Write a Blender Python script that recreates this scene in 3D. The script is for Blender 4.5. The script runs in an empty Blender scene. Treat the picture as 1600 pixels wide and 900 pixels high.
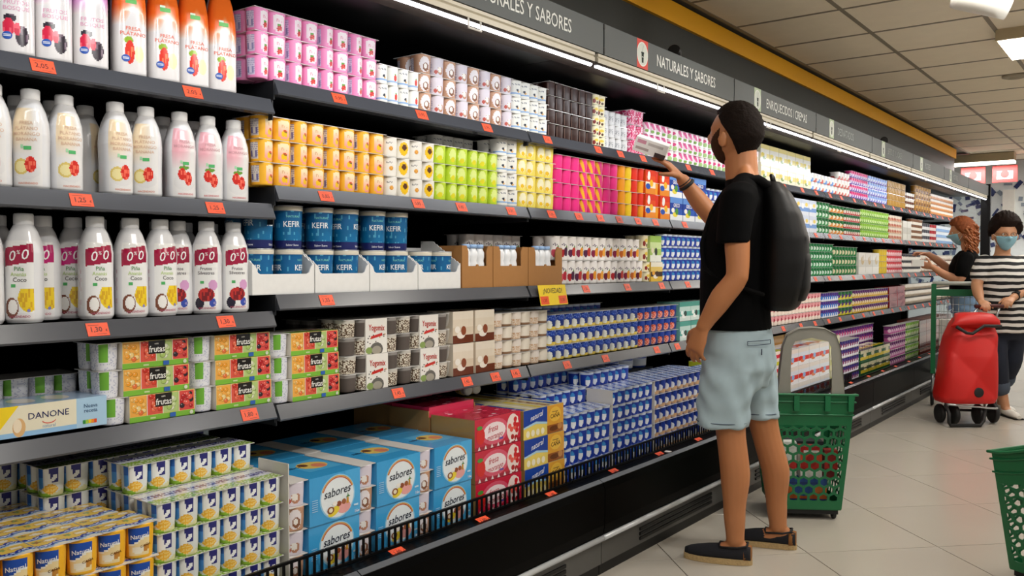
import bpy, math, random
from mathutils import Vector, Matrix
random.seed(7)
R = math.radians
scn = bpy.context.scene
COL = scn.collection

# ------------------------------------------------------------------ camera
cam_d = bpy.data.cameras.new('camera')
cam = bpy.data.objects.new('camera', cam_d); COL.objects.link(cam)
cam_d.sensor_width = 36.0
cam_d.lens = 36.0 * 1365.0 / 1600.0
cam_d.clip_start = 0.05; cam_d.clip_end = 100
cam.location = (0, 0, 1.2)
cam.rotation_euler = (R(90) - 0.028, 0, 0.648)
scn.camera = cam

# ------------------------------------------------------------------ world, exposure
w = bpy.data.worlds.new('store_world'); scn.world = w; w.use_nodes = True
bg = w.node_tree.nodes['Background']
bg.inputs[0].default_value = (1.0, 0.97, 0.92, 1); bg.inputs[1].default_value = 0.36
scn.view_settings.view_transform = 'Standard'
scn.view_settings.look = 'None'
scn.view_settings.exposure = -0.06
scn.view_settings.gamma = 1.0
scn.view_settings.use_curve_mapping = False
PANEL_W = 15.0      # watts of one ceiling panel
SPOT_W = 32.0       # watts of one track spot
TUBE_W = 1.9        # watts of one canopy tube

# ------------------------------------------------------------------ colour + materials
def lin(c):
    if isinstance(c, str):
        c = c.lstrip('#'); c = [int(c[i:i+2], 16) / 255 for i in (0, 2, 4)]
    return tuple((x / 12.92 if x <= 0.04045 else ((x + 0.055) / 1.055) ** 2.4) for x in c[:3])
def hx(c):
    c = c.lstrip('#'); return tuple(int(c[i:i+2], 16) / 255 for i in (0, 2, 4))
def mix(a, b, t):
    a = hx(a) if isinstance(a, str) else a; b = hx(b) if isinstance(b, str) else b
    t = max(0, min(1, t)); return tuple(x + (y - x) * t for x, y in zip(a, b))
MATS = {}
def mat(name, col='#888888', rough=0.5, metal=0.0, var=0.06, scale=30, spec=0.5, bump=0.0, attr=False, emit=0, trans=0.0, coat=0.0, alpha=1.0):
    if name in MATS: return MATS[name]
    m = bpy.data.materials.new(name); m.use_nodes = True
    nt = m.node_tree; b = nt.nodes['Principled BSDF']
    b.inputs['Roughness'].default_value = rough; b.inputs['Metallic'].default_value = metal
    b.inputs['Specular IOR Level'].default_value = spec
    b.inputs['Transmission Weight'].default_value = trans
    b.inputs['Coat Weight'].default_value = coat
    b.inputs['Alpha'].default_value = alpha
    tc = nt.nodes.new('ShaderNodeTexCoord'); nz = nt.nodes.new('ShaderNodeTexNoise')
    nz.inputs['Scale'].default_value = scale; nz.inputs['Detail'].default_value = 3
    nt.links.new(tc.outputs['Object'], nz.inputs['Vector'])
    mr = nt.nodes.new('ShaderNodeMapRange'); mr.inputs[3].default_value = 1 - var; mr.inputs[4].default_value = 1 + var
    nt.links.new(nz.outputs[0], mr.inputs[0])
    mx = nt.nodes.new('ShaderNodeMix'); mx.data_type = 'RGBA'; mx.blend_type = 'MULTIPLY'; mx.inputs[0].default_value = 1
    nt.links.new(mr.outputs[0], mx.inputs[7])
    if attr:
        at = nt.nodes.new('ShaderNodeAttribute'); at.attribute_name = 'Col'
        nt.links.new(at.outputs['Color'], mx.inputs[6])
    else:
        mx.inputs[6].default_value = (*lin(col), 1)
    nt.links.new(mx.outputs[2], b.inputs['Base Color'])
    if bump:
        bp = nt.nodes.new('ShaderNodeBump'); bp.inputs['Strength'].default_value = bump; bp.inputs['Distance'].default_value = 0.004
        nt.links.new(nz.outputs[0], bp.inputs['Height']); nt.links.new(bp.outputs[0], b.inputs['Normal'])
    if emit:
        b.inputs['Emission Color'].default_value = (*lin(col), 1); b.inputs['Emission Strength'].default_value = emit
    MATS[name] = m; return m
M_PRINT = mat('printed_plastic', attr=True, rough=0.34, spec=0.35, var=0.04, scale=60)
M_GLOSS = mat('glossy_sleeve', attr=True, rough=0.18, var=0.03, scale=40, coat=0.3)
M_CARD = mat('printed_card', attr=True, rough=0.45, var=0.05, scale=50)
M_MATTE = mat('matte_print', attr=True, rough=0.8, var=0.05, scale=40)

# ------------------------------------------------------------------ mesh builder with a colour per face
class MB:
    def __init__(s): s.v = []; s.f = []; s.c = []; s.sm = []
    def face(s, idx, col, smooth=False): s.f.append(idx); s.c.append(col); s.sm.append(smooth)
    def quad(s, a, b, c, d, col):
        i = len(s.v); s.v += [a, b, c, d]; s.face((i, i+1, i+2, i+3), col)
    def box(s, x0, x1, y0, y1, z0, z1, col='#888888', cols=None):
        i = len(s.v)
        s.v += [(x0,y0,z0),(x1,y0,z0),(x1,y1,z0),(x0,y1,z0),(x0,y0,z1),(x1,y0,z1),(x1,y1,z1),(x0,y1,z1)]
        for k, q in enumerate([(0,3,2,1),(4,5,6,7),(0,1,5,4),(2,3,7,6),(1,2,6,5),(3,0,4,7)]):
            s.face(tuple(i+j for j in q), (cols[k] if cols else col))
        return s
    def lathe(s, prof, segs=40, col='#ffffff', paint=None, rows=None, nexp=2.0, cap=True, ang0=0.0, sx=1.0, sy=1.0, capcol=None):
        # prof: list of (r,z); resampled to rows when painting
        if rows:
            L = [0]
            for (a, b), (c, d) in zip(prof, prof[1:]): L.append(L[-1] + math.hypot(c-a, d-b))
            pts = []
            for k in range(rows + 1):
                t = L[-1] * k / rows
                for j in range(len(prof) - 1):
                    if t <= L[j+1] + 1e-9:
                        u = (t - L[j]) / max(1e-9, L[j+1] - L[j]); a, b = prof[j], prof[j+1]
                        pts.append((a[0]+(b[0]-a[0])*u, a[1]+(b[1]-a[1])*u)); break
            prof = pts
        z0, z1 = prof[0][1], prof[-1][1]
        base = len(s.v)
        for r, z in prof:
            for k in range(segs):
                a = 2*math.pi*k/segs + ang0; ca, sa = math.cos(a), math.sin(a)
                q = 1.0 if nexp == 2 else (abs(ca)**nexp + abs(sa)**nexp) ** (-1.0/nexp)
                s.v.append((r*q*ca*sx, r*q*sa*sy, z))
        for j in range(len(prof)-1):
            vz = ((prof[j][1]+prof[j+1][1])/2 - z0) / max(1e-6, z1 - z0)
            for k in range(segs):
                k2 = (k+1) % segs
                u = ((k + 0.5)/segs + ang0/(2*math.pi)) * 2
                u = (u + 1) % 2 - 1
                s.face((base+j*segs+k, base+j*segs+k2, base+(j+1)*segs+k2, base+(j+1)*segs+k), paint(u, vz) if paint else col, True)
        if cap:
            s.face(tuple(base+k for k in reversed(range(segs))), capcol or (paint(0, 0) if paint else col))
            n = base+(len(prof)-1)*segs
            s.face(tuple(n+k for k in range(segs)), capcol or (paint(0, 1) if paint else col))
        return s
    def tube(s, pts, r, col='#888888', segs=8, closed=False):
        pts = [Vector(p) for p in pts]; n = len(pts); base = len(s.v); prev = None
        for i, p in enumerate(pts):
            if closed: t = pts[(i+1) % n] - pts[i-1]
            else: t = pts[min(i+1, n-1)] - pts[max(i-1, 0)]
            t.normalize()
            if prev is None:
                a = Vector((0,0,1)) if abs(t.z) < 0.9 else Vector((1,0,0)); u = t.cross(a).normalized()
            else: u = (prev - t * prev.dot(t)).normalized()
            prev = u; v = t.cross(u); rr = r[i] if isinstance(r, (list, tuple)) else r
            for k in range(segs):
                a = 2*math.pi*k/segs; s.v.append(tuple(p + (u*math.cos(a)+v*math.sin(a))*rr))
        for i in range(n if closed else n-1):
            i2 = (i+1) % n
            for k in range(segs):
                k2 = (k+1) % segs
                s.face((base+i*segs+k, base+i*segs+k2, base+i2*segs+k2, base+i2*segs+k), col, True)
        if not closed:
            s.face(tuple(base+k for k in reversed(range(segs))), col); s.face(tuple(base+(n-1)*segs+k for k in range(segs)), col)
        return s
    def extrude(s, poly, axis, a, b, col):
        # poly: 2D points (counter-clockwise), extruded along axis from a to b
        def P(p, t):
            return {'x': (t, p[0], p[1]), 'y': (p[0], t, p[1]), 'z': (p[0], p[1], t)}[axis]
        i = len(s.v); n = len(poly)
        s.v += [P(p, a) for p in poly] + [P(p, b) for p in poly]
        s.face(tuple(i+k for k in range(n)), col); s.face(tuple(i+n+k for k in reversed(range(n))), col)
        for k in range(n):
            k2 = (k+1) % n; s.face((i+k2, i+k, i+n+k, i+n+k2), col)
        return s
    def grid(s, O, U, V, w, h, nx, ny, paint):
        # painted rectangle: paint(x,y) with x,y in 0..1
        O = Vector(O); U = Vector(U); V = Vector(V); base = len(s.v)
        for j in range(ny+1):
            for i in range(nx+1): s.v.append(tuple(O + U*(w*i/nx) + V*(h*j/ny)))
        for j in range(ny):
            for i in range(nx):
                a = base+j*(nx+1)+i; s.face((a, a+1, a+nx+2, a+nx+1), paint((i+.5)/nx, (j+.5)/ny))
        return s
    def mesh(s, name, mats, recalc=False):
        me = bpy.data.meshes.new(name); me.from_pydata(s.v, [], s.f)
        ms = mats if isinstance(mats, list) else [mats]
        for m in ms: me.materials.append(m)
        me.polygons.foreach_set('use_smooth', s.sm)
        ca = me.color_attributes.new('Col', 'FLOAT_COLOR', 'CORNER')
        buf = []
        cache = {}
        for f, c in zip(s.f, s.c):
            if c not in cache: cache[c] = (*lin(c), 1.0)
            buf += cache[c] * len(f)
        ca.data.foreach_set('color', buf)
        me.update(); return me

def link(name, me, parent=None, loc=(0,0,0), rz=0.0):
    o = bpy.data.objects.new(name, me); COL.objects.link(o); o.parent = parent
    o.location = loc
    if rz: o.rotation_euler = (0, 0, rz)
    return o
def empty(name, loc, label, cat, group=None, rz=0.0):
    o = bpy.data.objects.new(name, None); COL.objects.link(o); o.location = loc; o.rotation_euler = (0, 0, rz)
    o.empty_display_size = 0.05
    return tag(o, label, cat, group)
def tag(o, label, cat, group=None):
    o['label'] = label; o['category'] = cat
    if group: o['group'] = group
    return o
def struct(name, mb, m):
    o = link(name, mb.mesh(name, m)); o['kind'] = 'structure'; return o

# ------------------------------------------------------------------ lettering
TXT = {}
def text2d(s, bold=0.0):
    key = (s, bold)
    if key in TXT: return TXT[key]
    cu = bpy.data.curves.new('t', 'FONT'); cu.body = s; cu.size = 1.0; cu.resolution_u = 2; cu.offset = bold
    ob = bpy.data.objects.new('t', cu)
    me = bpy.data.meshes.new_from_object(ob)
    vs = [(v.co.x, v.co.y) for v in me.vertices]; fs = [tuple(p.vertices) for p in me.polygons]
    bpy.data.objects.remove(ob); bpy.data.curves.remove(cu); bpy.data.meshes.remove(me)
    x0 = min(v[0] for v in vs); x1 = max(v[0] for v in vs); y1 = max(v[1] for v in vs); y0 = min(0, min(v[1] for v in vs))
    vs = [(v[0]-x0, v[1]) for v in vs]
    TXT[key] = (vs, fs, x1-x0, 0.72); return TXT[key]
class Face:
    """flat or cylindrical printing surface; x to the right, y up, seen from outside"""
    def __init__(s, mb, O=None, U=None, V=None, rfun=None, nexp=2.0, lift=None):
        s.mb = mb; s.lift = lift or 0.0003; s.rfun = rfun; s.nexp = nexp; s.layer = 1; s.mic = 0.0
        if O is not None:
            s.O = Vector(O); s.U = Vector(U).normalized(); s.V = Vector(V).normalized(); s.N = s.U.cross(s.V)
    def P(s, x, y):
        if s.rfun:
            r0 = s.rfun(y) ; a = x / s.rfun(0.5 * 0.1); ca, sa = math.cos(a), math.sin(a)
            q = 1.0 if s.nexp == 2 else (abs(ca)**s.nexp+abs(sa)**s.nexp)**(-1.0/s.nexp)
            r = r0*q + s.lift*s.layer + s.mic
            return (r*ca, r*sa, y)
        return tuple(s.O + s.U*x + s.V*y + s.N*(s.lift*s.layer + s.mic))
    def poly(s, pts, col):
        s.mic += 3e-6
        i = len(s.mb.v); s.mb.v += [s.P(*p) for p in pts]; s.mb.face(tuple(range(i, i+len(pts))), col)
    def rect(s, x0, y0, x1, y1, col, skew=0.0, n=None):
        n = n or (1 if not s.rfun else max(1, int((x1-x0)/0.006)))
        for k in range(n):
            a = x0+(x1-x0)*k/n; b = x0+(x1-x0)*(k+1)/n
            ya = skew*k/n; yb = skew*(k+1)/n
            s.poly([(a, y0+ya), (b, y0+yb), (b, y1+yb), (a, y1+ya)], col)
    def ell(s, cx, cy, rx, ry, col, n=14, rot=0.0):
        c, d = math.cos(rot), math.sin(rot)
        pts = [(cx+rx*math.cos(2*math.pi*k/n)*c-ry*math.sin(2*math.pi*k/n)*d, cy+rx*math.cos(2*math.pi*k/n)*d+ry*math.sin(2*math.pi*k/n)*c) for k in range(n)]
        if s.rfun:
            mid = [((p[0]+cx)/2, (p[1]+cy)/2) for p in pts]
            for k in range(n):
                k2 = (k+1) % n; s.poly([mid[k], pts[k], pts[k2], mid[k2]], col); s.poly([(cx, cy), mid[k], mid[k2]], col)
        else: s.poly(pts, col)
    def text(s, t, x, y, h, col, align='C', bold=0.01, shear=0.0, wide=1.0, slope=0.0):
        vs, fs, w, ch = text2d(t, bold); k = h/ch; w = w*k*wide
        ox = x - (w/2 if align == 'C' else (w if align == 'R' else 0)); i = len(s.mb.v)
        for v in vs:
            px = ox + v[0]*k*wide + v[1]*k*shear; py = y + v[1]*k + (px-x)*slope
            s.mb.v.append(s.P(px, py))
        for f in fs: s.mb.face(tuple(i+j for j in f), col)
        return w
    def up(s): s.layer += 1; return s

def ordinal(k): return ['first','second','third','fourth','fifth','sixth','seventh','eighth','ninth','tenth','eleventh','twelfth','thirteenth','fourteenth','fifteenth','sixteenth','seventeenth','eighteenth','nineteenth','twentieth'][k]
def layer_word(k, n):
    if n == 1: return 'single'
    if k == 0: return 'bottom'
    if k == n-1: return 'top'
    return {3: ['', 'middle'], 4: ['', 'second', 'third'], 5: ['', 'second', 'third', 'fourth'], 6: ['', 'second', 'third', 'fourth', 'fifth']}[n][k]
# ================================================================== THE ROOM
FLOOR_T = 0.5835
CEIL = 2.58
# floor: grout bed, the tiles in view one by one (laid diagonally), plain tiling beyond
mb = MB(); mb.box(-4.5, 5.0, -3.0, 17.0, -0.06, -0.006, '#4a4640'); floor = struct('floor', mb, M_MATTE)
def tile_mat():
    m = mat('floor_tile', '#b9b2a6', rough=0.22, var=0.06, scale=1.3, spec=0.4)
    return m
tm = MB(); hs = FLOOR_T/2 - 0.0020
bev = 0.0006
tm.v = [(-hs,-hs,-0.02),(hs,-hs,-0.02),(hs,hs,-0.02),(-hs,hs,-0.02),(-hs,-hs,-0.0006),(hs,-hs,-0.0006),(hs,hs,-0.0006),(-hs,hs,-0.0006),
        (-hs+bev,-hs+bev,0),(hs-bev,-hs+bev,0),(hs-bev,hs-bev,0),(-hs+bev,hs-bev,0)]
for q in [(0,1,5,4),(1,2,6,5),(2,3,7,6),(3,0,4,7),(4,5,9,8),(5,6,10,9),(6,7,11,10),(7,4,8,11),(8,9,10,11)]: tm.face(q, '#b5b0a5')
tile_me = tm.mesh('floor_tile', tile_mat())
d2 = FLOOR_T / math.sqrt(2)
far_tiles = MB()
for i in range(-14, 22):
    for j in range(-14, 22):
        x = -1.19 + d2*(i - j); y = 5.255 + d2*(i + j) + d2
        if not (-2.45 < x < 4.0 and -2.5 < y < 16.5): continue
        if x < 0.15 and 2.3 < y < 10.5:
            link('floor_tile', tile_me, floor, (x, y, 0), R(45))
        else:
            b0 = len(far_tiles.v); c = math.sqrt(0.5)
            for v in tm.v: far_tiles.v.append((x + (v[0]-v[1])*c, y + (v[0]+v[1])*c, v[2]))
            for f in tm.f: far_tiles.face(tuple(b0+k for k in f), '#b5b0a5')
ft = link('floor_tiling', far_tiles.mesh('floor_tiling', tile_mat()), floor); ft['kind'] = 'stuff'

# ceiling: slab above a grid of lay-in tiles
mb = MB(); mb.box(-4.5, 5.0, -3.0, 17.0, CEIL+0.02, CEIL+0.08, '#77736a'); ceiling = struct('ceiling', mb, M_MATTE)
m_ct = mat('ceiling_tile', '#efe4ce', rough=0.9, var=0.05, scale=9, bump=0.15)
m_grid = mat('ceiling_grid', '#857c6c', rough=0.6)
cm = MB(); cm.box(-0.288, 0.288, -0.288, 0.288, -0.004, 0.012, '#b3ac9c'); ct_me = cm.mesh('ceiling_tile', m_ct)
far_ct = MB()
for i in range(0, 11):
    for j in range(-8, 20):
        x = -1.76 + 0.6*i; y = 5.18 + 0.6*j
        if y > 13.4: continue
        if i < 3 and 2.9 < y: link('ceiling_tile', ct_me, ceiling, (x, y, CEIL))
        else: far_ct.box(x-0.288, x+0.288, y-0.288, y+0.288, CEIL-0.004, CEIL+0.012, '#b3ac9c')
o = link('ceiling_tiling', far_ct.mesh('ceiling_tiling', m_ct), ceiling); o['kind'] = 'stuff'
for i in range(0, 11):
    g = MB(); g.box(-2.06+0.6*i-0.012, -2.06+0.6*i+0.012, -0.2, 13.5, CEIL-0.007, CEIL+0.012, '#857c6c')
    link('grid_bar', g.mesh('grid_bar', m_grid), ceiling)
g = MB(); g.box(-2.06, 4.24, -0.011, 0.011, -0.006, 0.012, '#857c6c'); gb = g.mesh('cross_bar', m_grid)
for j in range(-8, 15): link('cross_bar', gb, ceiling, (0, 4.88+0.6*j, CEIL))
# smoke detector plate on the ceiling
mb = MB(); mb.lathe([(0.085, 0.0), (0.085, -0.012), (0.06, -0.02), (0.055, -0.016), (0.035, -0.016), (0.03, -0.024), (0.001, -0.024)][::-1], 28, '#a39a88')
tag(link('ceiling_vent', mb.mesh('ceiling_vent', M_MATTE), None, (-0.95, 7.35, CEIL-0.004)), 'small round vent in the ceiling tiles beside the light panel', 'vent')

# back wall behind the cabinets with the yellow stripe under the ceiling
mb = MB(); mb.box(-2.95, -2.80, -3.0, 12.2, 0, CEIL+0.02, '#1c1d1c'); struct('wall_left', mb, mat('wall_dark', '#232423', rough=0.7))
mb = MB(); mb.box(-2.80, -2.13, -3.0, 11.66, 2.16, CEIL, '#333634')
struct('trim_1', mb, mat('bulkhead_grey', '#3a3d3c', rough=0.6))
mb = MB(); mb.box(-2.13, -2.11, -3.0, 11.66, 2.463, 2.572, '#e0a020')
struct('trim_2', mb, mat('yellow_band', '#ffb81c', rough=0.5, var=0.04, scale=4))
# end wall, white with scattered dark blue marks, beyond the cabinets
WY = 13.6
mb = MB(); mb.box(-4.5, 5.0, WY, WY+0.1, 0, CEIL+0.02, '#c9d0d2'); wall_end = struct('wall_end', mb, mat('wall_white', '#e0e6e8', rough=0.6))
rr = random.Random(4)
marks = MB(); fc = Face(marks, (0, WY-0.006, 0), (1, 0, 0), (0, 0, 1))
for k in range(560):
    x = rr.uniform(-3.2, 0.6); z = rr.uniform(0.5, 2.3); a = rr.uniform(0, 3.14); L = rr.uniform(0.025, 0.06); wd = rr.uniform(0.014, 0.03)
    c, s_ = math.cos(a), math.sin(a)
    fc.poly([(x+L*c-wd*s_, z+L*s_+wd*c), (x-L*c-wd*s_, z-L*s_+wd*c), (x-L*c+wd*s_, z-L*s_-wd*c), (x+L*c+wd*s_, z+L*s_-wd*c)], rr.choice(['#2a3566', '#39446f', '#6a7593', '#8f9aa8', '#2a3566']))
o = link('wall_mosaic', marks.mesh('wall_mosaic', M_MATTE), wall_end); o['kind'] = 'stuff'

# ------------------------------------------------------------------ ceiling lights
m_em = mat('panel_glow', '#fff6e6', emit=7.0, var=0.0)
m_frame = mat('panel_frame', '#b9a98a', rough=0.5)
def light_panel(x, y, label, w=0.6, l=0.6, z=CEIL, deep=0.07, watts=PANEL_W):
    e = empty('ceiling_light', (x, y, z), label, 'light', 'square light panels on the ceiling')
    f = MB(); f.box(-w/2, w/2, -l/2, l/2, -deep, -0.003, '#b9a98a'); link('housing', f.mesh('housing', m_frame), e)
    g = MB(); g.box(-w/2+0.012, w/2-0.012, -l/2+0.012, l/2-0.012, -deep-0.006, -deep, '#ffffff'); link('diffuser', g.mesh('diffuser', m_em), e)
    d = bpy.data.lights.new('panel_lamp', 'AREA'); d.shape = 'RECTANGLE'; d.size = w*0.94; d.size_y = l*0.94; d.energy = watts; d.color = (1.0, 0.96, 0.90)
    o = bpy.data.objects.new('panel_lamp', d); COL.objects.link(o); o.parent = e; o.location = (0, 0, -deep-0.012)
    return e
for y, t in ((1.35, 'square ceiling light panel nearest the camera, above the bottle shelves'), (3.75, 'square ceiling light panel over the aisle beside the man'), (6.15, 'square glowing light panel at the upper right edge of the picture'),
             (8.55, 'second square light panel down the ceiling, cut by the right edge'), (10.95, 'farthest square light panel over the aisle'), (13.0, 'square light panel added to brighten the end wall')):  # last panel is added out of view to brighten the end wall
    light_panel(-0.56, y, t)
for q, y in enumerate((0.15, 2.55, 4.95, 7.35, 9.75)): light_panel(2.44, y, 'square fill light panel added over the opposite side of the aisle, %s along it' % ordinal(q), watts=13)  # row added out of view as fill and as wash for the far shelves
# long fixture at the far end of the ceiling
e = empty('linear_light', (-2.0, 12.35, 2.47), 'long white tube light hanging at the far end of the aisle', 'light')
f = MB(); f.box(-0.42, 0.42, -0.09, 0.09, 0.0, 0.10, '#cfcabf'); link('housing', f.mesh('housing', m_frame), e)
f = MB(); f.box(-0.42, 0.42, -0.075, 0.075, -0.03, 0.0, '#ffffff'); link('diffuser', f.mesh('diffuser', m_em), e)
d = bpy.data.lights.new('tube_lamp', 'AREA'); d.shape = 'RECTANGLE'; d.size = 0.8; d.size_y = 0.14; d.energy = 28
o = bpy.data.objects.new('tube_lamp', d); COL.objects.link(o); o.parent = e; o.location = (0, 0, -0.035)

# lighting track; its white cylinder spots are added out of view to wash the shelves
tr = empty('lighting_track', (0.05, 6.0, CEIL), 'thin white lighting track running along the ceiling', 'track')
f = MB(); f.box(-0.018, 0.018, -6.2, 6.2, -0.035, -0.001, '#c9c3b4'); link('track_bar', f.mesh('track_bar', m_frame), tr)
m_white = mat('white_metal', '#e8e6df', rough=0.35)
def spot(y, label, tx=-2.05, tz=1.05, dy=0.0, x=0.05, drop=0.09, size=1.0, watts=SPOT_W):
    e = empty('track_spot', (x, y, CEIL-0.035), label, 'spotlight', 'track spotlights along the aisle')
    f = MB(); f.tube([(0, 0, 0), (0, 0, -drop)], 0.012, '#e8e6df'); f.box(-0.02, 0.02, -0.06, 0.06, -0.012, 0, '#e8e6df'); link('stem', f.mesh('stem', m_white), e)
    d = Vector((tx-x, dy, tz-(CEIL-0.16))).normalized()
    q = d.to_track_quat('-Z', 'Y')
    body = MB(); body.lathe([(0.03, 0.10), (0.052, 0.095), (0.055, 0.08), (0.055, -0.10), (0.048, -0.10), (0.045, -0.075)], 24, '#efede6')
    o = link('lamp_head', body.mesh('lamp_head', m_white), e, (0, 0, -drop-0.04)); o.scale = (size,)*3; o.rotation_mode = 'QUATERNION'; o.rotation_quaternion = q
    ln = MB(); ln.lathe([(0.044, -0.078), (0.044, -0.07)], 24, '#ffffff'); g = link('lens', ln.mesh('lens', m_em), o)
    L = bpy.data.lights.new('spot_lamp', 'SPOT'); L.energy = watts; L.spot_size = R(95); L.spot_blend = 0.7; L.color = (1.0, 0.97, 0.93); L.shadow_soft_size = 0.05
    s = bpy.data.objects.new('spot_lamp', L); COL.objects.link(s); s.parent = o; s.location = (0, 0, -0.105)
    return e
for k, y in enumerate((0.4, 1.6, 2.8, 4.2, 5.6, 7.0, 8.4, 9.8, 11.2)):
    spot(y, 'added white cylinder track spotlight washing the shelves, %s along the ceiling track' % ordinal(k), dy=0.15)
spot(4.12, 'large white cylinder spotlight at the top right, turned away from the shelves', tx=1.4, tz=1.75, dy=0.9, x=-0.66, drop=0.2, size=1.1, watts=8)
# ================================================================== REFRIGERATED CABINETS (1.25 m units)
XS = -2.08                       # front plane of the shelves
m_black = mat('cabinet_black', '#060607', rough=0.4, var=0.05, spec=0.3)
m_int = mat('cabinet_interior', '#020203', rough=0.8, spec=0.05)
m_panel = mat('front_panel_black', '#010101', rough=0.4, var=0.1, scale=3, spec=0.04)
m_lip = mat('shelf_lip_plastic', '#45474d', rough=0.25, var=0.08, scale=6)
m_shelf = mat('shelf_steel', '#24262a', rough=0.4, metal=0.3)
m_steel = mat('brushed_steel', '#b9bcbd', rough=0.28, metal=0.9)
m_grille = mat('grille_grey', '#3c3b38', rough=0.5)
m_sign = mat('sign_grey', '#565b5c', rough=0.55, var=0.05, scale=5)
m_cream = mat('rail_cream', '#c9c2b0', rough=0.4)
m_under = mat('canopy_underside', '#2c241e', rough=0.7, spec=0.2)
m_tube = mat('tube_glow', '#f4f6ff', emit=5.0, var=0)
Z_STD = (1.735, 1.428, 1.109, 0.785)
Z_LEFT = (1.675, 1.373, 1.062, 0.795)
UNIT0 = 0.36; UNIT = 1.25; NU = 9
signs = ['', 'NATURALES Y SABORES', 'NATURALES Y SABORES', 'ENRIQUECIDOS / CREMAS', 'DESNATADOS', 'BIFIDUS / L. CASEI', 'POSTRES', 'POSTRES', '']
unit_labels = ['black refrigerated cabinet unit holding the drinking yogurt bottles at the left', 'black refrigerated cabinet unit holding the blue kefir tubs',
  'black refrigerated cabinet unit holding the brown cartons and magenta cups', 'black refrigerated cabinet unit standing behind the man',
  'black refrigerated cabinet unit under the DESNATADOS sign', 'black refrigerated cabinet unit under the BIFIDUS sign',
  'black refrigerated cabinet unit, third from the far end', 'black refrigerated cabinet unit, second from the far end', 'black refrigerated cabinet unit at the far end beside the dark end panel']
# price-tag positions (distance along each unit) per shelf: photographed ones for the near units
TAGS = {0: ([0.60, 0.985], [0.685, 1.05], [0.72, 1.08], [1.155]),
        1: ([0.245, 0.62, 0.98], [0.19, 0.60, 0.83, 1.13], [0.19], [0.50, 0.86, 1.03, 1.16]),
        2: ([0.13, 0.53, 0.73, 0.95], [0.16, 0.37, 0.55, 0.72, 0.90, 1.08], [0.43, 0.80, 1.15], [0.28, 0.60, 1.10]),
        3: ([0.2, 0.5, 0.9], [0.16, 0.6, 1.0], [0.2, 0.7, 1.1], [0.08, 0.6, 1.0])}
PRICES = {0: ('2,05', '1,25', '1,30', '1,80'), 1: ('0,95', '0,85', '1,35', '1,45'), 2: ('1,10', '1,20', '1,50', '1,15')}
TAGME = {}
def tag_mesh(price):
    if price not in TAGME:
        mb = MB(); mb.box(-0.001, 0.0, -0.027, 0.027, -0.017, 0.017, '#f0562c')
        fc = Face(mb, (0.0, 0, 0), (0, 1, 0), (0, 0, 1)); fc.text(price, -0.003, -0.006, 0.013, '#5a1d10', bold=0.012); fc.text('€', 0.021, -0.006, 0.006, '#5a1d10')
        fc.rect(-0.004, -0.013, 0.02, -0.0115, '#a84326'); fc.rect(-0.022, 0.0105, 0.004, 0.0118, '#a84326')
        TAGME[price] = mb.mesh('price_tag', M_CARD)
    return TAGME[price]
shelf_me = {}
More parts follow.
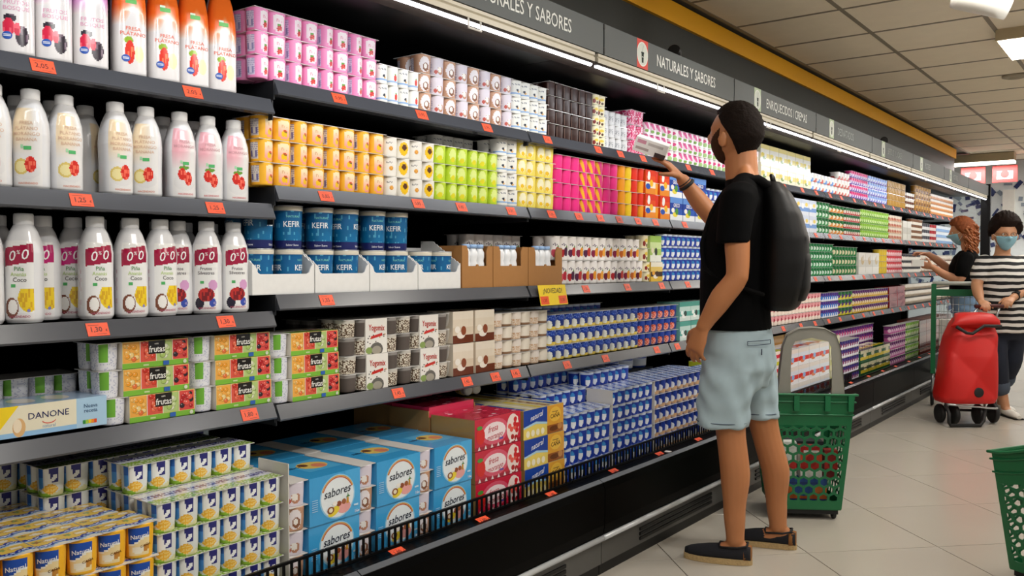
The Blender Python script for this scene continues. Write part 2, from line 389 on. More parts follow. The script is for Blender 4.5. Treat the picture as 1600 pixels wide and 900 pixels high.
def build_unit(k):
    y0 = UNIT0 + UNIT*k; L = UNIT
    e = empty('refrigerated_cabinet', (XS, y0, 0), unit_labels[k], 'refrigerator', 'refrigerated cabinet units along the left wall')
    def part(name, mb, m, parent=e, loc=(0,0,0)): return link(name, mb.mesh(name, m), parent, loc)
    g = 0.002
    b = MB(); b.box(-0.66, -0.62, g, L-g, 0.28, 2.1, '#0a0b0c'); part('back_panel', b, m_int)
    b = MB(); b.box(-0.66, 0.33, g, L-g, 0.05, 0.10, '#0d0e0f'); b.box(-0.62, 0.20, g, L-g, 0.10, 0.262 if k == 0 else 0.325, '#0d0e0f'); part('well_floor', b, m_int)
    # front panel with its rounded bumper edge
    b = MB(); b.extrude([(0.30, 0.165), (0.355, 0.165), (0.36, 0.20), (0.362, 0.335), (0.352, 0.360), (0.335, 0.369), (0.27, 0.348), (0.215, 0.338), (0.215, 0.31), (0.30, 0.31)], 'y', g, L-g, '#0b0c0d'); part('front_panel', b, m_panel)
    b = MB(); b.extrude([(0.335, 0.369), (0.352, 0.360), (0.3525, 0.362), (0.336, 0.371)], 'y', g, L-g, '#5c5f63'); part('bumper_edge', b, mat('bumper_grey', '#55585c', rough=0.25))
    b = MB(); b.tube([(0.352, g, 0.147), (0.352, L-g, 0.147)], 0.011, '#b9bcbd', 12); part('bumper_rail', b, mat('rail_silver', '#c9ccce', rough=0.25, metal=0.2))
    b = MB(); b.box(0.30, 0.345, g, L-g, 0.045, 0.131, '#4a4845'); part('kick_plate', b, mat('kick_grey', '#4b4a47', rough=0.4))
    b = MB(); b.box(0.345, 0.3505, 0.30, L-0.25, 0.0, 0.012, '#141414'); gm = b.mesh('grille_slot', m_black)
    for q in range(3): link('grille_slot', gm, e, (0, 0, 0.062+q*0.02))
    b = MB(); b.box(0.24, 0.335, g, L-g, 0.0, 0.05, '#050505'); part('plinth', b, m_black)
    # wire rail in front of the well
    rail = MB(); rail.box(0.205, 0.213, g, L-g, 0.398, 0.406, '#0a0a0a'); rl = part('well_rail', rail, m_black)
    rail = MB(); rail.box(0.205, 0.213, g, L-g, 0.340, 0.347, '#0a0a0a'); link('lower_rail', rail.mesh('lower_rail', m_black), rl)
    bar = MB(); bar.box(0.2065, 0.2115, -0.0035, 0.0035, 0.347, 0.398, '#0a0a0a'); bm_ = bar.mesh('rail_bar', m_black)
    n = 48
    if k < 5:
        for q in range(n): link('rail_bar', bm_, rl, (0, (q+0.5)*L/n, 0))
    # price tags lying on the bumper
    for yy in ((0.22, 0.62, 1.02) if k else (1.05,)):
        t = link('price_tag', tag_mesh('1,60'), e, (0.275, yy, 0.353)); t.rotation_euler = (0, R(-72), 0)
    # shelves
    zs = Z_LEFT if k == 0 else Z_STD
    for s in range(4):
        b = MB(); b.box(-0.52, -0.012, 0.004, L-0.004, -0.032, -0.012, '#24262a'); sh = part('shelf', b, m_shelf, e, (0, 0, zs[s]))
        b = MB(); b.extrude([(-0.030, -0.012), (-0.030, -0.046), (0.008, -0.046), (0.010, -0.041), (-0.010, 0.0), (-0.014, 0.0), (-0.016, -0.012)], 'y', 0.006, L-0.006, '#6d6f76'); lp = link('price_channel', b.mesh('price_channel', m_lip), sh)
        b = MB(); b.box(-0.50, -0.005, 0.0, 0.0035, -0.06, -0.004, '#15171a'); bme = b.mesh('bracket', m_shelf)
        link('bracket', bme, sh, (0, 0.001, 0)); link('bracket', bme, sh, (0, L-0.0045, 0))
        tl = TAGS.get(k, ([0.12, 0.4, 0.75, 1.05],)*4)[s]
        for q, yy in enumerate(tl):
            t = link('price_tag', tag_mesh(PRICES.get(k, PRICES[2])[s]), sh, (0.0025, yy, -0.0215)); t.rotation_euler = (0, R(-26), 0)
    # canopy: lamp rail, underside, sign board
    b = MB(); b.extrude([(0.20, 1.965), (0.315, 1.958), (0.315, 1.968), (0.20, 2.0)], 'y', g, L-g, '#3a3029'); part('canopy_underside', b, m_under)
    b = MB(); b.box(-0.66, 0.20, g, L-g, 2.0, 2.03, '#0d0e0f'); part('canopy_top', b, m_black)
    b = MB(); b.extrude([(0.285, 1.968), (0.318, 1.966), (0.318, 1.982), (0.312, 1.986), (0.318, 1.990), (0.318, 2.000), (0.285, 2.0)], 'y', 0.012, L-0.012, '#c9c2b0'); part('canopy_rail', b, m_cream)
    b = MB(); b.tube([(0.303, 0.02, 1.957), (0.303, L-0.02, 1.957)], 0.0085, '#ffffff', 10); part('lamp_tube', b, m_tube)
    d = bpy.data.lights.new('canopy_lamp', 'AREA'); d.shape = 'RECTANGLE'; d.size = 0.03; d.size_y = L*0.96; d.energy = TUBE_W; d.color = (0.94, 0.97, 1.0)
    o = bpy.data.objects.new('canopy_lamp', d); COL.objects.link(o); o.parent = e; o.location = (0.285, L/2, 1.945); o.rotation_euler = (0, R(58), 0)
    # hook clip on the rail
    b = MB(); b.tube([(0.315, L*0.42-0.03, 1.965), (0.318, L*0.42-0.03, 1.935), (0.318, L*0.42+0.03, 1.935), (0.315, L*0.42+0.03, 1.965)], 0.004, '#d8d5cc', 6); part('rail_clip', b, m_white)
    # sign board
    b = MB(); b.box(0.300, 0.320, 0.055, L+0.045, 2.003, 2.121, '#565b5c'); sg = part('sign_board', b, m_sign)
    c = MB(); c.box(0.296, 0.322, L+0.0455, L+0.0545, 2.008, 2.03, '#0c0c0c'); c.box(0.296, 0.322, L+0.0455, L+0.0545, 2.10, 2.118, '#0c0c0c'); link('sign_clip', c.mesh('sign_clip', m_black), sg)
    if signs[k]:
        t = MB(); fc = Face(t, (0.3202, 0.055, 2.003), (0, 1, 0), (0, 0, 1))
        xi = 0.30 if k > 1 else 0.30
        bgc = '#d8574f' if k in (1, 2) else '#b9c9ac'
        fc.rect(xi-0.046, 0.0, xi+0.046, 0.118, bgc); fc.up()
        fc.ell(xi, 0.059, 0.046, 0.050, '#e9ece4', 24); fc.up()
        fc.ell(xi, 0.059, 0.041, 0.045, '#d3d8cf', 24); fc.up()
        fc.poly([(xi-0.010, 0.062), (xi-0.007, 0.024), (xi+0.007, 0.024), (xi+0.010, 0.062)], '#23302c'); fc.rect(xi-0.012, 0.062, xi+0.012, 0.068, '#23302c')
        fc.up(); fc.rect(xi-0.007, 0.046, xi+0.007, 0.049, '#d3d8cf')
        fc.poly([(xi-0.005, 0.068), (xi+0.004, 0.095), (xi+0.007, 0.095), (xi-0.002, 0.068)], '#9aa39a')
        wd = len(signs[k])
        col = '#e6e8e4' if k < 4 else '#aab0ae'
        fc.text(signs[k], xi+0.125, 0.034, 0.050, col, 'L', bold=0.006, wide=0.80 if wd > 12 else 0.8)
        link('sign_lettering', t.mesh('sign_lettering', M_MATTE), sg)
    return e
for k in range(NU): build_unit(k)
# dark end panel closing the row
YE = UNIT0 + UNIT*NU + 0.05
mb = MB(); mb.box(-2.74, -1.73, YE+0.004, YE+0.06, 0.0, 2.14, '#0b0b0c')
mb2 = MB()
e = empty('cabinet_end_panel', (-2.2, YE+0.03, 0), 'black end panel closing the far end of the refrigerated row', 'panel')
b = MB(); b.box(-0.54, 0.45, -0.026, 0.03, 0.0, 0.40, '#0b0b0c'); b.box(0.36, 0.46, -0.026, 0.03, 0.40, 2.02, '#0b0b0c'); b.box(-0.54, 0.46, -0.026, 0.03, 2.02, 2.14, '#0b0b0c'); b.box(-0.54, -0.44, -0.026, 0.03, 0.40, 2.02, '#0b0b0c')
link('frame', b.mesh('frame', m_black), e)
b = MB(); b.box(-0.44, 0.36, -0.004, 0.006, 0.40, 2.02, '#dfe8ea'); link('glass', b.mesh('glass', mat('clear_glass', '#eef4f4', rough=0.02, trans=1.0, var=0)), e)
# security camera on the canopy
for yy, lab in ((3.66, 'small black security camera on top of the NATURALES Y SABORES sign'), (7.25, 'small black security camera above the far signs')):
    e = empty('security_camera', (-1.86, yy, 2.03), lab, 'camera')
    b = MB(); b.box(-0.03, 0.03, -0.03, 0.03, 0, 0.085, '#101010'); link('bracket', b.mesh('bracket', m_black), e)
    b = MB(); b.lathe([(0.02, 0.0), (0.03, 0.01), (0.03, 0.12), (0.024, 0.13)], 16, '#15161a'); o = link('housing', b.mesh('housing', m_black), e, (0.0, 0.05, 0.108)); o.rotation_euler = (R(80), 0, R(25))
    b = MB(); b.lathe([(0.02, 0.0), (0.012, -0.006), (0.001, -0.008)][::-1], 16, '#3a4558'); o2 = link('lens', b.mesh('lens', m_steel), o)
# ================================================================== PRODUCT BUILDERS
def IN(u, v, cu, cv, ru, rv): return ((u-cu)/ru)**2 + ((v-cv)/rv)**2 < 1
_rn = random.Random(11)
def speck(u, v, k=0):   # repeatable pseudo-random 0..1 for small print
    x = math.sin((round(u*40)*12.9898 + round(v*22)*78.233 + k*37.7)) * 43758.5453
    return x - math.floor(x)
def info(u, v, base, ink, cu=-0.55, w=0.16):
    # ingredient panel with bar code
    if abs(u-cu) < w and 0.12 < v < 0.85:
        if 0.2 < v < 0.48 and abs(u-cu) < w*0.7: return ink if int(u*70) % 2 else base
        return mix(base, ink, 0.55) if (int(v*22) % 2 == 0 and speck(u, v) > 0.35) else base
    return None
def p_pink(u, v):
    i = info(u, v, '#d3c8df', '#8a86b0')
    if i: return i
    if IN(u, v, -0.03, 0.30, 0.055, 0.12) or IN(u, v, 0.05, 0.33, 0.055, 0.11): return '#c8202a' if speck(u, v) > 0.2 else '#e2574a'
    if IN(u, v, 0.01, 0.45, 0.09, 0.035): return '#5c9a3c'
    if abs(u+0.0) < 0.19 and 0.12 < v < 0.93 and not (abs(u) > 0.14 and (v > 0.84 or v < 0.2)):
        if 0.58 < v < 0.74 and abs(u) < 0.11 and speck(u, v, 6) > 0.5: return '#e3a3b6'
        return mix('#f3d3e0', '#f6ecec', v)
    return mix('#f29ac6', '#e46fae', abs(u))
def p_orange(u, v):
    i = info(u, v, '#d9cfc4', '#6f679a')
    if i: return i
    if IN(u, v, -0.04, 0.30, 0.06, 0.13) or IN(u, v, 0.06, 0.27, 0.05, 0.10): return '#f2c21c'
    if IN(u, v, 0.03, 0.42, 0.08, 0.07): return '#d9482a' if speck(u, v) > .4 else '#55792c'
    if abs(u) < 0.19 and 0.10 < v < 0.93 and not (abs(u) > 0.14 and (v > 0.84 or v < 0.18)):
        if 0.58 < v < 0.74 and abs(u) < 0.11 and speck(u, v, 6) > 0.5: return '#e0b48a'
        return mix('#ee9a92', '#f5e4bc', (v-0.15)*1.6)
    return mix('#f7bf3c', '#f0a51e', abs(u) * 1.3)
def p_coco(u, v):
    i = info(u, v, '#dcd6df', '#77759a', -0.62, 0.14)
    if i: return i
    if IN(u, v, 0.0, 0.40, 0.08, 0.14): return '#f3ede6'
    if IN(u, v, 0.02, 0.36, 0.13, 0.22): return '#8a5a40'
    if IN(u, v, -0.02, 0.5, 0.2, 0.42): return '#ece4e6'
    return mix('#c79a7c', '#b48061', abs(u))
def p_coco2(u, v):
    if IN(u, v, -0.02, 0.40, 0.10, 0.16): return '#f3ede6'
    if IN(u, v, 0.0, 0.34, 0.15, 0.22): return '#b98468'
    if IN(u, v, -0.2, 0.24, 0.06, 0.12): return '#c2574b'
    i = info(u, v, '#d8d2de', '#7f7ca2', -0.5, 0.16)
    return i or '#ddd4de'
def p_white(u, v):
    if v < 0.28 and v > 0.16 and -0.5 < u < 0.3: return '#8fb4e0'
    if IN(u, v, -0.02, 0.42, 0.07, 0.09): return '#2b3142'
    if IN(u, v, 0.03, 0.34, 0.06, 0.06): return '#e9b46a'
    if v > 0.72 and abs(u+0.1) < 0.2 and v < 0.8 and speck(u, v) > 0.5: return '#8a8d94'
    return '#ebeae3'
def p_whitestraw(u, v):
    if v < 0.26 and v > 0.16 and -0.5 < u < 0.3: return '#9fbde3'
    if IN(u, v, 0.02, 0.44, 0.09, 0.17): return '#d8372f'
    if IN(u, v, 0.02, 0.62, 0.06, 0.04): return '#5c9a3c'
    return '#ecebe6'
def p_whiteorange(u, v):
    if IN(u, v, -0.05, 0.42, 0.09, 0.12): return '#e7a64a' if speck(u, v) > .3 else '#c98a30'
    if 0.66 < v < 0.78 and abs(u+0.1) < 0.14 and speck(u, v) > .45: return '#8c8a88'
    return '#eae6dd'
def p_kids(u, v):
    if IN(u, v, -0.02, 0.5, 0.18, 0.36): 
        if IN(u, v, 0.0, 0.58, 0.09, 0.17): return '#5b3420'
        return '#f1c21d'
    return '#e9e4d8'
def p_kidsgreen(u, v):
    if IN(u, v, -0.02, 0.48, 0.2, 0.36): return '#2c4f9a' if v < 0.4 else '#6fae3a'
    return '#e9e4d8'
def p_choc(u, v):
    if 0.12 < (u+0.42) % 0.5 < 0.16 and .15 < v < .9: return '#7a5c50'  # pale streaks paint highlights onto the dark cup
    return mix('#33130a', '#1c0a05', abs(u))
def p_cream(u, v):
    if IN(u, v, -0.18, 0.38, 0.10, 0.2): return '#8c2f2a'
    if IN(u, v, 0.0, 0.62, 0.16, 0.14): return '#e8c94a'
    if IN(u, v, 0.05, 0.25, 0.1, 0.13): return '#5b3a28'
    return '#f0e6c0'
def p_grey(u, v):
    if 0.25 < v < 0.7 and abs(u+0.2) < 0.16 and speck(u, v) > 0.65: return '#9a9ca0'
    return mix('#dcdcdc', '#bcbdc2', abs(u+0.2))
def p_rasp(u, v):
    if speck(u*0.5, v*0.6, 3) > 0.55: return '#d31f62'
    return '#f3cfdc' if speck(u, v, 1) > 0.4 else '#e87aa8'
def p_pinkdiag(u, v):
    t = (u*3.0 + v*1.1)
    if v > 0.45 and (t % 1.0) < 0.55: return '#e0609b'
    if v < 0.45 and IN(u, v, -0.2, 0.28, 0.12, 0.14): return '#7fae52'
    return '#f4e3ea'
def p_pinkgreen(u, v):
    if IN(u, v, -0.3, 0.66, 0.16, 0.16): return '#dd3f80'
    if IN(u, v, -0.2, 0.28, 0.2, 0.2): return '#a9c987'
    return '#f3e6ea'
def p_lime(u, v):
    i = info(u, v, '#e6eebf', '#7f8b6a', -0.66, 0.12)
    if i: return i
    if IN(u, v, -0.04, 0.30, 0.12, 0.15): return '#e0d62a'
    if IN(u, v, -0.04, 0.55, 0.18, 0.38): return '#dcea8c'
    return mix('#c0da36', '#a8c926', abs(u))
def p_lemon(u, v):
    if IN(u, v, -0.08, 0.32, 0.10, 0.13): return '#f0c22a'
    if IN(u, v, -0.08, 0.55, 0.18, 0.38): return '#f5efcc'
    i = info(u, v, '#efe6b4', '#9a9364', -0.6, 0.12)
    return i or mix('#f3e06a', '#e6cd48', abs(u))
def p_mag(u, v): return mix('#f0368a', '#dc1f72', abs(u+0.2))
def p_mango(u, v):
    if (u*2.2 + v*0.55 + 0.35) % 1.0 < 0.36: return '#f3b62a'
    return '#ec3585'
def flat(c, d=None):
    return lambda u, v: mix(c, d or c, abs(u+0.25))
def p_blue(u, v):
    if v > 0.62: return '#1d43a8' if speck(u, v) > 0.12 else '#8fb0e6'
    if IN(u, v, -0.26, 0.34, 0.15, 0.28): return '#eef0e6'
    if v < 0.22: return '#e9cf5a'
    return '#16327f'
def p_bluered(u, v):
    if v > 0.62: return '#1d3f9c'
    if IN(u, v, -0.26, 0.33, 0.2, 0.28): return '#e6664a' if speck(u, v) > .3 else '#f2d9cf'
    return '#1b2f78'
def p_bluewhite(u, v):
    if IN(u, v, -0.26, 0.42, 0.12, 0.34): return '#eef2f6' if v < 0.5 else '#3f8fd0'
    if v > 0.84: return '#cfdcf0'
    return '#1a3aa0' if abs(u+0.26) < 0.42 else '#dfe4ea'
def p_milk(u, v):
    # milk pouring over corn, blue sky, green meadow
    a = u + 0.20
    if IN(a, v, 0.21, 0.70, 0.055, 0.09) or (abs(a-0.17) < 0.02 and 0.55 < v < 0.66): return '#eef0ee'
    if v < 0.46 and IN(a, v, 0.10, 0.27, 0.19, 0.17): return '#efb536' if speck(u, v) > .35 else '#f3d27c'
    if v > 0.50 and 0.05 + (1-v)*0.18 < a < 0.31: return '#2b2b72'
    if v < 0.17 + 0.04*math.sin(a*20): return '#8fb83c' if a < 0.10 else '#dcd9a8'
    if -0.02 < a < 0.04 + (1-v)*0.2 and v > 0.42: return '#f1f1ec'
    if -0.22 < a < -0.06 and v > 0.28: return '#4a92d8' if v < 0.7 else '#2f66b8'
    if abs(a+0.5) < 0.12 and .2 < v < .8 and speck(u, v) > .6: return '#a9b4c4'
    return '#dde1dd'
def p_cana(u, v):
    a = u + 0.06
    if abs(a) < 0.24 and 0.10 < v < 0.90:
        if v > 0.56 + 0.10*math.sin(a*9): return '#1f4fae'
        if v > 0.50 + 0.10*math.sin(a*9): return '#f4f2e6'
        if IN(a, v, -0.02, 0.26, 0.13, 0.11): return '#f6f0dc'
        if IN(a, v, 0.16, 0.3, 0.06, 0.12): return '#c98a3a'
        return '#f3dca4'
    return mix('#f7bb2e', '#e8a012', abs(u))
def p_fruit(a, b, leaf='#5b8a3c'):
    def f(u, v):
        if IN(u, v, 0.0, 0.36, 0.15, 0.20): return a
        if IN(u, v, -0.22, 0.30, 0.12, 0.16): return b
        if IN(u, v, 0.03, 0.58, 0.06, 0.05): return leaf
        if IN(u, v, -0.14, 0.66, 0.13, 0.05) and speck(u, v) > .4: return '#77707a'
        return '#efeae6'
    return f
def p_two(top, bot, spot=None, split=0.5, bg=None):
    def f(u, v):
        if spot and IN(u, v, -0.28, 0.42, 0.15, 0.24): return spot
        return top if v > split else bot
    return f
def p_kefir(u, v):
    if v < 0.20: return '#1d2560'
    if v > 0.90: return '#d9d2c0'
    if -0.72 < u < -0.52: 
        return '#e6ebf0' if (0.3 < v < 0.6 and int(v*60) % 2) else '#14628f'
    if speck(u*0.6, v*0.5, 5) > 0.93: return '#4f9fc4'
    return mix('#0f6f9e', '#145a92', v)

CUPS = {}
def cup_mesh(key, paint, r, h, nexp=2.6, segs=60, rows=22):
    k = (key, round(r, 4), round(h, 4))
    if k not in CUPS:
        mb = MB(); mb.lathe([(r*0.84, 0.0), (r*0.9, h*0.04), (r*0.96, h*0.5), (r*0.985, h*0.93), (r*1.0, h)], segs, paint=paint, rows=rows, nexp=nexp)
        CUPS[k] = mb.mesh('cup', M_PRINT)
    return CUPS[k]
LIDS = {}
def lid_mesh(key, w, d, paint, t=0.0016):
    k = (key, round(w, 4), round(d, 4))
    if k not in LIDS:
        mb = MB(); mb.box(-d, 0, 0, w, 0, t, '#d8d6d2')
        nx, ny = (max(4, int(w/0.0045)), max(4, int(d/0.0045))) if key != 'plain' else (3, 3)
        mb.grid((-d+0.0008, 0.0008, t+0.0003), (0, 1, 0), (1, 0, 0), w-0.0016, d-0.0016, nx, ny, lambda x, y: paint(x, y))
        # grid runs y-first, so flip the faces to look up
        for q in range(len(mb.f)-nx*ny, len(mb.f)): mb.f[q] = tuple(reversed(mb.f[q]))
        LIDS[k] = mb.mesh('lid_sheet', M_GLOSS)
    return LIDS[k]
def lid_plain(c='#d9d7d3', ink=None):
    def f(x, y):
        if ink and speck(x*2, y*2, 2) > 0.72: return ink
        return c
    return f
COUNT = {}
def pack(x, y, z, kinds, pitch, h, label, group, ny=2, nx=2, lid=None, lidkey='plain', name='yogurt_pack', cat='yogurt pack', rots=None, gap=0.0012):
    """multipack: nx deep by ny wide cups hanging from one lid sheet. (x,y) is its front left corner, z its base"""
    e = empty(name, (x, y, z), label, cat, group)
    r = pitch*0.485
    for j in range(ny):
        kd = kinds[j % len(kinds)]
        for i in range(nx):
            me = cup_mesh(kd[0], kd[1], r, h-0.0022)
            rz = (rots[j % len(rots)] if rots else 0.0)
            link('cup', me, e, (-pitch*(i+0.5), pitch*(j+0.5), 0), R(rz) + random.uniform(-0.06, 0.06))
    lp = lid or lid_plain()
    link('lid_sheet', lid_mesh(lidkey, ny*pitch-gap, nx*pitch-gap, lp), e, (-gap/2, gap/2, h-0.0022))
    return e
def kind_name(desc):
    for c in (' behind', ' in the', ' with', ' beside', ' stacked', ' under', ' at the', ' of yogurt', ','): desc = desc.split(c)[0]
    return desc.replace(' and ', ' ').replace('-', ' ').lower().replace(' ', '_')
def riser(x, y, z, w, d, h, where, m=None):
    mb = MB(); mb.box(-d, 0, 0, w, 0, h, '#1a1b1e'); tag(link('stock_riser', mb.mesh('stock_riser', M_CARD), None, (x, y, z)), 'dark riser box ' + where, 'riser')
def block(x, z, y0, npk, layers, kinds, pitch, h, desc, where, group, ny=2, nx=2, rots=None, lid=None, lidkey='plain', skip=(), jit=0.003, cat='yogurt pack', name=None, kinds_by_col=None, base=0):
    name = name or kind_name(desc)
    if base: riser(x-0.004, y0+0.002, z, npk*pitch*ny-0.004, nx*pitch-0.008, base*h-0.0005, 'under the ' + desc + 's, ' + where)
    """a block of packs side by side and in layers; one thing per pack, labelled by its place in the block"""
    for c in range(npk):
        kk = kinds_by_col[c % len(kinds_by_col)] if kinds_by_col else kinds
        for l in range(layers):
            if (c, l) in skip or l < base: continue
            lab = desc
            if layers > 1: lab += ', %s layer' % layer_word(l, layers)
            if npk > 1: lab += ', %s from left' % ordinal(c)
            lab += ', ' + where
            dx = random.uniform(-jit, jit) if l else 0
            dx = -abs(dx)
            pack(x + dx, y0 + c*(pitch*ny+0.0005), z + l*h, kk, pitch, h, lab, group, ny, nx, lid, lidkey, name, cat, rots)

# ---- drink bottles
BOT = {}
def rprofile(prof):
    def f(z):
        for (a, b), (c, d) in zip(prof, prof[1:]):
            if b <= z <= d: return a + (c-a)*(z-b)/max(1e-9, d-b)
        return prof[-1][0]
    return f
def bottle_parts(key):
    if key in BOT: return BOT[key]
    body = MB(); decal = MB(); cap = MB()
    def lbl_round(paint, prof, nexp, texts):
        body.lathe(prof, 128, paint=paint, rows=96, nexp=nexp)
        rf = rprofile(prof); fc = Face(decal, rfun=rf, nexp=nexp, lift=0.0007)
        texts(fc)
    if key in ('peach', 'pinkb'):
        H = 0.205; prof = [(0.034, 0), (0.0385, 0.006), (0.0385, 0.07), (0.040, 0.12), (0.038, 0.148), (0.032, 0.172), (0.024, 0.190), (0.0185, 0.200), (0.0185, H)]
        tint = '#f0d9b4' if key == 'peach' else '#eeb0bb'
        def paint(u, v):
            a = u
            if abs(a) < 0.27 and 0.03 < v < 0.86:
                z = v
                if key == 'peach':
                    if IN(a, z, 0.06, 0.26, 0.10, 0.085): return '#d3291f' if speck(u, v) > .15 else '#ef6a50'
                    if IN(a, z, -0.10, 0.235, 0.14, 0.085): return '#e9dc9e' if IN(a, z, -0.1, 0.235, 0.11, 0.06) else '#d8c06a'
                else:
                    if IN(a, z, -0.06, 0.30, 0.09, 0.075) or IN(a, z, 0.07, 0.25, 0.085, 0.085): return '#cf2a20' if speck(u, v) > .15 else '#ee6a55'
                    if IN(a, z, -0.02, 0.38, 0.11, 0.025): return '#6a9a3a'
                if IN(a, z, 0.0, 0.2, 0.24, 0.10): return '#dedcdb'
                t = max(0, 1 - ((a+0.16)/0.30)**2) * max(0, min(1, (z-0.36)/0.22))
                return mix('#e4e2e0', tint, t)
            return '#dedee0'
        def tx(fc):
            c = '#d9b69c' if key == 'peach' else '#cf9aa2'
            for q, s in enumerate(['FRESA', 'PLÁTANO', 'MORANGO', 'BANANA'] if key == 'peach' else ['FRESA', 'MORANGO']):
                fc.text(s, 0.0, 0.140-q*0.012, 0.0075, c, bold=0.006)
            fc.rect(-0.006, 0.085, 0.010, 0.093, '#53b26a'); fc.rect(-0.012, 0.088, -0.007, 0.096, '#a7d8ae')
            fc.text('HACENDADO', 0.002, 0.010, 0.0045, '#d9866a' if key == 'peach' else '#d45a60', bold=0.01)
        lbl_round(paint, prof, 2.5, tx)
        cap.lathe([(0.0205, 0), (0.021, 0.002), (0.021, 0.021), (0.0195, 0.024), (0.001, 0.0245)], 32, '#efeff0'); capz = 0.197
    elif key in ('pina', 'pinamag', 'bosque'):
        H = 0.218; prof = [(0.036, 0), (0.041, 0.008), (0.0415, 0.02), (0.0405, 0.10), (0.0415, 0.150), (0.038, 0.172), (0.029, 0.196), (0.0195, 0.212), (0.0195, H)]
        band = '#a3163f' if key != 'pinamag' else '#d0177c'
        def paint(u, v):
            if abs(u) < 0.25 and 0.02 < v < 0.80:
                if 0.575+u*0.09 < v < 0.755+u*0.09: return mix(band, '#7c0f2e', max(0, u*1.5))
                if key == 'bosque':
                    if v < 0.30:
                        if IN(u, v, 0.0, 0.22, 0.17, 0.08): return '#c42f2b' if speck(u, v) > .3 else '#7a1a20'
                        if IN(u, v, -0.14, 0.12, 0.09, 0.07): return '#221a30'
                        if IN(u, v, 0.13, 0.13, 0.07, 0.05): return '#3a4fae'
                    if IN(u, v, 0.14, 0.33, 0.10, 0.06): return '#d8a0cc'
                else:
                    if IN(u, v, -0.12, 0.15, 0.12, 0.10): return '#f4f1ec' if IN(u, v, -0.10, 0.16, 0.085, 0.07) else '#7a4630'
                    if v < 0.34 and u > -0.02 and IN(u, v, 0.16, 0.24, 0.17, 0.13): return '#f0cf22' if speck(u, v) > .25 else '#d9a81e'
                if v < 0.10: return '#e9e6e6'
                return '#eeeeec'
            if -0.62 < u < -0.36 and .1 < v < .6 and speck(u, v) > .8: return '#d8c3cb'
            return '#e2e2e4'
        def tx(fc):
            for tx_, xx, yy, hh in (('0', -0.0135, 0.1325, 0.0225), ('%', 0.0005, 0.1465, 0.0085), ('0', 0.0135, 0.1355, 0.0225)): fc.text(tx_, xx, yy, hh, '#f2eef0', bold=0.004, shear=0.18)
            if key == 'bosque':
                fc.text('Frutos', 0.0, 0.110, 0.0085, '#3a2c3c', bold=0.004); fc.text('Silvestres', 0.0, 0.099, 0.0085, '#3a2c3c', bold=0.004)
            else:
                fc.text('Piña', 0.002, 0.111, 0.0095, '#4f8a4a', bold=0.006); fc.text('Ananás', 0.0, 0.100, 0.0085, '#b4cf7a', bold=0.004); fc.text('Coco', 0.003, 0.088, 0.0095, '#38322e', bold=0.006)
            fc.rect(-0.016, 0.076, -0.006, 0.083, '#4fae62')
            fc.text('HACENDADO', 0.002, 0.012, 0.005, '#b8546c', bold=0.012)
            fc.ell(0.021, 0.027, 0.0035, 0.0035, '#8a86c0', 10)
        lbl_round(paint, prof, 2.5, tx)
        cap.lathe([(0.0215, 0), (0.022, 0.002), (0.022, 0.022), (0.0205, 0.025), (0.001, 0.0255)], 32, '#f1f1f2'); capz = 0.209
    else:    # tall square bottles in a printed sleeve
        H = 0.275; prof = [(0.032, 0), (0.037, 0.006), (0.0375, 0.15), (0.036, 0.185), (0.030, 0.225), (0.021, 0.262), (0.0195, H)]
        top = '#ea6a22' if key == 'orange' else '#d084c6'
        def paint(u, v):
            if key == 'orange':
                if IN(u, v, -0.05, 0.20, 0.09, 0.10): return '#d62f1f' if speck(u, v) > .15 else '#f27a50'
                if IN(u, v, -0.07, 0.30, 0.09, 0.03): return '#8fae2c'
                if IN(u, v, 0.12, 0.19, 0.08, 0.07): return '#dfe3b4'
            else:
                if IN(u, v, -0.10, 0.21, 0.09, 0.07) or IN(u, v, 0.03, 0.2, 0.05, 0.05): return '#cf2344' if speck(u, v) > .2 else '#e8566a'
                if IN(u, v, 0.10, 0.15, 0.10, 0.08) or IN(u, v, -0.08, 0.28, 0.10, 0.03): return '#2b2230' if speck(u, v) > .25 else '#6a5566'
            if -0.8 < u < -0.45: return '#e4ddde' if speck(u, v) < .9 else '#b9b0b4'
            lim = (0.43 + 0.13*math.exp(-((u-0.02)/0.10)**2)) if key == 'orange' else (0.44 + 0.16*math.exp(-((u-0.06)/0.10)**2))
            if v > lim: return mix('#e2dcd8', top, (v-lim)/0.16)
            return '#dedad9'
        def tx(fc):
            if key == 'orange':
                fc.text('FRESA', 0.002, 0.106, 0.0085, '#d9674f', bold=0.012); fc.text('PLÁTANO', 0.002, 0.094, 0.0085, '#d9674f', bold=0.012)
                fc.rect(-0.014, 0.168, 0.010, 0.178, '#54b04a'); fc.rect(-0.014, 0.178, -0.002, 0.183, '#d8ead0')
            else:
                fc.text('FRUTOS', 0.002, 0.106, 0.0085, '#d59ab4', bold=0.012); fc.text('BOSQUE', 0.002, 0.094, 0.0085, '#d59ab4', bold=0.012)
            fc.ell(-0.014, 0.040, 0.0085, 0.0085, '#1f4fa8', 14); fc.up(); fc.rect(-0.020, 0.038, -0.008, 0.0395, '#dfe6f4'); fc.rect(-0.020, 0.041, -0.008, 0.0425, '#dfe6f4')
        lbl_round(paint, prof, 3.6, tx)
        cap.lathe([(0.0205, 0), (0.021, 0.002), (0.021, 0.02), (0.001, 0.022)], 32, '#efeff0'); capz = H-0.004
    sc = {'peach': 1.0}.get(key, 1.0)
    BOT[key] = (body.mesh('bottle_body', M_GLOSS), decal.mesh('label_print', M_PRINT), cap.mesh('cap', M_PRINT), capz)
    return BOT[key]
